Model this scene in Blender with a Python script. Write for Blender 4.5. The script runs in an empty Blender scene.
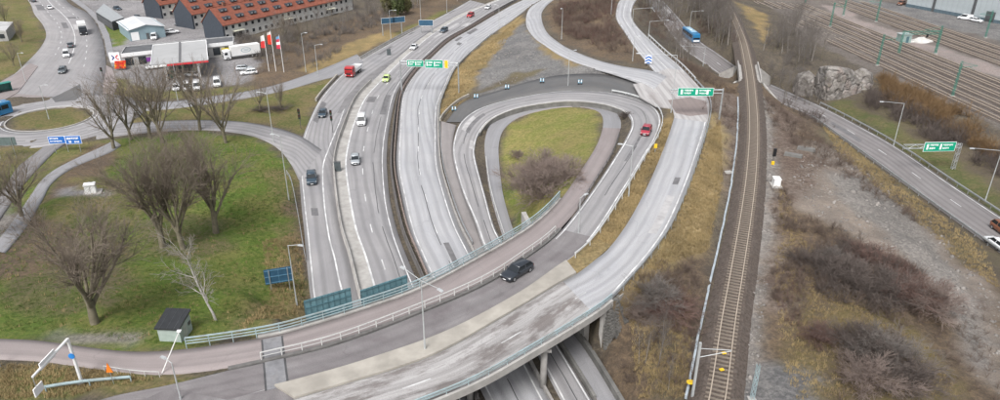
import bpy, math, random
import numpy as np
from mathutils import Vector, Matrix

# ------------------------------------------------------------------ camera, sky, sun, exposure
SC = bpy.context.scene
COL = SC.collection
FPX, TH, CH = 700.0, math.radians(25.8), 54.0        # lens in picture widths of 1000, pitch, height of the drone
cam_d = bpy.data.cameras.new('camera'); cam = bpy.data.objects.new('camera', cam_d); COL.objects.link(cam)
cam_d.sensor_width = 36.0; cam_d.lens = 36.0 * FPX / 1000.0
cam_d.clip_start = 0.5; cam_d.clip_end = 9000
cam.location = (0, 0, CH); cam.rotation_euler = (math.pi / 2 - TH, 0, 0)
SC.camera = cam
SUN_EL, SUN_AZ = 52.0, 200.0
w = bpy.data.worlds.new('World'); SC.world = w; w.use_nodes = True
nt = w.node_tree; bg = nt.nodes['Background']
sky = nt.nodes.new('ShaderNodeTexSky'); sky.sky_type = 'NISHITA'; sky.sun_disc = False
sky.sun_elevation = math.radians(SUN_EL); sky.sun_rotation = math.radians(SUN_AZ)
sky.air_density = 1.0; sky.dust_density = 4.0; sky.ozone_density = 0.6
hs = nt.nodes.new('ShaderNodeHueSaturation'); hs.inputs['Saturation'].default_value = 0.27   # overcast: the blue is washed out everywhere
nt.links.new(sky.outputs[0], hs.inputs['Color']); nt.links.new(hs.outputs[0], bg.inputs[0])
bg.inputs[1].default_value = 0.10
sd = bpy.data.lights.new('sun', 'SUN'); sun = bpy.data.objects.new('sun', sd); COL.objects.link(sun)
sd.energy = 1.5; sd.angle = math.radians(24); sd.color = (1.0, 0.985, 0.97)
sun.rotation_euler = (math.radians(90 - SUN_EL), 0, math.radians(180 - SUN_AZ))
vs = SC.view_settings; vs.view_transform = 'Standard'; vs.look = 'None'; vs.gamma = 1.0; vs.exposure = 0.95
vs.use_curve_mapping = False

# ------------------------------------------------------------------ helpers
R = random.Random(7)
NR = np.random.RandomState(11)
def ray(px, py):
    u = (px - 500) / FPX; v = (200 - py) / FPX
    return np.array([u, math.cos(TH) + v * math.sin(TH), -math.sin(TH) + v * math.cos(TH)])
def G(px, py, z=0.0):
    d = ray(px, py); t = (z - CH) / d[2]
    return np.array([d[0] * t, d[1] * t, z])
def PX(p):
    x, y, z = p[0], p[1], p[2] - CH
    f = y * math.cos(TH) - z * math.sin(TH); u = y * math.sin(TH) + z * math.cos(TH)
    return np.array([500 + FPX * x / f, 200 - FPX * u / f])

def setp(o, label=None, cat=None, group=None, kind=None):
    if label: o['label'] = label
    if cat: o['category'] = cat
    if group: o['group'] = group
    if kind: o['kind'] = kind
    return o
def empty(name, loc=(0, 0, 0), rz=0.0, label=None, cat=None, group=None):
    o = bpy.data.objects.new(name, None); COL.objects.link(o)
    o.location = tuple(float(a) for a in loc); o.rotation_euler = (0, 0, rz); o.empty_display_size = 0.3
    return setp(o, label, cat, group)
def link(name, me, parent=None, loc=None, rz=None):
    o = bpy.data.objects.new(name, me); COL.objects.link(o)
    if parent is not None: o.parent = parent
    if loc is not None: o.location = tuple(float(a) for a in loc)
    if rz is not None: o.rotation_euler = (0, 0, rz)
    return o
def copy_tree(o, parent=None):
    c = o.copy(); COL.objects.link(c); c.parent = parent
    for ch in list(o.children): copy_tree(ch, c)
    return c

class MB:
    """collects faces; build() links them as one mesh object"""
    def __init__(s): s.v = []; s.f = []; s.m = []
    def add(s, vs, fs, mi=0):
        b = len(s.v); s.v += [tuple(float(a) for a in p) for p in vs]
        s.f += [tuple(b + i for i in f) for f in fs]; s.m += [mi] * len(fs)
        return s
    def box(s, c, d, rz=0.0, mi=0, taper=1.0, ry=0.0):
        x, y, z = d[0] / 2, d[1] / 2, d[2] / 2
        M = Matrix.Rotation(rz, 3, 'Z') @ Matrix.Rotation(ry, 3, 'Y')
        vs = []
        for sz in (-1, 1):
            k = taper if sz > 0 else 1.0
            for sx, sy in ((-1, -1), (1, -1), (1, 1), (-1, 1)):
                p = M @ Vector((sx * x * k, sy * y * k, sz * z)); vs.append((p.x + c[0], p.y + c[1], p.z + c[2]))
        return s.add(vs, [(3, 2, 1, 0), (4, 5, 6, 7), (0, 1, 5, 4), (1, 2, 6, 5), (2, 3, 7, 6), (3, 0, 4, 7)], mi)
    def tube(s, p0, p1, r0, r1=None, n=6, mi=0, cap=True):
        r1 = r0 if r1 is None else r1
        a = Vector([float(q) for q in p0]); b = Vector([float(q) for q in p1]); d = (b - a)
        if d.length < 1e-6: return s
        d.normalize(); up = Vector((0, 0, 1)) if abs(d.z) < 0.9 else Vector((1, 0, 0))
        e = d.cross(up).normalized(); g = d.cross(e)
        vs = []
        for c, r in ((a, r0), (b, r1)):
            for i in range(n):
                q = c + r * (math.cos(2 * math.pi * i / n) * e + math.sin(2 * math.pi * i / n) * g); vs.append(q[:])
        fs = [(i, (i + 1) % n, n + (i + 1) % n, n + i) for i in range(n)]
        if cap: fs += [tuple(range(n - 1, -1, -1)), tuple(range(n, 2 * n))]
        return s.add(vs, fs, mi)
    def quad(s, a, b, c, d, mi=0): return s.add([a, b, c, d], [(0, 1, 2, 3)], mi)
    def prism(s, poly, z0, z1, mi=0):
        n = len(poly); vs = [(p[0], p[1], z0) for p in poly] + [(p[0], p[1], z1) for p in poly]
        return s.add(vs, [tuple(range(n - 1, -1, -1)), tuple(range(n, 2 * n))] + [(i, (i + 1) % n, n + (i + 1) % n, n + i) for i in range(n)], mi)
    def extr(s, poly, y0, y1, mi=0):      # profile in x,z pulled along y
        n = len(poly); vs = [(p[0], y0, p[1]) for p in poly] + [(p[0], y1, p[1]) for p in poly]
        return s.add(vs, [tuple(range(n)), tuple(range(2 * n - 1, n - 1, -1))] + [(i, n + i, n + (i + 1) % n, (i + 1) % n) for i in range(n)], mi)
    def mesh(s, name, mats, smooth=False):
        me = bpy.data.meshes.new(name); me.from_pydata(s.v, [], s.f)
        for m in (mats if isinstance(mats, (list, tuple)) else [mats]): me.materials.append(m)
        if any(s.m): me.polygons.foreach_set('material_index', s.m)
        if smooth: me.polygons.foreach_set('use_smooth', [True] * len(s.f))
        me.update(); return me
    def build(s, name, mats, parent=None, loc=None, rz=None, smooth=False):
        return link(name, s.mesh(name, mats, smooth), parent, loc, rz)

def np_mesh(name, verts, faces, mat, smooth=False):
    """verts (n,3), faces (m,k) arrays"""
    me = bpy.data.meshes.new(name); n, k = faces.shape
    me.vertices.add(len(verts)); me.vertices.foreach_set('co', np.asarray(verts, dtype=np.float32).ravel())
    me.loops.add(n * k); me.loops.foreach_set('vertex_index', np.asarray(faces, dtype=np.int32).ravel())
    me.polygons.add(n); me.polygons.foreach_set('loop_start', np.arange(0, n * k, k, dtype=np.int32))
    if smooth: me.polygons.foreach_set('use_smooth', np.ones(n, dtype=bool))
    me.materials.append(mat); me.update(calc_edges=True); return me

def catmull(P, n):
    """points (k,d) -> n points, even in arc length"""
    P = np.asarray(P, float); k = len(P)
    Q = np.vstack([2 * P[0] - P[1], P, 2 * P[-1] - P[-2]])
    out = []
    m = 24
    for i in range(k - 1):
        p0, p1, p2, p3 = Q[i], Q[i + 1], Q[i + 2], Q[i + 3]
        t = np.linspace(0, 1, m, endpoint=False)[:, None]
        out.append(0.5 * ((2 * p1) + (-p0 + p2) * t + (2 * p0 - 5 * p1 + 4 * p2 - p3) * t ** 2 + (-p0 + 3 * p1 - 3 * p2 + p3) * t ** 3))
    D = np.vstack(out + [P[-1:]])
    c = D[:, :3] if D.shape[1] <= 3 else (D[:, :3] + D[:, 3:6]) / 2
    s = np.concatenate([[0], np.cumsum(np.linalg.norm(np.diff(c, axis=0), axis=1))])
    if isinstance(n, float): n = max(2, int(s[-1] / n) + 1)
    ss = np.linspace(0, s[-1], n)
    return np.stack([np.interp(ss, s, D[:, j]) for j in range(D.shape[1])], 1)

def vnoise(x, y, seed=0):
    """smooth value noise, numpy"""
    xi = np.floor(x).astype(np.int64); yi = np.floor(y).astype(np.int64); fx = x - xi; fy = y - yi
    fx = fx * fx * (3 - 2 * fx); fy = fy * fy * (3 - 2 * fy)
    def h(a, b):
        q = (a * 374761393 + b * 668265263 + seed * 1274126177) & 0x7fffffff
        q = (q ^ (q >> 13)) * 1274126177 & 0x7fffffff
        return ((q ^ (q >> 16)) & 0xffff) / 65535.0
    return (h(xi, yi) * (1 - fx) + h(xi + 1, yi) * fx) * (1 - fy) + (h(xi, yi + 1) * (1 - fx) + h(xi + 1, yi + 1) * fx) * fy
def fbm(x, y, seed=0, o=4):
    s = 0; a = 0.5
    for i in range(o): s = s + a * vnoise(x * 2 ** i, y * 2 ** i, seed + i); a *= 0.5
    return s

# ------------------------------------------------------------------ materials
def nodes(name):
    m = bpy.data.materials.new(name); m.use_nodes = True
    t = m.node_tree; return m, t, t.nodes['Principled BSDF']
def N(t, typ, **kw):
    n = t.nodes.new(typ)
    for k, v in kw.items(): setattr(n, k, v)
    return n
def noise(t, vec, scale, detail=4, rough=0.55):
    n = N(t, 'ShaderNodeTexNoise'); n.inputs['Scale'].default_value = scale; n.inputs['Detail'].default_value = detail
    n.inputs['Roughness'].default_value = rough
    if vec is not None: t.links.new(vec, n.inputs['Vector'])
    return n.outputs['Fac']
def ramp(t, fac, a, b, c0=0.0, c1=1.0):
    r = N(t, 'ShaderNodeMapRange'); r.inputs[1].default_value = a; r.inputs[2].default_value = b
    r.inputs[3].default_value = c0; r.inputs[4].default_value = c1; t.links.new(fac, r.inputs[0]); return r.outputs[0]
def mixc(t, fac, a, b, mode='MIX'):
    n = N(t, 'ShaderNodeMix', data_type='RGBA', blend_type=mode)
    for s, v in ((n.inputs[0], fac), (n.inputs[6], a), (n.inputs[7], b)):
        if isinstance(v, (int, float)): s.default_value = v
        elif isinstance(v, tuple): s.default_value = v if len(v) == 4 else (*v, 1)
        else: t.links.new(v, s)
    return n.outputs[2]
def math_(t, op, a, b=None):
    n = N(t, 'ShaderNodeMath', operation=op)
    for s, v in ((n.inputs[0], a), (n.inputs[1], b)):
        if v is None: continue
        if isinstance(v, (int, float)): s.default_value = v
        else: t.links.new(v, s)
    return n.outputs[0]
def bump(t, bsdf, h, strength=0.4, dist=0.05):
    b = N(t, 'ShaderNodeBump'); b.inputs['Strength'].default_value = strength; b.inputs['Distance'].default_value = dist
    t.links.new(h, b.inputs['Height']); t.links.new(b.outputs[0], bsdf.inputs['Normal'])
MATS = {}
def mat(name, col, rough=0.6, metal=0.0, var=0.25, scale=1.5, dirt=None, coat=0.0, bumpy=0.0, emit=0.0):
    """plain surface with uneven tone and a little grime"""
    if name in MATS: return MATS[name]
    m, t, b = nodes(name)
    co = N(t, 'ShaderNodeTexCoord').outputs['Object']
    n1 = noise(t, co, scale, 5); f = ramp(t, n1, 0.3, 0.7, 1 - var, 1 + var * 0.6)
    c = mixc(t, 1.0, (*col, 1), f, 'MULTIPLY')
    if dirt:
        n2 = noise(t, co, scale * 0.37, 6, 0.65); c = mixc(t, ramp(t, n2, 0.48, 0.72, 0, 0.75), c, (*dirt, 1))
    t.links.new(c, b.inputs['Base Color']); b.inputs['Roughness'].default_value = rough; b.inputs['Metallic'].default_value = metal
    if coat: b.inputs['Coat Weight'].default_value = coat; b.inputs['Coat Roughness'].default_value = 0.08
    if bumpy: bump(t, b, noise(t, co, scale * 6, 5), bumpy, 0.03)
    if emit: b.inputs['Emission Color'].default_value = (*col, 1); b.inputs['Emission Strength'].default_value = emit
    MATS[name] = m; return m
def asphalt(name, col, col2, lane=3.6, off=0.9, track=0.22, patch=0.3, pscale=0.12, wet=None, seam=True, fine=0.25, sharp=None):
    """road surface on (across, along) metres: wheel tracks, streaks, worn patches, grain, cracks"""
    if name in MATS: return MATS[name]
    m, t, b = nodes(name)
    uv = N(t, 'ShaderNodeUVMap').outputs[0]
    sx = N(t, 'ShaderNodeSeparateXYZ'); t.links.new(uv, sx.inputs[0]); U, Vv = sx.outputs[0], sx.outputs[1]
    mp = N(t, 'ShaderNodeMapping'); mp.inputs['Scale'].default_value = (1.1, 0.035, 1); t.links.new(uv, mp.inputs[0])
    mp3 = N(t, 'ShaderNodeMapping'); mp3.inputs['Scale'].default_value = (1.5, 0.42, 1); t.links.new(uv, mp3.inputs[0])
    streak = noise(t, mp.outputs[0], 1.0, 5, 0.6)
    wob = math_(t, 'MULTIPLY', noise(t, uv, 0.05, 2), 1.2)
    ph = math_(t, 'MULTIPLY', math_(t, 'ADD', math_(t, 'ADD', U, -off), wob), 2 * math.pi * 2 / lane)
    sn = ramp(t, math_(t, 'COSINE', ph), -0.2, 1.0, 0, 1)
    base = mixc(t, ramp(t, noise(t, mp3.outputs[0] if sharp else uv, pscale, 9 if sharp else 6, 0.7 if sharp else 0.62), *((sharp - 0.03, sharp + 0.07) if sharp else (0.38, 0.66)), 0, patch), (*col, 1), (*col2, 1))
    base = mixc(t, math_(t, 'MULTIPLY', sn, track), base, tuple(q * 0.55 for q in col) + (1,))
    base = mixc(t, ramp(t, streak, 0.40, 0.66, 0, 0.6), base, tuple(q * 0.62 for q in col2) + (1,))
    # thin dark cracks and sealed joints
    mp2 = N(t, 'ShaderNodeMapping'); mp2.inputs['Scale'].default_value = (0.35, 0.12, 1); t.links.new(uv, mp2.inputs[0])
    vo = N(t, 'ShaderNodeTexVoronoi', feature='DISTANCE_TO_EDGE'); vo.inputs['Scale'].default_value = 0.55
    wv = N(t, 'ShaderNodeVectorMath', operation='ADD'); nc = N(t, 'ShaderNodeTexNoise'); nc.inputs['Scale'].default_value = 0.9
    t.links.new(mp2.outputs[0], nc.inputs['Vector']); t.links.new(mp2.outputs[0], wv.inputs[0]); t.links.new(nc.outputs['Color'], wv.inputs[1])
    t.links.new(wv.outputs[0], vo.inputs['Vector'])
    if seam: base = mixc(t, ramp(t, vo.outputs[0], 0.0, 0.006, 0.22, 0.0), base, tuple(q * 0.3 for q in col) + (1,))
    g = noise(t, uv, 9.0, 6, 0.7)
    base = mixc(t, 1.0, base, ramp(t, g, 0.3, 0.7, 1 - fine, 1 + fine), 'MULTIPLY')
    t.links.new(base, b.inputs['Base Color'])
    b.inputs['Roughness'].default_value = 0.75
    if wet:
        t.links.new(ramp(t, noise(t, uv, 0.08, 4), 0.45, 0.65, 0.85, wet), b.inputs['Roughness'])
    bump(t, b, g, 0.25, 0.02)
    MATS[name] = m; return m

M_ASPH = asphalt('asphalt_light', (0.265, 0.258, 0.265), (0.345, 0.333, 0.333), patch=0.7, track=0.5, wet=0.5)
M_ASPH2 = asphalt('asphalt_grey', (0.20, 0.195, 0.20), (0.275, 0.26, 0.26), patch=0.6, track=0.3, wet=0.5)
M_CONC_RD = asphalt('asphalt_pale', (0.37, 0.372, 0.39), (0.44, 0.435, 0.44), patch=0.6, track=0.42, wet=0.5)
M_AVE = asphalt('asphalt_avenue', (0.25, 0.245, 0.25), (0.33, 0.31, 0.31), lane=60, track=0.0, patch=0.7, pscale=0.08, wet=0.5)
M_DECK1 = asphalt('deck_asphalt_worn', (0.14, 0.124, 0.128), (0.255, 0.242, 0.242), lane=3.8, off=1.2, patch=0.8, pscale=0.16, track=0.25)
M_DECK2 = asphalt('deck_asphalt_patchy', (0.39, 0.378, 0.372), (0.165, 0.145, 0.138), lane=4.2, off=1.2, patch=0.95, pscale=0.24, track=0.15, sharp=0.505)
M_DARK = asphalt('asphalt_dark_old', (0.098, 0.1, 0.104), (0.15, 0.142, 0.135), patch=0.6, pscale=0.15, track=0.0)
M_PINK = asphalt('asphalt_reddish', (0.245, 0.21, 0.205), (0.295, 0.26, 0.255), lane=50, track=0.0, patch=0.6, pscale=0.2, seam=True, fine=0.18)
M_PATHG = asphalt('asphalt_path_grey', (0.24, 0.238, 0.25), (0.30, 0.295, 0.30), lane=50, track=0.0, patch=0.5, pscale=0.2)
M_RWORN = asphalt('asphalt_brown', (0.185, 0.17, 0.168), (0.26, 0.245, 0.245), patch=0.6, track=0.5, lane=3.5)
M_JUNC = asphalt('junction_worn', (0.42, 0.405, 0.40), (0.26, 0.235, 0.225), lane=60, track=0.0, patch=0.6, pscale=0.11, sharp=0.57)
M_WHITE = mat('road_paint_white', (0.60, 0.60, 0.60), 0.6, var=0.45, scale=0.5, dirt=(0.40, 0.395, 0.39))
M_CONC = mat('concrete', (0.38, 0.365, 0.345), 0.8, var=0.2, scale=0.8, dirt=(0.2, 0.185, 0.17), bumpy=0.2)
M_CONCB = mat('concrete_beige', (0.36, 0.335, 0.295), 0.8, var=0.22, scale=0.5, dirt=(0.25, 0.23, 0.20), bumpy=0.2)
M_CONCD = mat('concrete_stained', (0.17, 0.165, 0.155), 0.85, var=0.35, scale=0.6, dirt=(0.08, 0.08, 0.075), bumpy=0.3)
M_STEEL = mat('galvanised_steel', (0.43, 0.45, 0.46), 0.45, 0.55, var=0.2, scale=2.0)
M_STEELD = mat('dark_steel', (0.12, 0.125, 0.13), 0.5, 0.4, var=0.2)
M_TEAL = mat('blue_grey_rail_paint', (0.33, 0.42, 0.44), 0.5, 0.1, var=0.15, dirt=(0.25, 0.26, 0.24))
M_SIGNBACK = mat('teal_sign_back', (0.125, 0.235, 0.265), 0.55, 0.2, var=0.3, scale=1.2)
M_SIGNRIB = mat('teal_sign_rib', (0.075, 0.15, 0.175), 0.55, 0.2, var=0.2)
M_BACKBLUE = mat('blue_sign_back', (0.035, 0.10, 0.17), 0.5, 0.2, var=0.2)
M_GREEN = mat('sign_green', (0.0, 0.30, 0.18), 0.4, var=0.1)
M_BLUE = mat('sign_blue', (0.02, 0.14, 0.48), 0.4, var=0.1)
M_SWHITE = mat('sign_white', (0.8, 0.8, 0.8), 0.45, var=0.05)
M_YELLOW = mat('sign_yellow', (0.75, 0.48, 0.02), 0.45, var=0.08)
M_ORANGE = mat('orange_plastic', (0.75, 0.2, 0.02), 0.5, var=0.08)
M_RAIL = mat('rail_steel_rusty', (0.30, 0.25, 0.215), 0.4, 0.5, var=0.2)
M_RAILTOP = mat('rail_head_polished', (0.50, 0.45, 0.39), 0.4, 0.5, var=0.15)
M_SLEEPER = mat('sleeper_concrete', (0.185, 0.155, 0.125), 0.85, var=0.35, scale=3.0, dirt=(0.13, 0.10, 0.08))
M_SLEEPY = mat('sleeper_dark', (0.115, 0.09, 0.075), 0.9, var=0.3, scale=2.0)
M_POLE = mat('lamp_pole_grey', (0.48, 0.50, 0.50), 0.5, 0.35, var=0.12)
M_GREENMAST = mat('green_mast_paint', (0.06, 0.22, 0.17), 0.55, 0.1, var=0.25)
M_BLACK = mat('black_plastic', (0.015, 0.015, 0.017), 0.4, var=0.1)
M_RUBBER = mat('tyre_rubber', (0.02, 0.02, 0.02), 0.8, var=0.2)
M_RIM = mat('wheel_rim', (0.45, 0.46, 0.47), 0.35, 0.7, var=0.1)
M_GLASS = mat('vehicle_glass', (0.018, 0.022, 0.026), 0.08, 0.0, var=0.1)
M_LAMP = mat('headlamp', (0.75, 0.76, 0.75), 0.15, var=0.05)
M_TAIL = mat('tail_lamp', (0.35, 0.01, 0.01), 0.25, var=0.05)
M_WPAINT = mat('white_paint', (0.74, 0.74, 0.73), 0.5, var=0.08, scale=0.4, dirt=(0.5, 0.49, 0.46))

# ------------------------------------------------------------------ roads laid out as ribbons (two edges and a height)
class Rib:
    def __init__(s, rows, step=1.5):
        P = []
        for r in rows:
            a, b, z = r[0], r[1], r[2]; zb = r[3] if len(r) > 3 else z
            P.append(np.concatenate([G(*a, z), G(*b, zb)]))
        D = catmull(P, float(step)); s.L = D[:, :3]; s.R = D[:, 3:]; s.n = len(D)
        c = (s.L + s.R) / 2
        s.S = np.concatenate([[0], np.cumsum(np.linalg.norm(np.diff(c, axis=0), axis=1))])
        s.W = np.linalg.norm(s.R - s.L, axis=1)
    def at(s, u): return s.L * (1 - u) + s.R * u
    def off(s, d):          # d metres in from the left edge (negative: from outside); 'R' edge with off_r
        k = (d / np.maximum(s.W, 0.1))[:, None]; return s.L * (1 - k) + s.R * k
    def off_r(s, d):
        k = (d / np.maximum(s.W, 0.1))[:, None]; return s.R * (1 - k) + s.L * k
    def idx(s, px, path=None):
        path = (s.L + s.R) / 2 if path is None else path
        return int(np.argmin([np.linalg.norm(PX(p) - np.array(px)) for p in path]))
    def cut(s, path, a=None, b=None):
        i = 0 if a is None else s.idx(a, path); j = s.n - 1 if b is None else s.idx(b, path)
        if i > j: i, j = j, i
        return path[i:j + 1]
def strip_mesh(name, L, Rr, mat_, S=None, dz=0.0, skirt=0.0, cross=4):
    n = len(L); vs = []; uv = []
    if S is None: S = np.concatenate([[0], np.cumsum(np.linalg.norm(np.diff((L + Rr) / 2, axis=0), axis=1))])
    W = np.linalg.norm(Rr - L, axis=1)
    us = list(np.linspace(0, 1, cross + 1)); rows = []
    for u in us:
        p = L * (1 - u) + Rr * u; p = p + np.array([0, 0, dz]); rows.append((p, u * W))
    if skirt:
        rows.insert(0, (rows[0][0] - np.array([0, 0, skirt]), rows[0][1] - 0.3)); rows.append((rows[-1][0] - np.array([0, 0, skirt]), rows[-1][1] + 0.3))
    k = len(rows)
    V = np.stack([r[0] for r in rows], 1).reshape(-1, 3); UV = np.stack([np.stack([r[1], S], 1) for r in rows], 1).reshape(-1, 2)
    i = np.arange(n - 1)[:, None] * k + np.arange(k - 1)[None, :]
    F = np.stack([i, i + 1, i + k + 1, i + k], -1).reshape(-1, 4)
    v0, v1, v3 = V[F[0][0]], V[F[0][1]], V[F[0][3]]
    mid = len(F) and F[(k - 1) // 2]
    a, b_, c = V[mid[0]], V[mid[1]], V[mid[3]]
    if np.cross(b_ - a, c - a)[2] < 0: F = F[:, ::-1]
    me = np_mesh(name, V, F, mat_, True)
    l = me.uv_layers.new(name='UVMap'); l.data.foreach_set('uv', UV[F.ravel()].astype(np.float32).ravel())
    return me
def road(name, rib, m, dz=0.0, skirt=0.5, cross=4, i=None, j=None):
    i = 0 if i is None else i; j = rib.n if j is None else j
    o = link(name, strip_mesh(name, rib.L[i:j], rib.R[i:j], m, rib.S[i:j], dz, skirt, cross))
    return setp(o, kind='structure')
def line(parent, path, w=0.18, dash=None, m=None, dz=0.006, name='edge_line'):
    """painted line along a path: one part of its road"""
    path = catmull(path, 1.0); d = np.gradient(path, axis=0); d[:, 2] = 0; d /= np.linalg.norm(d, axis=1)[:, None] + 1e-9
    nrm = np.stack([-d[:, 1], d[:, 0], 0 * d[:, 0]], 1) * w / 2
    L = path + nrm + np.array([0, 0, dz]); Rr = path - nrm + np.array([0, 0, dz])
    V = np.stack([L, Rr], 1).reshape(-1, 3); F = []
    for i in range(len(path) - 1):
        if dash and (i % (dash[0] + dash[1])) >= dash[0]: continue
        F.append((2 * i, 2 * i + 1, 2 * i + 3, 2 * i + 2))
    if not F: return None
    return link(name, np_mesh(name, V, np.array(F)[:, ::-1], m or M_WHITE), parent)
def sweep_arr(path, prof, flip=False):
    """profile [(offset, z)] closed, swept along path"""
    path = np.asarray(path, float); d = np.gradient(path, axis=0); d[:, 2] = 0; d /= np.linalg.norm(d, axis=1)[:, None] + 1e-9
    nrm = np.stack([d[:, 1], -d[:, 0], 0 * d[:, 0]], 1)      # to the right of travel
    k = len(prof); n = len(path)
    V = np.stack([path + nrm * (-o if flip else o) + np.array([0, 0, z]) for o, z in prof], 1).reshape(-1, 3)
    i = np.arange(n - 1)[:, None] * k + np.arange(k)[None, :]; j = np.arange(n - 1)[:, None] * k + ((np.arange(k) + 1) % k)[None, :]
    F = np.stack([i, j, j + k, i + k], -1).reshape(-1, 4)
    return V, F
def sweep(name, path, prof, m, parent=None, flip=False, smooth=False):
    V, F = sweep_arr(path, prof, flip); k = len(prof)
    me = np_mesh(name, V, F, m, smooth)
    # end caps as a second small face set
    mb = bpy.data.meshes.new(name); vs = [tuple(v) for v in V]; fs = [tuple(f) for f in F] + [tuple(range(k)), tuple(range(len(V) - k, len(V)))]
    mb.from_pydata(vs, [], fs); mb.materials.append(m); bpy.data.meshes.remove(me); mb.update()
    return link(name, mb, parent)
def rect(o0, o1, z0, z1): return [(o0, z0), (o1, z0), (o1, z1), (o0, z1)]
JERSEY = [(-0.28, 0), (0.28, 0), (0.24, 0.12), (0.11, 0.3), (0.08, 0.85), (-0.08, 0.85), (-0.11, 0.3), (-0.24, 0.12)]

LOOP = Rib([((60, 415), (150, 432), 6.2), ((110, 397), (190, 416), 6.4), ((165, 386), (227, 402), 6.7), ((227, 371), (272, 388), 6.9),
    ((268, 362), (304, 379), 7), ((340, 344), (366, 361), 7), ((425, 312), (445, 333), 7), ((488, 284), (512, 298), 7),
    ((525, 260), (552, 271), 7), ((560, 232), (591, 240), 7), ((594, 188), (625, 189), 7), ((614, 158), (645, 156), 7),
    ((626, 138), (656, 138), 6.9), ((631.5, 124), (661, 120), 6.7), ((627, 113), (654, 107), 6.4), ((614, 107), (634, 98), 6.0), ((600, 103.5), (610, 92.5), 5.5),
    ((580, 101.5), (585, 90.5), 4.8), ((560, 101.5), (560, 91), 4.2), ((530, 105.5), (528, 95.5), 3.3), ((508, 111), (500, 101.5), 2.7), ((490, 120), (477, 109.5), 2),
    ((479, 133), (461, 122), 1.4), ((475, 147), (454, 139), 1), ((476, 160), (453, 156), 0.7), ((485, 194), (461, 187), 0.2),
    ((494, 225), (475, 222), 0), ((504, 245), (484, 248), 0), ((530, 300), (512, 306), 0), ((563, 352), (540, 360), 0), ((592, 400), (562, 402), 0), ((615, 440), (582, 440), 0)])
BIKE = Rib([((-90, 338), (-90, 355), 4.7), ((-40, 338), (-40, 357), 5), ((0, 339), (0, 359), 5.2), ((40, 341), (42, 361), 5.4), ((100, 349), (103, 369), 5.8), ((145, 352), (153, 374), 6.2),
    ((200, 347.5), (210, 370), 6.7), ((273, 336), (287, 356), 7), ((318, 324), (332, 343.5), 7), ((360, 311), (374, 328.5), 7), ((407, 295), (421, 310), 7),
    ((440, 280), (456, 294.5), 7), ((475, 261), (491, 276), 7), ((510, 241), (524, 256), 7), ((538, 222), (552, 236), 7), ((561, 199), (577, 209), 7), ((578, 175), (595, 181), 6.8),
    ((594, 150), (611, 155), 6.4), ((600, 137), (617.5, 137), 6.1), ((603, 125), (621, 126), 5.7), ((602, 115), (619, 116.5), 5.2), ((595, 109.5), (611, 109.8), 4.6), ((580, 106.5), (590, 105), 3.7),
    ((560, 107), (560, 103), 3.1), ((535, 111.5), (531, 107), 2.3), ((517, 118), (507, 113.5), 1.6), ((504, 129), (491, 124), 1), ((499, 143), (485, 140), 0.5),
    ((499, 160), (485.5, 160), 0.15), ((503, 194), (490, 192), 0.05), ((514, 232), (502, 234), 0.05), ((527, 262), (514, 266), 0.05), ((561, 318), (546, 322), 0.05),
    ((585, 350), (570, 353), 0.05), ((617, 402), (600, 405), 0.05), ((638, 440), (621, 442), 0.05)])
CONN = Rib([((230, 425), (330, 455), 6.9), ((290, 401), (350, 434), 7), ((340, 386), (395, 415), 7), ((430, 357), (473, 383), 7), ((500, 319), (538, 346.5), 7), ((560, 283), (590, 315), 7), ((578, 273), (612, 298), 7),
    ((595, 260), (635, 273), 7), ((610, 247), (654, 250), 7), ((630, 219), (671, 224), 7), ((650, 181), (688, 184), 7), ((663, 150), (699, 152), 7), ((672, 125), (707, 125), 7),
    ((675, 110), (709.5, 108), 7), ((672, 99), (706, 95), 7), ((664, 86), (694, 81), 7), ((655, 72), (680, 66), 7), ((645, 60), (666, 54), 7), ((634, 46), (652, 41), 7),
    ((624, 31), (640, 29.5), 7), ((617, 20), (633, 20), 7), ((616, 12), (631.5, 12), 7), ((620, 0), (636, 0), 6.8), ((634, -14), (649, -14), 6.5)])
RAMP = Rib([((668, 77), (655, 90), 7), ((653, 71), (640, 82), 7), ((620, 65.5), (611, 72), 6.5), ((595, 59), (582, 64), 6), ((570, 49), (560, 55), 5.2),
    ((557, 41), (545, 45), 4.3), ((547, 32), (533, 36), 3.5), ((542, 20), (526, 23), 2.8), ((543, 10), (529, 9), 2.2), ((553, 0), (541, 0), 1.5), ((572, -12), (562, -12), 1)])
SLIP = Rib([((470, 0), (486, 4), 0), ((445, 14), (462, 13), 0), ((420, 27), (440, 25), 0), ((390, 43), (418, 40), 0), ((357, 62), (388, 66), 0), ((341, 75), (370, 83), 0), ((325, 92), (355, 100), 0), ((315, 108), (344, 125), 0),
    ((303, 137), (336, 150), 0), ((299, 165), (334, 168), 0), ((301, 200), (337, 200), 0), ((304, 230), (342, 230), 0), ((307, 265), (350, 256), 0), ((311, 300), (362, 303), 0), ((322, 345), (380, 345), 0), ((345, 405), (408, 400), 0), ((365, 450), (430, 440), 0)])
SB = Rib([((530, -14), (548, -12), 0), ((486, 4), (516, -1), 0), ((462, 13), (491, 12.5), 0), ((440, 25), (469, 26), 0), ((418, 40), (446, 39), 0), ((404, 52), (426, 57), 0), ((388, 66), (412, 70), 0), ((370, 83), (401, 85), 0), ((355, 100), (395, 100), 0), ((344, 125), (389, 130), 0),
    ((336, 150), (387, 150), 0), ((334, 168), (387, 168), 0), ((337, 200), (390, 200), 0), ((342, 230), (397, 230), 0), ((350, 256), (406, 255), 0), ((362, 303), (424, 297), 0), ((380, 345), (443, 340), 0), ((408, 400), (468, 400), 0), ((430, 440), (488, 440), 0)])
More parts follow.
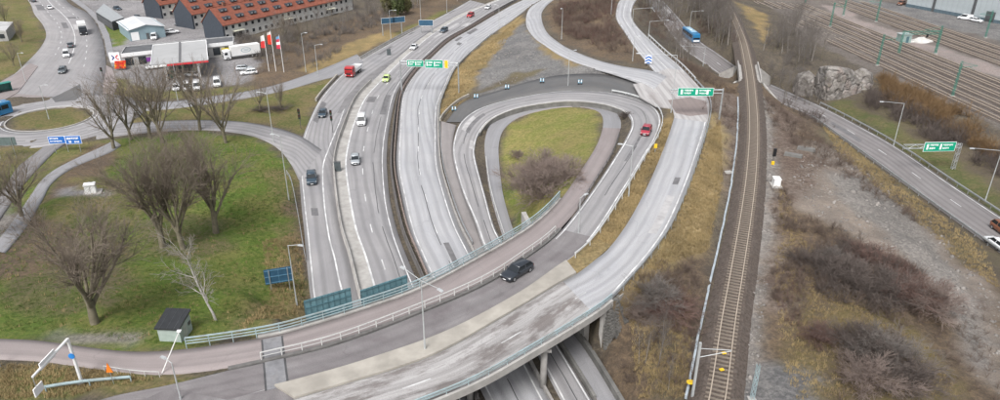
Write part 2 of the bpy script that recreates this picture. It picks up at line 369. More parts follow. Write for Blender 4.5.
NB = Rib([((550, -10), (562, -8), 0), ((520, 1), (536, 3), 0), ((494, 15), (512, 20), 0), ((472, 28), (492, 34), 0), ((449, 41.5), (472, 51), 0), ((429, 59.5), (455, 68), 0), ((417, 71), (447, 84), 0), ((406, 86), (441, 98), 0), ((401, 100), (438, 110), 0), ((398, 130), (438, 137), 0),
    ((396, 165), (440, 165), 0), ((401, 195), (447, 192), 0), ((409, 230), (458, 224), 0), ((419, 255), (471, 250), 0), ((430, 280), (485, 278), 0), ((456, 340), (514, 333), 0), ((486, 400), (545, 393), 0), ((506, 440), (572, 440), 0)])
SHOULD = Rib([((441, 121), (456, 125), 1.0), ((441, 140), (453, 140), 0.9), ((442.5, 160), (453, 157), 0.6), ((450, 190), (461, 187), 0.2), ((460, 222), (474.5, 222), 0), ((474, 250), (484, 248), 0), ((488, 280), (497, 277), 0)])
CLOSED = Rib([((446, 122), (462, 122), 1.15), ((464, 102), (477, 109.5), 2), ((500, 90), (503, 101), 2.8), ((530, 81), (530, 95), 3.4), ((560, 75), (560, 90.5), 4.3), ((600, 74), (598, 91), 5.3), ((633, 82), (630, 96), 6.1), ((660, 93), (656, 106), 6.8), ((674, 97), (672, 108), 6.95)])
RHW = Rib([((655, -8), (641, -4), 0), ((672, 10), (657, 15), 0), ((697, 38), (680, 45), 0), ((716, 52), (701, 61), 0), ((747, 73), (732, 82), 0), ((785, 90), (768, 98), 0), ((821, 106), (806, 114), 0),
    ((860, 126), (840, 137), 0), ((900, 149), (880, 166), 0), ((950, 183), (927, 200), 0), ((1000, 216), (980, 238), 0), ((1070, 262), (1055, 292), 0), ((1160, 325), (1140, 360), 0)])
AVE = Rib([((5, -30), (45, -30), 0), ((28, 0), (66, 0), 0), ((34, 13), (86, 12), 0), ((43, 25), (95, 22), 0), ((46, 36), (102, 38), 0), ((40, 48), (105, 54), 0), ((28, 61), (106, 70), 0), ((12, 76), (103, 84), 0), ((-10, 92), (104, 100), 0)])
SIDE = Rib([((96, 121), (96, 139), 0), ((115, 124.5), (115, 136), 0), ((150, 121.5), (150, 132), 0), ((200, 120), (200, 129.5), 0), ((240, 121.5), (240, 133), 0), ((270, 126.5), (262, 139), 0), ((290, 132), (279, 149), 0), ((304, 138), (291, 164), 0), ((322, 150), (299, 180), 0)])
FPATH = Rib([((92, 103), (90, 111), 0), ((130, 102), (130, 111), 0), ((175, 101), (175, 108), 0), ((220, 95), (222, 101.5), 0), ((250, 90.5), (253, 96.5), 0), ((280, 83.5), (287, 89.5), 0), ((310, 73.5), (318, 80.5), 0), ((334, 64), (341, 74), 0), ((357, 54), (364, 62), 0)])
SWRD = Rib([((52, 140), (70, 140), 0), ((38, 151), (56, 150), 0), ((18, 167), (41, 165), 0.2), ((6, 185), (23, 185), 0.4), ((-12, 208), (6, 210), 0.8), ((-40, 240), (-15, 240), 1.5)])
PPATH = Rib([((114, 140), (121, 145), 0.1), ((103, 146), (110, 152), 0.2), ((79, 157), (80, 164), 0.4), ((54, 170), (63, 173.5), 0.7), ((40, 182), (50, 185), 0.9), ((29, 198), (42, 200), 1.1), ((10, 225), (25, 228), 1.6), ((-10, 250), (5, 253), 2.2)])
RAILC = catmull([G(*p) for p in ((695, 470, 5), (705, 440, 5), (717, 400, 5), (728.6, 320, 5), (738, 265, 5.1), (746.8, 210, 5.2), (751.5, 170, 5.4), (753.5, 130, 5.6), (752, 98, 5.8), (748, 65, 6), (740, 33, 6), (724, 0, 6), (700, -25, 6))], 1.0)
def offset(path, d):
    g = np.gradient(path, axis=0); g[:, 2] = 0; g /= np.linalg.norm(g, axis=1)[:, None]
    return path + np.stack([g[:, 1], -g[:, 0], 0 * g[:, 0]], 1) * d

# ------------------------------------------------------------------ terrain: heights relaxed between the roads
X0, X1, Y0, Y1 = -300, 300, 20, 360
NX, NY = X1 - X0 + 1, Y1 - Y0 + 1
pin = np.full((NY, NX), np.inf)
def pin_pts(P):
    i = np.round(P[:, 1] - Y0).astype(int); j = np.round(P[:, 0] - X0).astype(int)
    ok = (i >= 0) & (i < NY) & (j >= 0) & (j < NX); np.minimum.at(pin, (i[ok], j[ok]), P[ok, 2])
def pin_rib(rb, a=0, b=None, low=0.14, grow=0.7):
    L, Rr = rb.L[a:b], rb.R[a:b]
    if len(L) < 2: return
    W = np.maximum(np.linalg.norm(Rr - L, axis=1), 0.5)
    for k in range(int(np.max(W) + 2 * grow) * 3 + 2):
        u = ((-grow + k / 3.0) / W)[:, None]; ok = (u[:, 0] <= 1 + grow / W)
        if not ok.any(): break
        for sub in (0, 0.5):
            A = L[:-1] * (1 - sub) + L[1:] * sub; B = Rr[:-1] * (1 - sub) + Rr[1:] * sub
            P = (A * (1 - u[:-1]) + B * u[:-1])[ok[:-1]]; P = P - np.array([0, 0, low]); pin_pts(P)
for rb in (SLIP, SB, NB, SHOULD, CLOSED, RHW, AVE, SIDE, FPATH, SWRD, PPATH): pin_rib(rb)
iA = LOOP.idx((300, 370)); iB = LOOP.idx((566, 258)); pin_rib(LOOP, 0, iA); pin_rib(LOOP, iB)
jA = BIKE.idx((290, 343)); jB = BIKE.idx((566, 206)); pin_rib(BIKE, 0, jA); pin_rib(BIKE, jB)
kB = CONN.idx((586, 294)); pin_rib(CONN, kB); pin_rib(CONN, 0, CONN.idx((250, 425)))
pin_rib(RAMP)
# railway bed, left open where the road passes under it
xi = int(np.argmin([np.linalg.norm(PX(p) - np.array((749, 71))) for p in RAILC]))
RB0, RB1 = xi - 7, xi + 7
for off_ in np.arange(-2.6, 2.7, 0.4):
    q = offset(RAILC, off_) - np.array([0, 0, 0.75]); pin_pts(q[:RB0]); pin_pts(q[RB1:])
CTRL = [(100, 322, 5.2), (30, 300, 4.4), (200, 332, 5.6), (60, 245, 2.6), (150, 245, 2.4), (225, 245, 1.8), (235, 300, 4), (282, 300, 1.6), (270, 327, 5.6), (120, 185, 1), (60, 205, 1.5), (270, 200, 0.6), (285, 240, 0.7),
    (30, 378, 5.2), (262, 398, 6.75), (235, 415, 6.6), (280, 392, 6.8), (250, 390, 6.7), (80, 376, 5.5), (130, 380, 6), (0, 395, 5), (60, 392, 5.3),
    (640, 385, 1.2), (628, 345, 2.2), (650, 300, 5.6), (690, 340, 4.3), (665, 370, 3.2), (640, 320, 3.8), (690, 210, 6), (705, 160, 6.2), (720, 130, 5.8), (705, 240, 5.2), (690, 280, 5),
    (780, 200, 4.8), (800, 300, 4.8), (850, 200, 4.5), (870, 270, 4.7), (905, 245, 3.6), (960, 300, 3), (900, 380, 5), (800, 385, 4.9), (1000, 310, 2.4), (800, 150, 4.8), (815, 170, 4.5), (800, 122, 2.6), (770, 110, 4.2),
    (930, 240, 1.6), (960, 262, 1.0), (880, 205, 3), (840, 165, 3), (1040, 360, 2),
    (880, 118, 1.2), (920, 130, 1.2), (960, 150, 1.4), (990, 185, 0.8), (850, 105, 1.0), (875, 75, 2), (1000, 128, 2), (940, 103, 2), (830, 45, 2), (830, 20, 2), (900, 40, 2), (980, 60, 2), (950, 20, 2), (1000, 90, 2), (780, 8, 2), (790, 25, 2), (860, 60, 2), (905, 85, 2), (1060, 120, 2), (1060, 60, 2), (980, 120, 2), (760, 3, 2), (870, 5, 2),
    (1000, 10, 2), (1100, 100, 2), (1100, 30, 2), (920, 3, 2), (815, 75, 1.6), (790, 70, 2.0), (675, 35, 1.6), (672, 52, 4), (710, 25, 1), (725, 45, 0.8), (700, 72, 3.2), (705, 66, 1.2), (728, 92, 4.0), (600, 30, 3.6), (575, 20, 2.2), (640, 8, 4.4),
    (10, 40, 0), (10, 100, 0), (10, 135, 0), (110, 60, 0), (150, 60, 0), (200, 70, 0), (240, 60, 0), (180, 30, 0), (120, 10, 0), (250, 15, 0), (300, 30, 0), (330, 50, 0), (350, 25, 0), (400, 10, 0), (230, 112, 0), (280, 108, 0), (30, 160, 0.3), (80, 148, 0.2), (0, 10, 0), (-60, 40, 0), (-60, 120, 0), (-60, 200, 0.8), (160, 90, 0), (455, 90, 0.6), (450, 108, 0.8), (505, 40, 2.2), (490, 75, 2.2), (530, 60, 3.2)]
cc = {}
for px, py, z in CTRL:
    c = G(px, py, z)
    for dx in range(-2, 3):
        for dy in range(-2, 3):
            i, j = int(round(c[1] - Y0)) + dy, int(round(c[0] - X0)) + dx
            if 0 <= i < NY and 0 <= j < NX and not np.isfinite(pin[i, j]) and dx * dx + dy * dy < 6: cc[(i, j)] = z
for (i, j), z in cc.items(): pin[i, j] = z
fixed = np.isfinite(pin)
def relax(Z, fx, pv, it):
    for _ in range(it):
        P = np.pad(Z, 1, mode='edge'); A = (P[:-2, 1:-1] + P[2:, 1:-1] + P[1:-1, :-2] + P[1:-1, 2:]) * 0.25
        Z = np.where(fx, pv, A)
    return Z
Zc = None
for k in (16, 8, 4, 2, 1):
    ny, nx = -(-NY // k), -(-NX // k)
    pp = np.full((ny * k, nx * k), np.nan); pp[:NY, :NX] = np.where(fixed, pin, np.nan)
    blk = pp.reshape(ny, k, nx, k); has = np.isfinite(blk); cnt = has.sum((1, 3)); s_ = np.where(has, blk, 0).sum((1, 3))
    pv = np.where(cnt > 0, s_ / np.maximum(cnt, 1), 0); fx = cnt > 0
    if Zc is None: Z0 = np.full((ny, nx), 1.5)
    else: Z0 = np.repeat(np.repeat(Zc, 2, 0), 2, 1)[:ny, :nx]
    Zc = relax(Z0, fx, pv, 220 if k > 1 else 320)
gy, gx = np.mgrid[Y0:Y1 + 1, X0:X1 + 1].astype(float)
free = ~fixed
Zc = Zc + free * ((fbm(gx / 5, gy / 5, 3) - 0.47) * 0.5 + (fbm(gx / 1.7, gy / 1.7, 5) - 0.47) * 0.22)
ZT = Zc
def zt(x, y):
    x = np.clip(np.asarray(x, float) - X0, 0, NX - 1.001); y = np.clip(np.asarray(y, float) - Y0, 0, NY - 1.001)
    i = y.astype(int); j = x.astype(int); fy = y - i; fx_ = x - j
    return (ZT[i, j] * (1 - fx_) + ZT[i, j + 1] * fx_) * (1 - fy) + (ZT[i + 1, j] * (1 - fx_) + ZT[i + 1, j + 1] * fx_) * fy
def T(px, py):
    """where the line of sight through a spot of the photograph meets the terrain"""
    d = ray(px, py); t0 = (9.0 - CH) / d[2]; t1 = (-0.6 - CH) / d[2]
    ts = np.linspace(t0, t1, 400); h = CH + d[2] * ts - zt(d[0] * ts, d[1] * ts)
    k = np.argmax(h <= 0); t = ts[k] if h[k] <= 0 else ts[-1]
    x, y = d[0] * t, d[1] * t
    return np.array([x, y, float(zt(x, y))])
def poly_in(x, y, P):
    P = np.asarray(P)[:, :2]; r = np.zeros(x.shape, bool); j = len(P) - 1
    for i in range(len(P)):
        xi_, yi_, xj, yj = P[i, 0], P[i, 1], P[j, 0], P[j, 1]
        c = ((yi_ > y) != (yj > y)) & (x < (xj - xi_) * (y - yi_) / (yj - yi_ + 1e-12) + xi_); r ^= c; j = i
    return r
# ground cover: (outline, main colour, second colour)
LAWN = ((0.09, 0.145, 0.014), (0.14, 0.148, 0.034)); DRY = ((0.31, 0.22, 0.098), (0.20, 0.152, 0.066)); MIXG = ((0.115, 0.125, 0.03), (0.18, 0.142, 0.06))
BROWN = ((0.105, 0.076, 0.052), (0.15, 0.105, 0.064)); LITTER = ((0.085, 0.07, 0.055), (0.12, 0.098, 0.068)); GRAV = ((0.195, 0.18, 0.165), (0.25, 0.228, 0.208))
GRAVD = ((0.125, 0.122, 0.122), (0.19, 0.182, 0.175)); SAND = ((0.275, 0.228, 0.188), (0.175, 0.147, 0.125)); BALL = ((0.125, 0.107, 0.094), (0.165, 0.142, 0.125)); RUST = ((0.125, 0.088, 0.068), (0.175, 0.14, 0.115))
PAVE = ((0.215, 0.205, 0.21), (0.265, 0.255, 0.255)); YARDP = ((0.30, 0.245, 0.225), (0.255, 0.22, 0.205)); EMB = ((0.135, 0.112, 0.062), (0.095, 0.075, 0.052))
ZONES = [
    ([(-200, 335), (-200, 150), (60, 148), (110, 140), (190, 131), (250, 136), (285, 155), (296, 180), (303, 240), (310, 305), (200, 350), (0, 345)], *LAWN),
    ([(260, 170), (275, 200), (282, 260), (270, 300), (220, 330), (250, 345), (309, 320), (306, 265), (300, 200), (293, 170)], *MIXG),
    ([(0, 240), (60, 215), (120, 225), (140, 260), (120, 300), (60, 318), (0, 310)], (0.098, 0.112, 0.026), (0.125, 0.105, 0.05)),
    ([(140, 225), (180, 215), (225, 220), (235, 245), (200, 262), (150, 258)], (0.09, 0.115, 0.024), (0.12, 0.105, 0.045)),
    ([(288, 200), (300, 200), (309, 300), (302, 315), (293, 260)], *BROWN),
    ([(60, 150), (110, 142), (115, 160), (100, 180), (70, 190), (40, 205), (60, 175)], *BROWN),
    ([(75, 175), (140, 185), (150, 240), (100, 215), (50, 225)], *MIXG),
    ([(-50, 215), (40, 210), (80, 235), (40, 275), (-50, 290)], *BROWN),
    ([(-100, 200), (5, 205), (30, 230), (-20, 250)], *GRAV),
    ([(42, 333), (70, 330), (110, 331), (146, 334), (140, 342), (80, 343), (50, 339)], *GRAV),
    ([(-100, 360), (70, 364), (165, 376), (240, 373), (160, 388), (60, 400), (-100, 420)], *MIXG),
    ([(60, 188), (88, 190), (104, 191), (104, 198), (60, 196)], *PAVE),
    ([(11, 119), (30, 110), (60, 107), (86, 112), (88, 118), (70, 126), (40, 131), (15, 128)], *MIXG),
    ([(-60, 60), (0, 84), (30, 60), (40, 48), (46, 35), (32, 10), (25, -10), (-100, -10)], *MIXG),
    ([(0, 148), (45, 146), (15, 168), (-20, 190), (-60, 150)], *MIXG), ([(63, 146), (105, 140), (60, 165), (25, 195), (45, 163)], *MIXG),
    ([(80, 0), (250, 0), (205, 8), (235, 35), (260, 60), (262, 75), (245, 84), (210, 88), (165, 94), (135, 92), (116, 80), (112, 60), (105, 40), (96, 20)], *PAVE),
    ([(97, 12), (110, 20), (125, 30), (128, 42), (112, 48), (108, 36)], *LAWN),
    ([(118, 76), (140, 86), (180, 92), (250, 86), (260, 90), (220, 95), (175, 100), (130, 101), (112, 98), (108, 84)], *MIXG),
    ([(110, 111), (175, 109), (255, 98), (320, 82), (337, 76), (322, 93), (312, 108), (302, 135), (270, 125), (200, 119), (115, 123)], *MIXG),
    ([(252, 72), (268, 52), (290, 40), (340, 20), (420, 0), (470, -4), (440, 14), (395, 38), (355, 55), (300, 78), (255, 90)], *BROWN),
    ([(300, 70), (345, 45), (385, 30), (400, 33), (356, 56), (310, 74)], *DRY),
    ([(395, 33), (420, 20), (440, 12), (455, 8), (420, 27), (390, 42)], *MIXG),
    ([(205, 8), (250, 0), (400, -15), (420, 0), (330, 25), (270, 50), (255, 60), (235, 38)], *LITTER),
    ([(441, 118), (445, 84), (460, 64), (490, 38), (520, 14), (526, 30), (510, 40), (480, 70), (470, 96), (452, 112)], *DRY),
    ([(521, 22), (545, 42), (575, 60), (640, 82), (672, 98), (640, 88), (600, 79), (560, 78), (520, 86), (480, 98), (478, 76), (500, 45)], *GRAVD),
    ([(500, 58), (560, 58), (600, 70), (560, 74), (500, 80), (484, 72)], (0.145, 0.142, 0.14), (0.2, 0.193, 0.186)),
    ([(470, 98), (500, 86), (540, 74), (548, 68), (520, 72), (480, 90)], *EMB),
    ([(527, 27), (545, 45), (562, 56), (585, 66), (570, 66), (545, 55)], *DRY),
    ([(499, 165), (499, 140), (508, 124), (535, 110), (565, 106), (598, 111), (603, 125), (590, 160), (560, 200), (515, 235), (503, 196)], (0.18, 0.195, 0.04), (0.25, 0.212, 0.072)),
    ([(505, 180), (530, 205), (520, 232), (512, 232)], *LAWN),
    ([(570, 270), (612, 242), (633, 213), (651, 177), (664, 147), (675, 120), (670, 108), (662, 122), (648, 154), (626, 190), (592, 242)], *DRY),
    ([(612, 303), (660, 248), (690, 186), (709, 130), (712, 105), (722, 118), (726, 160), (717, 215), (702, 265), (670, 266), (640, 300), (625, 320)], (0.37, 0.28, 0.15), (0.25, 0.195, 0.09)),
    ([(700, 105), (722, 88), (742, 100), (744, 130), (736, 175), (722, 215), (728, 160), (722, 118)], *RUST),
    ([(612, 310), (645, 285), (672, 262), (712, 240), (703, 300), (694, 400), (640, 440), (600, 330)], *BROWN),
    ([(640, 350), (690, 330), (690, 400), (650, 410)], *EMB),
    ([(652, 60), (690, 60), (735, 80), (745, 100), (722, 90), (710, 100), (690, 78)], *BROWN), ([(636, -10), (720, -10), (735, 30), (745, 60), (735, 80), (690, 60), (652, 36)], *LITTER),
    ([(545, 0), (620, -5), (616, 20), (650, 66), (600, 58), (565, 45), (548, 25)], *BROWN),
    ([(760, -10), (790, 15), (800, 60), (765, 65), (760, 40), (740, 0)], *LITTER), ([(733, 0), (768, 15), (770, 45), (762, 40), (750, 20)], *DRY),
    ([(755, 80), (815, 110), (880, 165), (985, 245), (1200, 400), (1000, 500), (700, 470), (722, 400), (745, 270), (756, 170)], *BROWN),
    ([(845, 300), (880, 300), (930, 340), (970, 400), (960, 440), (780, 420), (790, 330), (800, 270), (815, 300)], (0.155, 0.12, 0.048), (0.105, 0.078, 0.048)),
    ([(790, 175), (800, 150), (815, 140), (855, 155), (900, 195), (950, 240), (1000, 300), (1010, 400), (975, 380), (950, 310), (915, 270), (865, 245), (820, 220), (790, 200)], *SAND),
    ([(830, 170), (870, 180), (930, 240), (985, 320), (990, 400), (960, 330), (900, 250), (840, 200)], *GRAV),
    ([(785, 160), (805, 150), (830, 165), (800, 205), (780, 200)], *RUST),
    ([(822, 118), (880, 166), (990, 250), (1040, 300), (1000, 285), (900, 205), (845, 160), (815, 130)], *EMB),
    ([(752, 400), (760, 330), (768, 260), (772, 190), (772, 130), (768, 100), (758, 90), (756, 160), (750, 240), (735, 330), (720, 430), (745, 450)], *GRAV),
    ([(772, 100), (800, 120), (800, 150), (788, 175), (782, 230), (800, 300), (790, 330), (768, 300), (774, 200)], *RUST),
    ([(775, 365), (810, 365), (832, 400), (820, 430), (740, 430), (755, 370)], *GRAVD),
    ([(822, 104), (850, 100), (905, 128), (965, 160), (1010, 205), (1010, 222), (950, 180), (895, 144)], (0.085, 0.10, 0.028), (0.12, 0.105, 0.045)),
    ([(860, 95), (920, 120), (1000, 165), (1010, 200), (960, 160), (905, 130), (850, 104)], *EMB),
    ([(745, -20), (800, 34), (875, 74), (1000, 128), (1300, 250), (1300, -40), (740, -40)], *BALL),
    ([(820, 4), (845, 8), (862, 20), (937, 46), (1010, 70), (1010, 80), (930, 58), (850, 30), (838, 16)], *YARDP),
    ([(840, -5), (905, 5), (966, 15), (1300, 80), (1300, 105), (1000, 40), (930, 24), (870, 10)], *GRAVD),
]
dx_ = (fbm(gx / 4, gy / 4, 21) - 0.47) * 5.0; dy_ = (fbm(gx / 4, gy / 4, 31) - 0.47) * 5.0
CA = np.zeros((NY, NX, 3)); CB = np.zeros((NY, NX, 3)); CA[:] = LITTER[0]; CB[:] = LITTER[1]
for poly, a, b in ZONES:
    W = [T(*p)[:2] for p in poly]; k = poly_in(gx + dx_, gy + dy_, W); CA[k] = a; CB[k] = b
def blur(A):
    P = np.pad(A, ((1, 1), (1, 1), (0, 0)), mode='edge'); return (P[:-2, 1:-1] + P[2:, 1:-1] + P[1:-1, :-2] + P[1:-1, 2:] + 2 * A) / 6
CA = blur(CA); CB = blur(CB)
far = np.array([400., 550, 800, 1300, 2200, 4200])
xs = np.concatenate([-far[::-1] + 0, np.arange(X0, X1 + 1), far]); ys = np.concatenate([-far[::-1], [-100., -20.], np.arange(Y0, Y1 + 1), far + 30])
ix = np.clip(xs - X0, 0, NX - 1).astype(int); iy = np.clip(ys - Y0, 0, NY - 1).astype(int)
VX, VY = np.meshgrid(xs, ys); VZ = ZT[np.ix_(iy, ix)]
V = np.stack([VX, VY, VZ], -1).reshape(-1, 3); nx, ny = len(xs), len(ys)
i = np.arange(ny - 1)[:, None] * nx + np.arange(nx - 1)[None, :]
F = np.stack([i, i + 1, i + nx + 1, i + nx], -1).reshape(-1, 4)
mg, t, b = nodes('ground_cover')
co = N(t, 'ShaderNodeTexCoord').outputs['Object']
a1 = N(t, 'ShaderNodeAttribute', attribute_name='cover_main'); a2 = N(t, 'ShaderNodeAttribute', attribute_name='cover_second')
n1 = noise(t, co, 0.16, 7, 0.66); n2 = noise(t, co, 1.7, 6, 0.7); n3 = noise(t, co, 9.0, 4, 0.7)
c = mixc(t, ramp(t, math_(t, 'ADD', math_(t, 'MULTIPLY', n1, 0.6), math_(t, 'MULTIPLY', n2, 0.4)), 0.44, 0.56), a1.outputs['Color'], a2.outputs['Color'])
c = mixc(t, 1.0, c, ramp(t, n2, 0.3, 0.7, 0.68, 1.28), 'MULTIPLY'); c = mixc(t, 1.0, c, ramp(t, n3, 0.28, 0.72, 0.62, 1.35), 'MULTIPLY')
c = mixc(t, 1.0, c, ramp(t, noise(t, co, 0.035, 4), 0.3, 0.7, 0.82, 1.15), 'MULTIPLY')
t.links.new(c, b.inputs['Base Color']); b.inputs['Roughness'].default_value = 0.95
bump(t, b, math_(t, 'ADD', n2, math_(t, 'MULTIPLY', n3, 0.5)), 0.9, 0.35)
me = np_mesh('ground', V, F, mg, True)
for nm, A in (('cover_main', CA), ('cover_second', CB)):
    at = me.color_attributes.new(nm, 'FLOAT_COLOR', 'POINT'); q = np.ones((len(V), 4), np.float32); q[:, :3] = A[np.ix_(iy, ix)].reshape(-1, 3)
    at.data.foreach_set('color', q.ravel())
ground = setp(link('ground', me), kind='structure')

# ------------------------------------------------------------------ road surfaces and painted lines
highway = road('southbound_carriageway', SB, M_ASPH, 0.0)
line(highway, SB.off_r(0.9)); line(highway, SB.cut(SB.at(0.54)), 0.16, (3, 9), name='lane_line')
# pale concrete margin between the two roads, with the carriageway's left line
line(highway, SB.off(2.35), 0.3)
line(highway, SB.off(1.2), 1.9, m=M_CONC, dz=0.003, name='concrete_margin')
nb = road('northbound_carriageway', NB, M_CONC_RD, 0.0)
line(nb, NB.off(0.7)); line(nb, NB.off_r(0.75)); line(nb, NB.at(0.52), 0.16, (3, 9), name='lane_line')
slip = road('slip_road', SLIP, M_ASPH, 0.004)
line(slip, SLIP.off(0.6)); line(slip, SLIP.cut(SLIP.off_r(2.3), (345, 90), (345, 405)), 0.22)
line(slip, SLIP.cut(SLIP.off_r(1.1), (352, 90), (352, 405)), 2.0, m=M_ASPH2 if False else mat('paver_margin', (0.24, 0.245, 0.25), 0.85, var=0.3, scale=2.5), dz=0.003, name='paved_margin')
flatgore = setp(link('gore_paving', MB().prism([G(*p)[:2] for p in ((396, 60), (380, 67), (360, 82), (345, 98), (337, 113), (341, 113), (353, 98), (366, 84), (384, 69))], 0.004, 0.012).mesh('gore_paving', mat('gore_asphalt', (0.185, 0.178, 0.18), 0.8, var=0.25, scale=0.4))), kind='structure')
i0, i1 = max(14, LOOP.idx((300, 370))), LOOP.idx((572, 255))
lp = road('loop_road', LOOP, M_ASPH, 0.0)
DK = link('worn_deck_surfacing', strip_mesh('worn_deck_surfacing', LOOP.off(0.12)[i0 - 14:i1 + 4], LOOP.off_r(0.12)[i0 - 14:i1 + 4], M_DECK1, LOOP.S[i0 - 14:i1 + 4], 0.004, 0), lp)
line(lp, LOOP.cut(LOOP.off(0.35), (560, 240), (592, 400)), 0.2); line(lp, LOOP.cut(LOOP.off_r(0.35), (585, 240), (562, 402)), 0.2)
sh = road('ramp_shoulder', SHOULD, asphalt('shoulder_brown', (0.225, 0.205, 0.20), (0.29, 0.27, 0.265), lane=50, track=0.0, patch=0.6, pscale=0.25), 0.008)
cl = road('closed_lane', CLOSED, M_DARK, 0.006)
bk = road('cycle_path', BIKE, M_PINK, 0.01)
i2 = BIKE.idx((612, 128)); link('grey_path_surfacing', strip_mesh('grey_path_surfacing', BIKE.L[i2:], BIKE.R[i2:], M_PATHG, BIKE.S[i2:], 0.015, 0), bk)
cn = road('connector_road', CONN, M_CONC_RD, 0.0)
i3, i4 = 0, CONN.idx((586, 293)); link('patchy_deck_surfacing', strip_mesh('patchy_deck_surfacing', CONN.off(0.1)[i3:i4], CONN.off_r(0.1)[i3:i4], M_DECK2, CONN.S[i3:i4], 0.004, 0), cn)
line(cn, CONN.cut(CONN.at(0.52), None, (586, 293)), 0.16, (3, 9), dz=0.012, name='lane_line'); line(cn, CONN.cut(CONN.off_r(0.5), (612, 298), (636, 0)), 0.2); line(cn, CONN.cut(CONN.at(0.5), (664, 86), (620, 0)), 0.18)
line(cn, CONN.cut(CONN.off(0.4), (655, 72), (620, 0)), 0.2)
rp = road('merging_ramp', RAMP, M_CONC_RD, 0.006); line(rp, RAMP.off(0.4)); line(rp, RAMP.off_r(0.4))
rh = road('right_highway', RHW, M_RWORN, 0.0)
line(rh, RHW.off(0.7)); line(rh, RHW.off_r(0.6)); line(rh, RHW.at(0.5), 0.16, (3, 9), name='lane_line')
av = road('avenue', AVE, M_AVE, 0.0)
for u in (0.28, 0.52, 0.72): line(av, AVE.cut(AVE.at(u), (50, -20), (75, 66)), 0.25, None if u == 0.52 else (3, 6), name='lane_line')
sd_ = road('roundabout_exit', SIDE, M_ASPH, 0.01); line(sd_, SIDE.off(0.35)); line(sd_, SIDE.off_r(0.35))
fp = road('foot_path', FPATH, M_PATHG, 0.012)
sw = road('south_west_road', SWRD, M_ASPH2, 0.012); line(sw, SWRD.off_r(0.3)); line(sw, SWRD.off(0.3))
pp_ = road('park_path', PPATH, M_PATHG, 0.016)
def flat(name, pts, z, m, thick=0.25, kind='structure', parent=None):
    P = [G(px, py, z)[:2] for px, py in pts]
    me = MB().prism(P, z - thick, z).mesh(name, m)
    l = me.uv_layers.new(name='UVMap'); n = len(me.loops); co_ = np.zeros(len(me.vertices) * 3, np.float32); me.vertices.foreach_get('co', co_)
    vi = np.zeros(n, np.int32); me.loops.foreach_get('vertex_index', vi); l.data.foreach_set('uv', co_.reshape(-1, 3)[vi][:, :2].ravel())
    o = link(name, me, parent)
    return setp(o, kind=kind) if kind else o
# roundabout: ring of asphalt with the island's kerb
RC = (G(11, 119) + G(88, 119)) / 2; RCY = (G(49, 107)[1] + G(49, 131.5)[1]) / 2; RX = (G(88, 119)[0] - G(11, 119)[0]) / 2; RY = (G(49, 107)[1] - G(49, 131.5)[1]) / 2
ang = np.linspace(0, 2 * np.pi, 73)
def ell(k, z): return np.stack([RC[0] + (RX + k) * np.cos(ang), RCY + (RY + k) * np.sin(ang), np.full(73, z)], 1)
ring = setp(link('roundabout_ring', strip_mesh('roundabout_ring', ell(0.2, 0.02), ell(11.0, 0.02), M_ASPH, skirt=0.3)), kind='structure')
line(ring, ell(6.0, 0.02), 0.15, (2, 2), name='lane_line'); line(ring, ell(1.0, 0.02), 0.2)
sweep('island_kerb', ell(0.1, 0.0), rect(-0.15, 0.15, -0.1, 0.16), M_CONC, ring)
TR = flat('traffic_island', [(52, 98), (80, 84), (82, 95), (75, 100), (55, 102)], 0.06, M_DARK)
flat('avenue_apron', [(-40, 95), (0, 82), (12, 75), (40, 62), (100, 62), (112, 68), (118, 84), (112, 98), (92, 108), (10, 108), (-40, 130)], -0.012, M_PINK)
flat('pavement', [(66, -4), (86, 10), (97, 22), (104, 38), (107, 54), (112, 66), (119, 66), (113, 50), (109, 34), (102, 20), (92, 10), (74, -4)], 0.1, M_PATHG)
flat('bus_stop_paving', [(-10, 92), (10, 78), (30, 63), (38, 66), (18, 92), (-10, 108)], 0.11, M_PINK)
flat('junction_paving', [(655, 73), (668, 68), (682, 70), (695, 82), (706, 96), (709, 108), (707, 122), (675, 118), (672, 108), (656, 106), (640, 97), (633, 84), (645, 82)], 7.010, M_JUNC)
flat('worn_junction_patch', [(668, 100), (690, 97), (706, 101), (708, 114), (690, 116), (676, 113)], 7.016, asphalt('junction_brown', (0.20, 0.165, 0.155), (0.27, 0.225, 0.21), lane=60, track=0, patch=0.6, pscale=0.2))
# repair patches, tar seams and worn lanes
PA_D = mat('patch_dark', (0.15, 0.146, 0.15), 0.8, var=0.3, scale=0.7); PA_L = mat('patch_light', (0.40, 0.39, 0.39), 0.8, var=0.25, scale=0.7); PA_T = mat('tar_seam', (0.07, 0.07, 0.072), 0.6, var=0.3)
def patches(parent, rb, n, us, seed, a=0, b_=None, dz=0.0034):
    r = random.Random(seed); b_ = rb.n if b_ is None else b_
    for k in range(n):
        i = r.randrange(a, b_ - 14); l = r.randrange(3, 12); u0 = r.choice(us); w_ = r.uniform(0.08, 0.22)
        link('repair_patch', strip_mesh('repair_patch', rb.at(u0)[i:i + l], rb.at(min(.97, u0 + w_))[i:i + l], r.choice((PA_D, PA_D, PA_L)), rb.S[i:i + l], dz + k * 0.00012, 0, 1), parent)
patches(highway, SB, 5, (0.3, 0.42, 0.6, 0.72), 3); patches(nb, NB, 5, (0.1, 0.3, 0.55, 0.75), 4); patches(slip, SLIP, 6, (0.1, 0.25, 0.4), 5, dz=0.0068); patches(lp, LOOP, 4, (0.1, 0.4, 0.6), 6, LOOP.idx((594, 188)), LOOP.idx((485, 194)))
patches(rh, RHW, 5, (0.15, 0.55, 0.7), 8); patches(av, AVE, 8, (0.1, 0.35, 0.55, 0.7), 9); patches(cn, CONN, 2, (0.2, 0.6), 10, CONN.idx((610, 247)), CONN.idx((672, 125)))
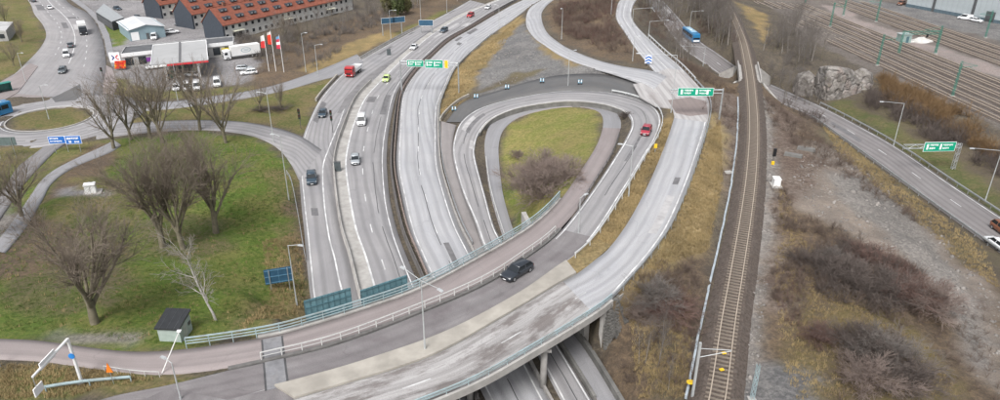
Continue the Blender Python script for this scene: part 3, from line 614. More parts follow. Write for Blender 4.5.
for rd, rb, u in ((nb, NB, 0.5), (highway, SB, 0.75), (lp, LOOP, 0.5)):
    pth = rb.at(u).copy(); pth[:, :2] += np.column_stack([fbm(rb.S / 9, rb.S * 0, 77), fbm(rb.S / 9, rb.S * 0 + 5, 78)]) * 0.5 - 0.25
    k0, k1 = (CONN.idx((610, 247)), CONN.idx((672, 125))) if rb is CONN else (LOOP.idx((594, 188)), rb.n) if rb is LOOP else (0, rb.n)
    line(rd, pth[k0:k1], 0.12, (23, 5), PA_T, 0.0055 if rd is not slip else 0.0095, 'tar_seam')
# fresh joints and patched lanes on the deck
a, b_ = G(272, 338, 7), G(277, 388, 7); d = (b_ - a)[:2]; d = d / np.linalg.norm(d); nn = np.array([-d[1], d[0]])
def jstrip(o0, o1, z, nm, m, par): MB().prism([a[:2] + nn * o0, b_[:2] + nn * o0, b_[:2] + nn * o1, a[:2] + nn * o1], 6.9, z).build(nm, m, par)
jstrip(-0.95, 0.95, 7.022, 'joint_strip', mat('joint_asphalt', (0.19, 0.19, 0.2), 0.85, var=0.25, dirt=(0.27, 0.26, 0.26)), lp)
for o_ in (-1.05, 1.05): jstrip(o_ - 0.1, o_ + 0.1, 7.024, 'joint_seam', PA_T, lp)
# ------------------------------------------------------------------ bridge: deck slab, parapets, median, piers, abutment
br = empty('road_bridge', G(450, 320, 0), 0, 'curved concrete road bridge carrying two lanes and a reddish cycle path over the highway', 'bridge')
BL = np.array(br.location)
def child(mbo, name, m, par, smooth=False):      # world-space mesh under an empty
    o = mbo.build(name, m, par, smooth=smooth); o.matrix_parent_inverse = Matrix.Translation(-Vector(par.location)); return o
def csweep(name, path, prof, m, par, flip=False):
    o = sweep(name, path, prof, m, par, flip); o.matrix_parent_inverse = Matrix.Translation(-Vector(par.location)); return o
north = BIKE.cut(BIKE.off(-0.35), (255, 340), (561, 199)); 
a0, a1_ = CONN.idx((300, 402)), CONN.idx((598, 300))
south = CONN.off_r(-0.45)[a0:a1_ + 1]
# slab: north edge to south edge
nL = catmull(north, 60); sL = catmull(CONN.off_r(-0.45)[CONN.idx((270, 430)):CONN.idx((606, 296)) + 1], 60)
V = []; 
for a, c in zip(nL, sL): V += [(a[0], a[1], 6.86), (c[0], c[1], 6.86), (c[0], c[1] + 1.2, 5.75), (a[0], a[1] - 1.2, 5.75)]
F = []
for i in range(59):
    for k in range(4): F.append((4 * i + k, 4 * i + (k + 1) % 4, 4 * i + 4 + (k + 1) % 4, 4 * i + 4 + k))
F += [(0, 1, 2, 3), tuple(236 + k for k in (3, 2, 1, 0))]
child(MB().add(V, F), 'deck_slab', M_CONCD, br)
csweep('edge_beam', south, [(-0.4, -0.55), (0.18, -0.55), (0.18, 0.32), (-0.12, 0.32), (-0.4, 0.1)], M_CONC, br)
csweep('edge_beam', north, [(-0.3, -0.5), (0.3, -0.5), (0.3, 0.16), (-0.3, 0.16)], M_CONC, br)
# wide beige median between the two lanes
mL = LOOP.off_r(-0.02); mi0, mi1 = LOOP.idx((272, 389), mL), LOOP.idx((566, 264), mL)
mN = catmull(mL[mi0:mi1 + 1], 48); mS_all = CONN.off(-0.02); mS = catmull(mS_all[CONN.idx((290, 402), mS_all):CONN.idx((574, 275), mS_all) + 1], 48)
for q0 in range(0, 47, 4):
    q1 = min(q0 + 4, 47); mb = MB(); Vv = []
    for q in range(q0, q1 + 1):
        a, c = mN[q], mS[q]; Vv += [(a[0], a[1], 6.98), (c[0], c[1], 6.98), (c[0], c[1], 7.27), (a[0], a[1], 7.27)]
    Ff = []
    for q in range(q1 - q0):
        for k in range(4): Ff.append((4 * q + k, 4 * q + (k + 1) % 4, 4 * q + 4 + (k + 1) % 4, 4 * q + 4 + k))
    e = 4 * (q1 - q0); Ff += [(0, 1, 2, 3), (e + 3, e + 2, e + 1, e)]
    # small open joint at the end of each slab
    o = child(mb.add(Vv, Ff), 'median_slab', M_CONCB, br)
child(MB().prism([G(*p, 6.9)[:2] for p in ((563, 264), (573, 277), (584, 270), (599, 257), (611, 246), (600, 240), (591, 241), (578, 253))], 5.8, 6.975), 'median_infill', mat('infill_turf', (0.22, 0.165, 0.078), 0.95, var=0.5, scale=2.5, dirt=(0.13, 0.11, 0.05), bumpy=0.6), br)
flat('merge_paving', [(170, 388), (227, 400), (270, 389), (300, 381), (312, 396), (292, 404), (260, 420), (225, 428), (160, 428), (120, 410)], 6.93, M_DECK1, 0.5)
# kerb between cycle path and lane
kerb = LOOP.cut(LOOP.off(-0.28), (232, 372), (560, 232)); csweep('kerb', kerb, rect(-0.25, 0.22, -0.12, 0.2), mat('kerb_dark', (0.13, 0.125, 0.12), 0.85, var=0.3), br)
def pier(px, py, zt_, w_=0.75):
    p = G(px, py, 0); mb = MB().tube((p[0], p[1], -0.3), (p[0], p[1], zt_), w_ / 2, w_ / 2 * 1.02, 14); child(mb, 'pier', M_CONC, br, True)
    child(MB().box((p[0], p[1], zt_ + 0.15), (1.5, 1.5, 0.35)), 'pier_cap', M_CONC, br)
for px, py in ((543, 387), (497, 300 + 10), (470, 399), (430, 318), (418, 440), (370, 340)): pier(px, py, 5.45)
# east abutment: a wall beside the lower path, wing wall, paved slope
ew = BIKE.cut(BIKE.off(-0.75), (520, 247), (583, 346)); ew = np.stack([ew[:, 0], ew[:, 1], np.zeros(len(ew))], 1)
csweep('abutment', ew, rect(-0.35, 0.35, -0.4, 5.74), M_CONC, br)
p, q = CONN.off_r(0.1)[kB] , CONN.off_r(-0.25)[CONN.idx((622, 288))]
wb = MB(); nrm = np.array([(q - p)[1], -(q - p)[0]]); nrm = nrm / np.linalg.norm(nrm) * 0.45
pts = [(p, 1.2), (p, 6.6), (q, 6.6), (q, 5.0)]
wb.add([(a[0], a[1], z) for a, z in pts] + [(a[0] + nrm[0], a[1] + nrm[1], z) for a, z in pts], [(0, 1, 2, 3), (7, 6, 5, 4), (0, 4, 5, 1), (1, 5, 6, 2), (2, 6, 7, 3), (3, 7, 4, 0)])
child(wb, 'wing_wall', M_CONC, br)
m = mat('graffiti_paint', (0.07, 0.2, 0.42), 0.6, var=0.9, scale=2.2)
pq = p * 0.85 + q * 0.15; pr = p * 0.5 + q * 0.5
wb = MB(); n2_ = nrm * 1.02
wb.add([(pq[0] + n2_[0], pq[1] + n2_[1], 2.6), (pr[0] + n2_[0], pr[1] + n2_[1], 3.9), (pr[0] + n2_[0], pr[1] + n2_[1], 5.2), (pq[0] + n2_[0], pq[1] + n2_[1], 4.4)], [(0, 1, 2, 3)])
child(wb, 'graffiti', m, br)
# railings --------------------------------------------------------------------------------------------
POST = {}
def railing(name, path, label, cat, posts=2.0, h=1.1, bars=((1.1, 0.05), (0.6, 0.03)), m=M_TEAL, pr=0.04, group=None, infill=None, post_m=None):
    """fence swept along a path: each rail a part, each post a part"""
    path = catmull(path, 1.0); c = path[len(path) // 2]
    root = empty(name, (c[0], c[1], path[:, 2].min()), 0, label, cat, group)
    for z, r in bars:
        csweep('rail', path, [(-r, z - r), (r, z - r), (r, z + r), (-r, z + r)], m, root)
    if infill: csweep('mesh_panel', path, rect(-0.008, 0.008, infill[0], infill[1]), infill[2], root)
    L = np.concatenate([[0], np.cumsum(np.linalg.norm(np.diff(path, axis=0), axis=1))]); n = max(2, int(L[-1] / posts) + 1)
    key = (round(h, 2), pr, (post_m or m).name)
    if key not in POST: POST[key] = MB().box((0, 0, h / 2 - 0.15), (2 * pr, 2 * pr, h + 0.3)).mesh('post', post_m or m)
    for s_ in np.linspace(0, L[-1], n):
        p = [np.interp(s_, L, path[:, k]) for k in range(3)]
        o = link('post', POST[key], root, (p[0] - root.location.x, p[1] - root.location.y, p[2] - root.location.z))
    return root
def guardrail(path, label, posts=4.0, name='guardrail', m=M_STEEL, h=0.75, cat='guardrail', group=None, two=False):
    path = catmull(path, 1.5); c = path[len(path) // 2]
    root = empty(name, (c[0], c[1], path[:, 2].min()), 0, label, cat, group)
    csweep('beam', path, [(-0.09, h - 0.32), (-0.03, h - 0.24), (-0.09, h - 0.16), (-0.03, h - 0.08), (-0.09, h), (0.0, h), (0.05, h - 0.16), (0.0, h - 0.32)], m, root)
    L = np.concatenate([[0], np.cumsum(np.linalg.norm(np.diff(path, axis=0), axis=1))]); n = max(2, int(L[-1] / posts) + 1)
    key = ('g', h, m.name)
    if key not in POST: POST[key] = MB().box((0.06, 0, h / 2 - 0.2), (0.1, 0.12, h + 0.3)).mesh('post', m)
    for s_ in np.linspace(0, L[-1], n):
        p = [np.interp(s_, L, path[:, k]) for k in range(3)]
        link('post', POST[key], root, (p[0] - root.location.x, p[1] - root.location.y, p[2] - root.location.z))
    return root
def barrier(path, label, m=M_CONC, name='concrete_barrier', prof=JERSEY, seg=8, group=None):
    """concrete barrier of separate blocks"""
    path = catmull(path, 1.0); c = path[len(path) // 2]
    root = empty(name, (c[0], c[1], path[:, 2].min()), 0, label, 'barrier', group)
    for i in range(0, len(path) - 1, seg):
        q = path[i:i + seg + 1].copy()
        if len(q) < 2: continue
        d = q[-1] - q[-2]; q[-1] = q[-1] - d / np.linalg.norm(d) * 0.06
        csweep('block', q, prof, m, root)
    return root
RG = 'railings on the bridge'
railing('bridge_railing', BIKE.cut(BIKE.off(-0.3), (194, 348), (561, 199)) + np.array([0, 0, 0.1]), 'long blue grey steel railing along the north edge of the bridge beside the cycle path', 'railing', 2.4, 1.15, ((1.15, 0.07), (0.75, 0.05), (0.4, 0.05)), M_TEAL)
railing('bridge_railing', CONN.cut(CONN.off_r(-0.3), None, (612, 298)) + np.array([0, 0, 0.28]), 'blue grey steel railing on the southern edge of the bridge above the shaded lanes', 'railing', 2.4, 0.75, ((0.75, 0.07), (0.42, 0.06)), M_TEAL)
railing('white_railing', LOOP.cut(LOOP.off(-0.45), (262, 363), (556, 236)) + np.array([0, 0, 0.12]), 'white railing between the cycle path and the worn deck lane', 'railing', 2.05, 1.0, ((1.0, 0.05), (0.5, 0.03)), mat('railing_white', (0.5, 0.5, 0.485), 0.5, var=0.1), 0.05)
railing('path_railing', BIKE.cut(BIKE.off_r(-0.3), (577, 209), (617, 137)), 'thin dark railing between reddish cycle path and loop road', 'railing', 3.0, 1.0, ((1.0, 0.03), (0.5, 0.025)), M_STEELD, 0.035)
guardrail(LOOP.cut(LOOP.off_r(-0.35), (575, 262), (610, 92)), 'white topped guardrail on the outer side of the loop road beside the tan grass strip', m=mat('pale_guardrail', (0.6, 0.61, 0.61), 0.5, 0.2, var=0.1))
guardrail(CONN.cut(CONN.off_r(-0.3), (612, 298), (694, 81)), 'long curved guardrail on the connector road facing the railway', 3.0)
guardrail(CONN.cut(CONN.off_r(-0.6), (694, 81), (648, 36)), 'pale guardrail of the connector road above the blue bus', 3.0, m=MATS['pale_guardrail'])
barrier(offset(np.array([G(*p) for p in ((517, 0), (492, 13.7), (470.5, 27), (447.5, 40.2), (427.5, 58), (414.5, 70.5), (403.5, 85.5), (398, 100), (393.5, 130), (391.5, 165), (395.5, 197), (403, 230), (412.5, 255), (424, 281), (448, 340), (478, 400))]), 0), 'long dark median barrier between the two highway carriageways', mat('median_dark', (0.12, 0.11, 0.105), 0.85, var=0.3, scale=0.7), seg=10)
railing('median_fence', offset(catmull([G(*p) for p in ((494, 13.9), (472, 27.5), (449, 41), (429, 59), (416.5, 71), (405.5, 86), (400, 100), (396.5, 130), (394.5, 165), (399.5, 197), (407.5, 230), (417.5, 255), (428.5, 281))], 2.0), 0), 'rusty brown fence in the highway median', 'fence', 3.0, 1.0, ((1.0, 0.05), (0.6, 0.09), (0.3, 0.05)), mat('rusty_fence', (0.30, 0.24, 0.215), 0.7, 0.2, var=0.25), 0.05)
barrier(SB.cut(SB.off(0.05), (372, 83), (440, 440)), 'pale concrete barrier between slip road and southbound carriageway', seg=6)
barrier(NB.cut(NB.off_r(-0.15), (470, 52), (572, 440)), 'low concrete kerb wall along the right side of the northbound carriageway', mat('kerb_wall', (0.30, 0.285, 0.27), 0.85, var=0.2), 'kerb_wall', rect(-0.15, 0.15, -0.2, 0.5), 8)
guardrail(NB.cut(NB.off_r(-0.55), (492, 34), (470, 248)), 'dull steel guardrail beside the northbound carriageway and the tan grass', 4.0)
barrier(LOOP.cut(LOOP.off(-0.3), (505, 246), (592, 400)), 'concrete kerb wall between the loop ramp and the lower cycle path under the bridge', M_CONCD, 'kerb_wall', rect(-0.18, 0.18, -0.3, 0.55), 8)
railing('path_fence', BIKE.cut(BIKE.off_r(0.1), (485, 160), (505, 240)), 'pale handrail between the descending loop ramp and grey path', 'railing', 3.0, 1.0, ((1.0, 0.05),), mat('railing_pale', (0.5, 0.5, 0.49), 0.5, var=0.1), 0.04)
barrier(BIKE.cut(BIKE.off(-0.3), (560, 318), (638, 440)), 'dark retaining wall between the lower cycle path and the scrub slope', M_CONCD, 'retaining_wall', rect(-0.2, 0.25, -0.4, 0.9), 8)
# retaining wall where the loop stands above the inner path
wl = LOOP.cut(LOOP.off(-0.12), (627, 113), (479, 133)); V = []; F = []
for k, p in enumerate(wl): V += [(p[0], p[1], p[2] - 1.7), (p[0], p[1], p[2] + 0.14)]
for k in range(len(wl) - 1): F.append((2 * k, 2 * k + 1, 2 * k + 3, 2 * k + 2))
rw = empty('retaining_wall', wl[len(wl) // 2], 0, 'curved grey retaining wall between loop road and sunken inner path', 'wall'); 
csweep('wall_body', wl, rect(-0.15, 0.05, -1.8, 0.0), M_CONCD, rw); csweep('coping', wl, rect(-0.2, 0.08, 0.0, 0.12), M_CONC, rw)
guardrail(RHW.cut(RHW.off_r(-0.5), (812, 112), (1100, 320)), 'bright steel guardrail on the near side of the right highway', 3.0)
guardrail(RHW.cut(RHW.off(-0.5), (821, 106), (1100, 320)), 'steel guardrail on the far side of the right highway by the green signs', 3.0)
barrier(np.array([G(*p) for p in ((337, 76.5), (330, 84), (322, 93), (316, 101))]), 'short beige wall where the slip road leaves the foot path', M_CONCB, 'low_wall', rect(-0.2, 0.2, -0.1, 0.7), 20)
barrier(np.array([G(*p) for p in ((424, 25), (405, 34), (385, 45), (360, 59.5))]), 'pale low concrete barrier beside the slip road and green verge', M_CONC, seg=6)
barrier(np.array([G(440, 120, 1.2), G(444, 114, 1.3), G(452, 106, 1.5), G(460, 100, 1.7), G(469, 95.5, 1.9)]), 'curved beige kerb wall at the foot of the closed lane', M_CONCB, 'low_wall', rect(-0.15, 0.15, -0.2, 0.5), 30)
railing('slope_railing', [T(*p) for p in ((287, 175), (292, 185), (298, 215), (303, 245), (306, 262))], 'thin steel railing beside the slip road above the dark embankment', 'railing', 2.5, 1.0, ((1.0, 0.04), (0.5, 0.03)), M_STEEL, 0.035)

# ------------------------------------------------------------------ single track railway
rt = empty('railway_track', RAILC[60], 0, 'single curved railway track with rusty rails on brown ballast between connector road and scrub', 'railway')
csweep('ballast', RAILC[:RB0 + 1], [(-2.9, -0.95), (2.9, -0.95), (1.6, -0.06), (-1.6, -0.06)], mat('ballast_brown', (0.088, 0.068, 0.056), 0.95, var=0.55, scale=3.5, dirt=(0.125, 0.105, 0.092), bumpy=0.8), rt)
csweep('ballast', RAILC[RB1:], [(-2.9, -0.95), (2.9, -0.95), (1.6, -0.06), (-1.6, -0.06)], MATS['ballast_brown'], rt)
csweep('ballast', RAILC[RB0:RB1 + 1], [(-1.7, -0.3), (1.7, -0.3), (1.7, -0.06), (-1.7, -0.06)], MATS['ballast_brown'], rt)
for s_ in (-0.755, 0.755):
    q = offset(RAILC, s_); o = csweep('rail', q, [(-0.065, 0.02), (0.065, 0.02), (0.04, 0.16), (-0.04, 0.16)], M_RAIL, rt)
    o2 = csweep('rail_head', q, rect(-0.06, 0.06, 0.162, 0.19), mat('rail_head_light', (0.46, 0.385, 0.31), 0.45, 0.25, var=0.2), rt)
slp = MB().box((0, 0, 0), (2.5, 0.26, 0.16), taper=0.96).mesh('sleeper', M_SLEEPER)
L_ = np.concatenate([[0], np.cumsum(np.linalg.norm(np.diff(RAILC, axis=0), axis=1))]); far_sl = MB()
gr = np.gradient(RAILC, axis=0)
start = float(L_[int(np.argmin([abs(PX(p)[1] - 412) for p in RAILC[:60]]))])
for k in range(int((L_[-1] - start) / 0.72)):
    s_ = start + k * 0.72; p = [np.interp(s_, L_, RAILC[:, a]) for a in range(3)]; d = [np.interp(s_, L_, gr[:, a]) for a in range(2)]
    rz = math.atan2(d[1], d[0]) - math.pi / 2 + R.uniform(-0.02, 0.02)
    if k < 290:
        link('sleeper', slp, rt, (p[0] - rt.location.x + R.uniform(-.03, .03), p[1] - rt.location.y, p[2] - rt.location.z - 0.05), rz)
    else: far_sl.box((p[0], p[1], p[2] - 0.05), (2.5, 0.26, 0.16), rz)
if far_sl.v: setp(child(far_sl, 'far_sleepers', M_SLEEPER, rt), kind='stuff')
rb_ = empty('railway_bridge', RAILC[xi], 0, 'short concrete railway bridge over the road behind the birches', 'bridge')
pb = RAILC[RB0 - 1:RB1 + 2]
csweep('deck', pb, rect(-2.6, 2.6, -1.1, -0.32), M_CONC, rb_)
for f_ in (-2.5, 2.5):
    csweep('parapet', offset(pb, f_), rect(-0.12, 0.12, -0.32, 0.55), M_CONC, rb_)
for k in (RB0, RB1):
    p = RAILC[k]; d = gr[k]; child(MB().box((p[0], p[1], p[2] - 3.4), (1.0, 6.4, 5.0), math.atan2(d[1], d[0])), 'abutment', M_CONCD, rb_)
    for s_ in (-1, 1):
        n_ = np.array([d[1], -d[0]]) / np.linalg.norm(d[:2]); sg = 1 if k == RB1 else -1
        a = p[:2] + n_ * s_ * 3.2; b2 = a + n_ * s_ * 3.4 + d[:2] / np.linalg.norm(d[:2]) * sg * 3.0
        w2 = MB(); dd = b2 - a; nn = np.array([-dd[1], dd[0]]) / np.linalg.norm(dd) * 0.2
        prof = [(a, 0), (b2, 0), (b2, 2.2), (a, p[2] - 0.9)]
        w2.add([(c_[0] + nn[0], c_[1] + nn[1], z) for c_, z in prof] + [(c_[0] - nn[0], c_[1] - nn[1], z) for c_, z in prof], [(0, 1, 2, 3), (7, 6, 5, 4), (0, 4, 5, 1), (1, 5, 6, 2), (2, 6, 7, 3), (3, 7, 4, 0)])
        child(w2, 'wing_wall', M_CONC, rb_)
duct = offset(RAILC, -3.0)[int(10):int(np.argmin([abs(PX(p)[1] - 95) for p in RAILC]))]
dt = empty('cable_duct', duct[20], 0, 'pale blue concrete cable duct running along the left side of the single track', 'cable duct')
for i in range(0, len(duct) - 3, 3):
    q = duct[i:i + 4].copy(); q[:, 2] -= 0.42 ; q[-1] = q[-1] * 0.97 + q[-2] * 0.03; q[:, :2] += NR.uniform(-0.05, 0.05, 2)
    csweep('duct_cover', q, rect(-0.13, 0.13, -0.4, 0.12), mat('duct_concrete', (0.33, 0.37, 0.40), 0.8, var=0.25, scale=1.0), dt)

# ------------------------------------------------------------------ rail yard
YA = G(800, 29, 2)[:2]; YD = np.array([0.0724, -0.9974]); YN = np.array([0.9974, 0.0724])
def yp(off_, along, z=2.1): q = YA + YN * off_ + YD * along; return np.array([q[0], q[1], z])
M_YBALL = mat('yard_ballast', (0.098, 0.08, 0.07), 0.95, var=0.45, scale=2.5, dirt=(0.10, 0.085, 0.075), bumpy=0.5)
names = ['first', 'second', 'third', 'fourth', 'fifth', 'sixth', 'seventh', 'eighth', 'ninth', 'tenth']
for k, of in enumerate((1.0, 5.3, 9.6, 13.9, 18.2, 22.3, 35.5, 39.8, 44.1, 48.6)):
    pa = np.array([yp(of, a) for a in np.arange(-75, 126, 4.0)])
    yt = empty('yard_track', pa[20], 0, '%s straight yard track counted from the scrub bank towards the warehouse' % names[k], 'railway', 'tracks of the rail yard')
    csweep('ballast', pa, [(-1.9, -0.4), (1.9, -0.4), (1.5, 0.12), (-1.5, 0.12)], M_YBALL, yt)
    for s_ in (-0.755, 0.755):
        csweep('rail', offset(pa, s_), [(-0.08, 0.18), (0.08, 0.18), (0.065, 0.32), (-0.065, 0.32)], mat('yard_rail', (0.48, 0.405, 0.33), 0.5, 0.2, var=0.2), yt)
    sm = MB()
    for a in np.arange(-74, 125, 0.75):
        p = yp(of, a, 2.22); sm.box(p, (2.4, 0.25, 0.1), 0.0724)
    setp(child(sm, 'sleepers', M_SLEEPY, yt), kind='stuff')
def lattice(mb, p, h, w_=0.35, r=0.03, step=0.7, vert=True):
    for sx in (-1, 1):
        for sy in (-1, 1): mb.tube((p[0] + sx * w_ / 2, p[1] + sy * w_ / 2, p[2]), (p[0] + sx * w_ / 2 * .8, p[1] + sy * w_ / 2 * .8, p[2] + h), r, n=4)
    z = 0; s_ = 1
    while z < h - step:
        for sy in (-1, 1): mb.tube((p[0] - s_ * w_ / 2, p[1] + sy * w_ / 2, p[2] + z), (p[0] + s_ * w_ / 2, p[1] + sy * w_ / 2, p[2] + z + step), r * .8, n=3)
        for sx in (-1, 1): mb.tube((p[0] + sx * w_ / 2, p[1] - s_ * w_ / 2, p[2] + z), (p[0] + sx * w_ / 2, p[1] + s_ * w_ / 2, p[2] + z + step), r * .8, n=3)
        z += step; s_ = -s_
    return mb
# green catenary masts: base spot, height, arm to the left / right
MASTS = [((877, 66), 9, 4, 'by the dark shed end of the yard'), ((952, 97), 9, 4, 'nearest the bare brown bank'), ((935, 54), 8.5, -5, 'beside the pale heap'), ((830, 27), 8.5, 4, 'left of the pale yard road'),
         ((876, 22), 8.5, -4, 'behind the pale yard road'), ((805, 4), 8.5, 4, 'at the far left end of the yard'), ((843, 16), 8.5, -3, 'standing on the pale yard strip'), ((985, 38), 9, -4, 'in front of the warehouse')]
for (px, py), h, arm, wh in MASTS:
    p = G(px, py, 2.0); mt = empty('catenary_mast', p, 0, 'green lattice catenary mast %s' % wh, 'mast', 'green catenary masts')
    lattice(MB(), (0, 0, 0), h, 0.42, 0.045).build('mast_column', M_GREENMAST, mt)
    a = MB().tube((0, 0, h - 1.6), (arm, 0, h - 1.2), 0.06, n=5).tube((0, 0, h - 0.3), (arm, 0, h - 1.2), 0.04, n=4).tube((arm * .5, 0, h - 1.4), (arm * .9, 0, h - 2.3), 0.035, n=4)
    a.build('cantilever', M_GREENMAST, mt)
    MB().box((0, 0, 0.15), (0.9, 0.9, 0.5)).build('footing', M_CONC, mt)
p0, p1 = G(890, 33, 2), G(935, 54, 2)
pt = empty('signal_gantry', p1, 0, 'green lattice portal with yellowish lamps spanning yard tracks', 'gantry')
g = MB()
for z in (6.0, 6.8):
    for o_ in (-0.3, 0.3): g.tube((-11 , o_, z), (0, o_, z), 0.05, n=4)
for i in range(11): g.tube((-i, -0.3, 6.0), (-i - 1, -0.3, 6.8), 0.035, n=3); g.tube((-i, 0.3, 6.8), (-i - 1, 0.3, 6.0), 0.035, n=3)
g.build('gantry_beam', M_GREENMAST, pt); lattice(MB(), (-11, 0, 0), 6.9, 0.5, 0.05).build('gantry_leg', M_GREENMAST, pt); lattice(MB(), (0, 0, 0), 6.9, 0.5, 0.05).build('gantry_leg', M_GREENMAST, pt)
MB().box((-4, -0.4, 5.6), (0.5, 0.25, 1.0)).build('signal_head', M_BLACK, pt)
# heap and relay cabin on the yard strip
p = G(903, 42, 2); cb = empty('relay_cabin', p, 0.1, 'grey green relay cabin beside the pale heap in the rail yard', 'cabin')
MB().box((0, 0, 1.3), (3.4, 2.6, 2.6)).build('cabin_body', mat('cabin_green', (0.26, 0.34, 0.32), 0.7, var=0.15), cb); MB().box((0, 0, 2.68), (3.8, 3.0, 0.16)).build('roof', mat('cabin_roof', (0.38, 0.42, 0.42), 0.7), cb); MB().box((0.4, -1.32, 1.05), (0.9, 0.06, 2.0)).build('door', M_SIGNRIB, cb)
p = G(920, 42, 2); hp = MB(); n_ = 14
for i in range(5):
    for j in range(n_):
        a = 2 * math.pi * j / n_; r = (1 - i / 4.6) * (1 + 0.2 * math.sin(3 * a + i)); hp.v.append((4.2 * r * math.cos(a) + R.uniform(-.2, .2), 1.9 * r * math.sin(a) + R.uniform(-.1, .1), i * 0.42 + R.uniform(-.08, .08)))
for i in range(4):
    for j in range(n_): hp.f.append((i * n_ + j, i * n_ + (j + 1) % n_, (i + 1) * n_ + (j + 1) % n_, (i + 1) * n_ + j)); hp.m.append(0)
hp.f.append(tuple(4 * n_ + j for j in range(n_))); hp.m.append(0)
setp(hp.build('gravel_heap', mat('heap_pale', (0.5, 0.49, 0.47), 0.95, var=0.25, scale=0.8, bumpy=0.6), None, p), 'long pale heap of crushed stone beside the relay cabin', 'heap')
# warehouse
p0 = G(906, 6.5, 2); p1 = G(1000, 24, 2); d = (p1 - p0)[:2]; ln = np.linalg.norm(d); rz = math.atan2(d[1], d[0])
wh = empty('warehouse', p0, rz, 'long pale corrugated warehouse with dark downpipes behind the rail yard', 'warehouse')
LW, DW, HW = 110, 45, 11
MB().box((LW / 2, DW / 2, HW / 2 + 0.5), (LW, DW, HW)).build('wall', mat('warehouse_wall', (0.36, 0.40, 0.42), 0.65, 0.1, var=0.12, scale=0.2), wh)
pan = MB().box((0, 0, 0), (1.96, 0.08, HW - 0.6)).mesh('panel', mat('warehouse_panel', (0.41, 0.455, 0.475), 0.6, 0.1, var=0.1, scale=0.4, dirt=(0.30, 0.33, 0.34)))
for i in range(54): link('panel', pan, wh, (1 + i * 2.03, -0.05, HW / 2 + 0.7))
MB().box((LW / 2, -0.12, 0.6), (LW, 0.2, 1.2)).build('plinth', mat('plinth_dark', (0.09, 0.13, 0.155), 0.8), wh)
for x in (11.3, 26.5, 44, 62, 80): MB().box((x, -0.18, HW / 2), (1.0, 0.2, HW)).build('dark_strip', M_STEELD, wh)
MB().box((LW / 2, DW / 2, HW + 0.7), (LW + 1, DW + 1, 0.4)).build('roof', mat('warehouse_roof', (0.25, 0.27, 0.28), 0.8), wh)
for x in (33, 52): MB().box((x, -0.16, 1.9), (3.2, 0.12, 3.6)).build('roller_door', M_STEELD, wh)

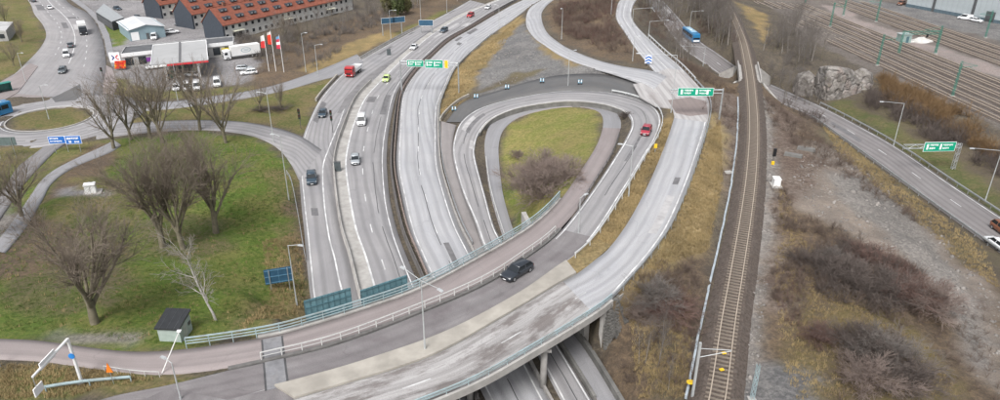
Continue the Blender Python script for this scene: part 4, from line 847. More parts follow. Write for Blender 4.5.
# ------------------------------------------------------------------ buildings on the left
M_ROOF = mat('clay_roof', (0.235, 0.077, 0.048), 0.85, var=0.3, scale=0.8, dirt=(0.20, 0.075, 0.05), bumpy=0.3)
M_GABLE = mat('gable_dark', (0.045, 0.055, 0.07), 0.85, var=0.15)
M_WALLW = mat('render_white', (0.55, 0.55, 0.53), 0.8, var=0.1, scale=0.5, dirt=(0.42, 0.41, 0.39))
M_WIN = mat('window_glass_dark', (0.03, 0.036, 0.042), 0.12, var=0.2)
M_FRAME = mat('window_frame', (0.5, 0.5, 0.5), 0.6, var=0.1)
def rowhouse(p, rz, length, label, wd=10.4, eave=5.3, ridge=10.2, skip=0):
    h = empty('row_house', p, rz, label, 'house', 'red roofed row houses')
    # local: x along the ridge, y from front eave (0) to rear (wd)
    MB().box((length / 2, wd / 2, eave / 2 - 0.2), (length, wd - 0.9, eave + 0.4)).build('wall', M_WALLW, h)
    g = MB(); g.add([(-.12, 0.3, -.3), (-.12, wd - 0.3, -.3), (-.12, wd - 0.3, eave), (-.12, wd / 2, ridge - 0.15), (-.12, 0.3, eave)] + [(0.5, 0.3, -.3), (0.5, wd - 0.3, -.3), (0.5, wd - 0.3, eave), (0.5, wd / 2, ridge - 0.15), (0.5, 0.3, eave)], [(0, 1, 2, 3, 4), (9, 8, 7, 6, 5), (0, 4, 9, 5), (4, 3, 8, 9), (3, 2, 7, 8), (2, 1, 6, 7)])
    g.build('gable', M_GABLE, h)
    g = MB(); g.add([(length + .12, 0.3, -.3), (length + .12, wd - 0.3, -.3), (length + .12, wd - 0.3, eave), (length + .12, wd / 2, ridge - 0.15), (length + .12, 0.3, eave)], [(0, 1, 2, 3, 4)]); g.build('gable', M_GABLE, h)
    t_ = 0.22
    for sgn, y0, y1 in ((1, -0.35, wd / 2), (-1, wd + 0.35, wd / 2)):
        r_ = MB(); e = eave - 0.35
        r_.add([(-0.3, y0, e), (length + .3, y0, e), (length + .3, y1, ridge), (-.3, y1, ridge), (-0.3, y0, e + t_), (length + .3, y0, e + t_), (length + .3, y1, ridge + t_), (-.3, y1, ridge + t_)], [(0, 1, 2, 3), (7, 6, 5, 4), (0, 4, 5, 1), (1, 5, 6, 2), (2, 6, 7, 3), (3, 7, 4, 0)])
        o = r_.build('roof', M_ROOF, h)
        if sgn == 1:
            front = o
    MB().tube((-.3, wd / 2, ridge + t_), (length + .3, wd / 2, ridge + t_), 0.16, n=6).build('ridge_tile', M_ROOF, front)
    sl = (ridge - eave) / (wd / 2)
    dm = MB().box((0, 0.1, 0.45), (1.15, 1.5, 0.95)).mesh('dormer', M_GABLE); dw = MB().box((0, -0.66, 0.5), (0.8, 0.06, 0.62)).mesh('dormer_window', mat('dormer_glass', (0.30, 0.33, 0.35), 0.15, var=0.4, scale=2)); df = MB().box((0, -0.62, 0.5), (1.0, 0.05, 0.8)).mesh('dormer_frame', M_FRAME)
    n_ = int(length / 5.6)
    for i in range(n_):
        for row, yy in ((0, 1.7), (1, 4.0)):
            for k in (-0.75, 0.75):
                x = 2.8 + i * 5.6 + k + (0.9 if row else 0); z = eave - 0.05 + sl * yy
                o = link('dormer', dm, h, (x, yy - 0.3, z - 0.2)); link('dormer_frame', df, o); link('dormer_window', dw, o)
    wm = MB().box((0, 0, 0), (1.3, 0.1, 1.3)).mesh('window', M_FRAME); wp = MB().box((0, -0.04, 0), (1.05, 0.08, 1.05)).mesh('pane', M_WIN)
    for i in range(int(length / 2.8)):
        for z in (1.4, 4.0):
            o = link('window', wm, h, (1.4 + i * 2.8, 0.42, z)); link('pane', wp, o)
    for i in range(0, int(length / 11.2)): MB().box((5.5 + i * 11.2, wd / 2, ridge + 0.5), (0.7, 0.7, 1.5)).build('chimney', mat('chimney_brick', (0.2, 0.09, 0.06), 0.9), front)
    aw = MB().box((0, 0, 0), (4.2, 1.6, 0.08)).mesh('awning', mat('awning_pale', (0.62, 0.62, 0.5), 0.7))
    for i in range(1, n_, 4): link('awning', aw, h, (i * 5.6, -0.6, 2.7))
    return h
e0 = G(223, 25, 5.3); e1 = G(295, 9, 5.3); rz = math.atan2((e1 - e0)[1], (e1 - e0)[0])
rowhouse((e0[0], e0[1], 0), rz, 64, 'long red roofed row house with dark gable end behind the white truck')
e0 = G(192, 14, 5.3); rowhouse((e0[0], e0[1], 0), rz, 34, 'red roofed row house set back behind the nearest dark gable')
e0 = G(160, 4.5, 5.3); rowhouse((e0[0], e0[1], 0), rz, 26, 'red roofed row house farthest left at the top edge')
# petrol station: canopy
c0, c1, c2, c3 = G(150.5, 65, 5.3), G(208, 59.5, 5.3), G(206, 40, 5.3), G(153, 45, 5.3)
cp = empty('fuel_canopy', ((c0 + c1) / 2)[:2].tolist() + [0], 0, 'pale grey fuel station canopy with red front edge on white columns', 'canopy')
def quadprism(P, z0, z1): return MB().prism([p[:2] for p in P], z0, z1)
child(quadprism([c0, c1, c2, c3], 4.7, 5.3), 'canopy_roof', mat('canopy_white', (0.36, 0.36, 0.36), 0.6, var=0.1, scale=0.3), cp)
def seg_box(a, b_, z0, z1, th, out=0.0):
    d = (b_ - a)[:2]; l = np.linalg.norm(d); n_ = np.array([d[1], -d[0]]) / l * out
    return MB().box(((a[0] + b_[0]) / 2 + n_[0], (a[1] + b_[1]) / 2 + n_[1], (z0 + z1) / 2), (l, th, z1 - z0), math.atan2(d[1], d[0]))
M_RED = mat('fascia_red', (0.6, 0.03, 0.045), 0.45, var=0.06)
child(seg_box(c0 * 0.73 + c1 * 0.27, c1, 4.62, 5.1, 0.1, 0.08), 'red_fascia', M_RED, cp); child(seg_box(c0, c0 * 0.73 + c1 * 0.27, 4.62, 5.1, 0.1, 0.08), 'white_fascia', M_SWHITE, cp)
cm = (c0 + c1) / 2; cm2 = (c2 + c3) / 2; child(seg_box(cm, cm2, 5.3, 5.5, 0.5), 'roof_gutter', mat('gutter_dark', (0.13, 0.13, 0.135), 0.8), cp)
for a, b_ in ((c0, c3), (c1, c2), (c3, c2)): child(seg_box(a, b_, 5.3, 5.45, 0.15), 'roof_edge', M_SWHITE, cp)
for u, v in ((0.22, 0.12), (0.8, 0.12), (0.22, 0.62), (0.8, 0.62)):
    p = (c0 * (1 - u) + c1 * u) * (1 - v) + (c3 * (1 - u) + c2 * u) * v
    child(MB().box((p[0], p[1], 2.35), (0.55, 0.9, 4.7), 0.4), 'column', M_SWHITE, cp)
for k, (u, v) in enumerate(((0.3, 0.2), (0.72, 0.2), (0.5, 0.55))):
    p = (c0 * (1 - u) + c1 * u) * (1 - v) + (c3 * (1 - u) + c2 * u) * v
    pu = empty('fuel_pump', (p[0], p[1], 0), 0.4, 'green and dark fuel pump under the canopy, %s' % ('beside the left front column', 'beside the right front column', 'furthest back')[k], 'fuel pump', 'pumps under the canopy')
    MB().box((0, 0, 0.1), (2.6, 1.0, 0.2)).build('island', M_CONC, pu); MB().box((0, 0, 1.1), (1.0, 0.55, 1.9)).build('pump_body', mat('pump_green', (0.03, 0.2, 0.15), 0.4), pu); MB().box((0, -0.3, 1.5), (0.6, 0.06, 0.5)).build('display', M_BLACK, pu); MB().tube((0.55, -0.2, 1.6), (0.55, -0.2, 0.6), 0.04).build('hose', M_RUBBER, pu)
# shop
s0, s1, s2, s3 = G(121, 54, 4.2), G(233, 41.5, 4.2), G(233, 36, 4.2), G(126, 46, 4.2)
sp = empty('station_shop', ((s0 + s1) / 2)[:2].tolist() + [0], 0, 'low flat roofed station shop with white fascia behind the canopy', 'shop')
child(quadprism([s0, s1, s2, s3], -0.2, 3.7), 'wall', mat('shop_wall', (0.42, 0.415, 0.41), 0.8, var=0.1), sp); child(quadprism([s0, s1, s2, s3], 3.7, 4.0), 'roof', mat('shop_roof', (0.10, 0.103, 0.11), 0.9, var=0.3, scale=0.5), sp)
child(seg_box(s0, s1, 3.3, 4.35, 0.25, 0.15), 'white_fascia', M_SWHITE, sp)
for a, b_ in ((s1, s2), (s2, s3), (s3, s0)): child(seg_box(a, b_, 3.3, 4.25, 0.2, 0.1), 'roof_edge', mat('roof_edge_pale', (0.4, 0.4, 0.4), 0.7), sp)
for k in range(9):
    a = s0 * (1 - (k + .2) / 9) + s1 * ((k + .2) / 9); b_ = s0 * (1 - (k + .8) / 9) + s1 * ((k + .8) / 9)
    o = child(seg_box(a, b_, 0.7, 2.9, 0.1, 0.03), 'window', M_WIN, sp)
child(seg_box(s0 * .8 + s1 * .2, s0 * .7 + s1 * .3, 1.2, 2.4, 0.1, 0.1), 'poster', mat('poster_purple', (0.22, 0.05, 0.3), 0.5), sp)
child(seg_box(s0 * .12 + s1 * .88, s0 * .03 + s1 * .97, 0.2, 2.6, 0.3, 0.2), 'yellow_panel', mat('panel_yellow', (0.7, 0.55, 0.03), 0.5), sp)
# price and logo sign
p = G(117, 66, 0); lg = empty('station_sign', p, 0.15, 'white station sign with blue and red arrow marks beside the shop', 'sign')
MB().box((0, 0, 2.6), (2.9, 0.3, 2.9)).build('sign_panel', M_SWHITE, lg)
mk = MB(); mk.add([(-1.0, -.18, 3.3), (-.6, -.18, 3.3), (0, -.18, 2.6), (-.6, -.18, 1.9), (-1.0, -.18, 1.9), (-.45, -.18, 2.6)], [(0, 5, 2, 1), (5, 4, 3, 2)]); mk.build('blue_mark', mat('logo_blue', (0.01, 0.03, 0.18), 0.5), lg)
mk = MB(); mk.add([(1.05, -.18, 3.3), (.55, -.18, 3.3), (.15, -.18, 2.6), (.55, -.18, 1.9), (1.05, -.18, 1.9), (1.05, -.18, 2.2), (.7, -.18, 2.2), (.5, -.18, 2.6), (.7, -.18, 3.0), (1.05, -.18, 3.0)], [(0, 9, 8, 7, 2, 1), (2, 7, 6, 5, 4, 3)]); mk.build('red_mark', mat('logo_red', (0.6, 0.02, 0.03), 0.5), lg)
for x in (-1.1, 1.1): MB().box((x, 0.05, 0.6), (0.15, 0.15, 1.4)).build('leg', M_STEEL, lg)
# display of red and orange goods
p = G(121, 70, 0); ds = empty('flower_display', p, 0.2, 'bright red and orange tiered display beside the station sign', 'display stand')
for i in range(4): MB().box((0, 0.35 * i, 0.45 + 0.5 * i), (3.0, 0.4, 0.08)).build('shelf', M_STEELD, ds)
bl = [MB().tube((0, 0, 0), (0, 0, 0.42), 0.2, 0.26, n=7).mesh('pot', mat('pot_' + n_, c_, 0.5)) for n_, c_ in (('red', (0.75, 0.04, 0.01)), ('orange', (0.85, 0.16, 0.01)), ('yellow', (0.85, 0.45, 0.02)))]
for i in range(4):
    for j in range(7): link('pot', bl[R.choice((0, 0, 0, 1, 1, 2))], ds, (-1.3 + j * 0.43, 0.35 * i, 0.49 + 0.5 * i))
# workshop with shallow white roof
M_WROOF = mat('sheet_roof_white', (0.62, 0.63, 0.64), 0.5, 0.1, var=0.08, scale=0.3, dirt=(0.45, 0.47, 0.48)); M_WWALL = mat('workshop_wall', (0.22, 0.30, 0.335), 0.7, var=0.12, scale=0.6)
p = G(131, 41, 0); q = G(166, 36.5, 0); d = (q - p)[:2]; ln = np.linalg.norm(d); ws = empty('workshop', p, math.atan2(d[1], d[0]), 'blue grey workshop with shallow white sheet roof behind the fuel station', 'workshop')
dp = 17.0; MB().box((ln / 2, dp / 2, 1.8), (ln, dp, 3.6 + .4)).build('wall', M_WWALL, ws)
g = MB(); g.add([(0, -.01, 3.6), (ln, -.01, 3.6), (ln / 2, -.01, 4.7), (0, 0.4, 3.6), (ln, 0.4, 3.6), (ln / 2, 0.4, 4.7)], [(0, 1, 2), (3, 5, 4)]); g.build('gable', M_WWALL, ws)
for x0_, x1_ in ((-0.4, ln / 2), (ln + 0.4, ln / 2)):
    r_ = MB(); z0_ = 3.5
    r_.add([(x0_, -.5, z0_), (x1_, -.5, 4.8), (x1_, dp + .5, 4.8), (x0_, dp + .5, z0_), (x0_, -.5, z0_ + .15), (x1_, -.5, 4.95), (x1_, dp + .5, 4.95), (x0_, dp + .5, z0_ + .15)], [(0, 1, 2, 3), (7, 6, 5, 4), (0, 4, 5, 1), (1, 5, 6, 2), (2, 6, 7, 3), (3, 7, 4, 0)]); r_.build('roof', M_WROOF, ws)
MB().box((1.6, -0.08, 1.4), (2.4, 0.12, 2.7)).build('roller_door', M_SWHITE, ws); MB().box((5.5, -0.06, 1.0), (0.9, 0.1, 2.0)).build('door', M_STEELD, ws)
for k in range(4): MB().box((ln + 0.04, 2.5 + k * 3.6, 1.9), (0.08, 1.6, 0.9)).build('window', M_WIN, ws)
p = G(101, 16, 0); q = G(123, 20, 0); sh_ = empty('storage_shed', p, 0.0, 'long dark sided shed with pale flat roof left of the workshop', 'shed')
a = [G(96, 12, 3), G(112, 22, 3), G(124, 18, 3), G(104, 4, 3)]
child(quadprism(a, -0.2, 3.0), 'wall', mat('shed_dark', (0.06, 0.065, 0.07), 0.8), sh_); child(quadprism(a, 3.0, 3.25), 'roof', mat('shed_roof', (0.30, 0.315, 0.325), 0.8, var=0.15), sh_); child(seg_box(a[0], a[1], 0.2, 2.4, 0.1, 0.1), 'door', M_STEELD, sh_)
# white-grey building at the left edge
a = [G(-40, 42, 0), G(9, 41, 0), G(16, 32, 0), G(-40, 30, 0)]; bw = empty('flat_building', a[1], 0, 'grey and white flat roofed building cut by the left picture edge', 'building')
child(quadprism(a, -0.2, 3.2), 'wall', mat('lowblock_wall', (0.30, 0.30, 0.29), 0.8), bw); child(quadprism(a, 3.2, 3.6), 'roof', mat('lowblock_roof', (0.42, 0.42, 0.42), 0.8, var=0.25, scale=0.3), bw)
for k in range(5): child(seg_box(a[0] * (1 - (k + .2) / 5) + a[1] * ((k + .2) / 5), a[0] * (1 - (k + .7) / 5) + a[1] * ((k + .7) / 5), 1, 2.4, .1, .05), 'window', M_WIN, bw)
# bus shelter by the roundabout
p = G(6, 92, 0); bs = empty('bus_shelter', p, 0.9, 'small green bus shelter at the roundabout bus stop', 'shelter')
MB().box((0, 0, 2.45), (3.2, 1.6, 0.14)).build('roof', mat('shelter_green', (0.03, 0.24, 0.19), 0.5), bs); MB().box((0, 0.75, 1.2), (3.1, 0.06, 2.3)).build('back_panel', mat('shelter_panel', (0.04, 0.16, 0.14), 0.3), bs)
for x in (-1.5, 1.5): MB().box((x, 0.2, 1.2), (0.07, 1.1, 2.3)).build('side_panel', MATS['shelter_panel'], bs)
MB().box((0, 0.45, 0.45), (2.4, 0.4, 0.08)).build('bench', M_STEELD, bs)
# dark roofed hut beside the cycle path
hp0 = G(160, 342, 5.7); hp1 = G(184, 344, 5.7); d = (hp1 - hp0)[:2]; ln = np.linalg.norm(d); ht = empty('utility_hut', hp0, math.atan2(d[1], d[0]) + 0.06, 'pale green utility hut with black roof beside the cycle path', 'hut'); ht.scale = (.88, .88, .88)
zt0 = 0.0
MB().box((ln / 2, 1.5, 0.9), (ln, 3.0, 2.6)).build('wall', mat('hut_wall', (0.34, 0.40, 0.37), 0.75, var=0.15), ht)
r_ = MB(); r_.add([(-.2, -.25, 2.05), (ln + .2, -.25, 2.05), (ln + .2, 3.25, 2.75), (-.2, 3.25, 2.75), (-.2, -.25, 2.25), (ln + .2, -.25, 2.25), (ln + .2, 3.25, 2.95), (-.2, 3.25, 2.95)], [(0, 1, 2, 3), (7, 6, 5, 4), (0, 4, 5, 1), (1, 5, 6, 2), (2, 6, 7, 3), (3, 7, 4, 0)]); r_.build('roof', mat('hut_roof', (0.028, 0.03, 0.033), 0.45, var=0.3), ht)
for k in range(3): MB().tube((ln * (k + 0.5) / 3, -.27, 2.27), (ln * (k + 0.5) / 3, 3.27, 2.98), 0.03, n=4).build('roof_seam', M_STEELD, ht)
MB().box((ln + 0.03, 1.3, 0.95), (0.06, 0.9, 1.9)).build('door', mat('hut_door', (0.42, 0.45, 0.42), 0.6), ht); MB().box((ln + 0.03, 2.5, 1.3), (0.06, 0.6, 0.5)).build('vent', M_STEELD, ht); MB().box((ln / 2, 1.5, -0.35), (ln + .5, 3.5, 0.3)).build('plinth', M_CONC, ht)
# white cabinet in the park
p = T(93, 193); wc = empty('utility_cabinet', p, 0.35, 'white utility cabinet on a concrete slab beside the park path', 'cabinet')
MB().box((0, 0, 0.05), (2.9, 2.3, 0.3)).build('slab', M_CONC, wc); MB().box((-0.2, 0, 0.95), (1.7, 1.2, 1.5)).build('cabinet_body', M_WPAINT, wc); MB().box((-0.2, 0, 1.78), (1.9, 1.4, 0.14)).build('lid', M_SWHITE, wc); MB().box((-0.2, -0.62, 0.95), (0.04, 0.04, 1.4)).build('door_gap', M_STEELD, wc)
# rock outcrop
M_GRAN, t, b = nodes('granite')
co = N(t, 'ShaderNodeTexCoord').outputs['Object']; wn = N(t, 'ShaderNodeTexNoise'); wn.inputs['Scale'].default_value = 0.5; t.links.new(co, wn.inputs['Vector'])
wa = N(t, 'ShaderNodeVectorMath', operation='MULTIPLY_ADD'); wa.inputs[1].default_value = (5, 5, 5); t.links.new(wn.outputs['Color'], wa.inputs[0]); t.links.new(co, wa.inputs[2])
vo = N(t, 'ShaderNodeTexVoronoi', feature='DISTANCE_TO_EDGE'); vo.inputs['Scale'].default_value = 0.2; t.links.new(wa.outputs[0], vo.inputs['Vector'])
c = mixc(t, ramp(t, noise(t, co, 0.5, 8, 0.7), 0.4, 0.62), (0.13, 0.115, 0.102), (0.28, 0.262, 0.245)); c = mixc(t, ramp(t, noise(t, co, 0.3, 5), 0.52, 0.68, 0, 0.6), c, (0.30, 0.24, 0.215)); c = mixc(t, ramp(t, vo.outputs[0], 0.0, 0.05, 0.5, 0.0), c, (0.045, 0.042, 0.038)); c = mixc(t, ramp(t, noise(t, co, 0.7, 6, 0.7), 0.58, 0.68, 0, 0.7), c, (0.07, 0.08, 0.03))
t.links.new(c, b.inputs['Base Color']); b.inputs['Roughness'].default_value = 0.9; bump(t, b, math_(t, 'ADD', ramp(t, vo.outputs[0], 0, 0.15), noise(t, co, 1.5, 6)), 0.9, 0.4)
def rock(name, c, sx, sy, sz, label, seed, n=34, par=None):
    lat = np.linspace(0, math.pi * 0.62, 22); lon = np.linspace(0, 2 * math.pi, n, endpoint=False); V = []
    rs = np.random.RandomState(seed); pl = rs.normal(size=(16, 3)); pl[:, 2] = np.abs(pl[:, 2]) * 0.8; pl /= np.linalg.norm(pl, axis=1)[:, None]; dk = rs.uniform(0.55, 0.95, 16)
    for a in lat:
        for b2 in lon:
            v = np.array([math.sin(a) * math.cos(b2), math.sin(a) * math.sin(b2), math.cos(a)])
            r = min([1.08] + [dk[k] / max(1e-3, v @ pl[k]) for k in range(16) if v @ pl[k] > 0.2]); r += rs.uniform(-0.008, 0.008)
            V.append((v[0] * r * sx, v[1] * r * sy, v[2] * r * sz))
    F = []
    for i in range(21):
        for j in range(n): F.append((i * n + j, i * n + (j + 1) % n, (i + 1) * n + (j + 1) % n, (i + 1) * n + j))
    o = MB().add(V, F).build(name, M_GRAN, par, c)
    return setp(o, label, 'rock') if label else o
p = T(836, 96); ro = empty('rock_outcrop', p, 0, 'big pale cracked rock outcrop between railway and right highway', 'rock')
rock('rock_face', (0, 3, 0.0), 7.5, 5.5, 11.0, None, 4, par=ro); rock('rock_shoulder', (7.5, 6.5, 0), 5.5, 4.5, 7.5, None, 9, par=ro); rock('rock_shoulder', (-6, 5.5, 0), 4.0, 4.0, 6.0, None, 15, par=ro)
# cobbled slope below the abutment
cob = MB()
pa_, pb_, pc_, pd_ = T(602, 318), T(622, 306), T(628, 322), T(606, 350)
for i in range(17):
    for j in range(15):
        u, v = (i + .5) / 17, (j + .5) / 15; p = (pa_ * (1 - u) + pb_ * u) * (1 - v) + (pd_ * (1 - u) + pc_ * u) * v
        cob.box((p[0], p[1], float(zt(p[0], p[1])) + R.uniform(0.02, 0.08)), (0.3, 0.36, 0.25), 0.6 + R.uniform(-.1, .1), taper=0.85)
setp(cob.build('cobbled_slope', mat('cobble_dark', (0.125, 0.12, 0.112), 0.85, var=0.35, scale=1.5)), 'dark cobblestones covering the slope under the eastern bridge abutment', 'cobbles', kind='stuff')

# ------------------------------------------------------------------ vehicles
def paint(name, col, rough=0.32, metal=0.0): return mat('paint_' + name, col, rough, metal, var=0.06, scale=0.6, coat=0.5)
PT = dict(white=paint('white', (0.72, 0.73, 0.74)), silver=paint('silver', (0.45, 0.48, 0.50), 0.3, 0.4), black=paint('black', (0.022, 0.027, 0.035)), navy=paint('navy', (0.035, 0.06, 0.085)), grey=paint('grey', (0.12, 0.14, 0.155), 0.3, 0.3),
    red=paint('red', (0.38, 0.018, 0.022)), dullred=paint('dullred', (0.33, 0.03, 0.05)), lime=paint('lime', (0.55, 0.70, 0.25)), brown=paint('brown', (0.20, 0.075, 0.035)), blue=paint('blue', (0.02, 0.17, 0.36)), paleblue=paint('paleblue', (0.40, 0.58, 0.68)))
def loft(secs, ring):
    mb = MB(); k = None; V = []; F = []
    for s_ in secs: P = ring(*s_); k = len(P); V += P
    for i in range(len(secs) - 1):
        for j in range(k): F.append((i * k + j, i * k + (j + 1) % k, (i + 1) * k + (j + 1) % k, (i + 1) * k + j))
    F += [tuple(range(k - 1, -1, -1)), tuple((len(secs) - 1) * k + j for j in range(k))]
    return mb.add(V, F)
def body_ring(x, hw, zl, zh):
    return [(x, -hw * .9, zl), (x, -hw, zl + .18), (x, -hw * 1.0, zh - .2), (x, -hw * .93, zh - .03), (x, -hw * .6, zh + .02), (x, hw * .6, zh + .02), (x, hw * .93, zh - .03), (x, hw, zh - .2), (x, hw, zl + .18), (x, hw * .9, zl)]
KINDS = { # length, width, belt z, roof z, cabin base x (front, back), roof x (front, back), hood z, boot z
    'hatch': (4.1, 1.76, 0.95, 1.48, (1.0, -1.95), (0.25, -1.45), 0.86, 0.95), 'sedan': (4.6, 1.8, 0.95, 1.46, (0.95, -1.65), (0.2, -0.95), 0.84, 0.93), 'estate': (4.75, 1.84, 0.98, 1.5, (1.0, -2.25), (0.3, -1.75), 0.88, 0.98),
    'suv': (4.7, 1.9, 1.08, 1.68, (1.05, -2.2), (0.4, -1.75), 0.98, 1.08), 'van': (5.0, 1.95, 1.15, 1.98, (1.75, -2.4), (1.05, -2.3), 1.0, 1.15)}
PROTO = {}
def make_wheel(root, x, y, r=0.33, wd=0.22):
    if ('w', r, wd) not in PROTO:
        PROTO[('w', r, wd)] = (MB().tube((0, -wd / 2, 0), (0, wd / 2, 0), r, n=14).mesh('wheel', M_RUBBER), MB().tube((0, -wd / 2 - .012, 0), (0, wd / 2 + .012, 0), r * .62, n=10).mesh('rim', M_RIM))
    a, b_ = PROTO[('w', r, wd)]; o = link('wheel', a, root, (x, y, r)); link('rim', b_, o)
def car(kind, colour, pos, front, label, group=None, name=None):
    L, Wd, zb, zr, (cf, cb_), (rf, rb2), zh, zbt = KINDS[kind]; hw = Wd / 2
    pos = np.asarray(pos, float); d = front - pos; rz = math.atan2(d[1], d[0])
    root = empty(name or {'van': 'van'}.get(kind, 'car'), pos, rz, label, 'van' if kind == 'van' else 'car', group)
    pm = PT[colour]; key = kind
    if key not in PROTO:
        h = L / 2
        bd = loft([(h, hw * .78, .32, zh - .25), (h - .12, hw * .9, .24, zh - .12), (h - .6, hw, .22, zh), (cf + .1, hw, .22, zh + .03), (cf - .3, hw, .22, zb), (cb_ + .2, hw, .22, zb), (cb_ - .05 if cb_ > -h + .3 else -h + .25, hw * .98, .24, zbt), (-h + .1, hw * .92, .28, zbt - .05), (-h, hw * .84, .36, zbt - .2)], body_ring).mesh('body', pm, True)
        bi, ri = hw * .92, hw * .74; zt_ = zr - .05
        gl = {'windscreen': [(cf, -bi, zb - .02), (cf, bi, zb - .02), (rf, ri, zt_), (rf, -ri, zt_)], 'rear_window': [(cb_, bi, zb - .02), (cb_, -bi, zb - .02), (rb2, -ri, zt_), (rb2, ri, zt_)],
              'side_window': [(cb_, -bi, zb - .02), (cf, -bi, zb - .02), (rf, -ri, zt_), (rb2, -ri, zt_)], 'side_window2': [(cf, bi, zb - .02), (cb_, bi, zb - .02), (rb2, ri, zt_), (rf, ri, zt_)]}
        gm = {k: MB().add(v, [(0, 1, 2, 3)]).mesh(k.strip('2'), M_GLASS) for k, v in gl.items()}
        rfm = loft([(rf + .06, ri * .92, zt_ - .03, zt_ + .0), (rf - .12, ri * 1.04, zt_ - .03, zr - .01), ((rf + rb2) / 2, ri * 1.06, zt_ - .03, zr), (rb2 + .12, ri * 1.04, zt_ - .03, zr - .01), (rb2 - .05, ri * .94, zt_ - .03, zt_ + .0)], lambda x, w_, a, b_: [(x, -w_, a), (x, -w_ * .96, b_), (x, w_ * .96, b_), (x, w_, a)]).mesh('roof', pm, True)
        pils = []; mxb, mxr = (cf + cb_) / 2 - .05, (rf + rb2) / 2 - .05
        for s_ in (-1, 1):
            for a, b_ in ((cf, rf), (cb_, rb2), (mxb, mxr)): pils.append(('pillar', MB().tube((a, s_ * bi * 1.005, zb - .03), (b_, s_ * ri * 1.02, zt_), .045, .04, n=4).mesh('pillar', pm)))
            if kind == 'van':
                pils.append(('side_panel', MB().add([(cb_, s_ * (bi + .015), zb - .02), (mxb - .1, s_ * (bi + .015), zb - .02), (mxr - .1, s_ * (ri + .015), zt_), (rb2, s_ * (ri + .015), zt_)], [(0, 1, 2, 3)]).mesh('side_panel', pm)))
        hl = MB().box((0, 0, 0), (.16, .36, .16)).mesh('headlight', M_LAMP); tl = MB().box((0, 0, 0), (.1, .28, .22)).mesh('tail_light', M_TAIL); gr_ = MB().box((h - .02, 0, .55), (.1, hw * 1.0, .22)).mesh('grille', M_BLACK); pl = MB().box((h + .04, 0, .42), (.03, .5, .11)).mesh('number_plate', M_SWHITE); mi = MB().box((0, 0, 0), (.14, .2, .14)).mesh('mirror', M_BLACK)
        PROTO[key] = (bd, gm, rfm, pils, hl, tl, gr_, pl, mi)
    bd, gm, rfm, pils, hl, tl, gr_, pl, mi = PROTO[key]; h = L / 2
    for nm, me in [('body', bd), ('roof', rfm)] + pils:
        o = link(nm, me, root); o.material_slots[0].link = 'OBJECT'; o.material_slots[0].material = pm
    for k, me in gm.items(): link(k.strip('2'), me, root)
    for s_ in (-1, 1):
        link('headlight', hl, root, (h - .16, s_ * hw * .68, zh - .22)); link('tail_light', tl, root, (-h + .06, s_ * hw * .72, zbt - .22)); link('mirror', mi, root, (cf - .25, s_ * (hw + .08), zb + .05))
        for x in (h - .85, -h + .85): make_wheel(root, x, s_ * (hw - .1))
    link('grille', gr_, root); link('number_plate', pl, root)
    return root
def on(rb, px, py):
    return None
def cpos(px, py, dx, dy, z=0.0):
    a = G(px, py, z + .02); b_ = G(px + dx, py + dy, z + .02); return a, b_
C = 'cars on the roads'
def c(kind, col, px, py, dx, dy, label, z=0.0, group=None):
    a, b_ = cpos(px, py, dx, dy, z); return car(kind, col, a, b_, label, group)
c('estate', 'black', 517, 274.5, -20, 12, 'black estate car driving over the bridge beside the white railing', 7.01)
c('suv', 'navy', 312, 181, 1, 30, 'dark blue car on the slip road beside the park')
c('hatch', 'navy', 323, 115.5, -6, 15, 'dark car next to the traffic lights on the slip road')
c('hatch', 'silver', 355.5, 162, 0, 30, 'silver hatchback on the southbound carriageway below the white van')
c('van', 'white', 362, 123, -4, 20, 'white van on the southbound carriageway above the silver hatchback')
c('hatch', 'lime', 386.5, 80.5, -8, 12, 'lime green car on the southbound carriageway')
c('sedan', 'white', 414, 48.5, -12, 10, 'white car approaching the green double sign on the highway')
c('estate', 'navy', 444, 31.5, -14, 9, 'dark estate car far up the southbound carriageway')
c('suv', 'red', 470.5, 16.5, -14, 8, 'bright red car far up the southbound carriageway')
c('hatch', 'white', 488, 8.5, -14, 8, 'white car farthest away on the southbound carriageway')
o = c('hatch', 'dullred', 646, 133, -8, 15, 'red car on the loop road near the tan verge', 6.9)
c('hatch', 'white', 996, 246, -18, -13, 'white car at the right picture edge on the right highway')
c('suv', 'brown', 1003, 233, 18, 13, 'brown orange car cut by the right picture edge on the right highway')
c('van', 'white', 67, 56, -2, 14, 'white van driving down the avenue towards the roundabout')
c('sedan', 'grey', 71, 46.5, 1, -14, 'grey car beside the white van on the avenue')
c('estate', 'grey', 63, 72, -5, 8, 'dark grey car nearest the roundabout on the avenue')
c('sedan', 'white', 50, 8.5, -8, -8, 'white car at the top of the avenue')
c('sedan', 'grey', 33, 1.5, -8, -4, 'dark car at the very top of the avenue by the picture edge')
for px, py, lb in ((176.5, 89.5, 'leftmost small white van parked along the fuel station verge'), (187.5, 89.3, 'second small white van parked along the fuel station verge'), (197.5, 88.5, 'third small white van parked along the fuel station verge'), (217.5, 85, 'white van parked alone beside the dark air pumps')): c('van' if px > 180 else 'hatch', 'white', px, py, 0, 6, lb, group='vans parked along the verge')
c('hatch', 'white', 192, 76, -6, -0.5, 'white car under the fuel canopy by the right column'); c('suv', 'navy', 170, 76, 3, -6, 'dark car at the pump under the fuel canopy'); c('sedan', 'white', 154, 68.5, -7, 1, 'white car half hidden by the left side of the canopy')
c('estate', 'silver', 244.5, 70, 8, -.5, 'silver car parked behind the white estate near the flag poles'); c('estate', 'white', 249, 74, -8, .8, 'white estate car parked near the flag poles')
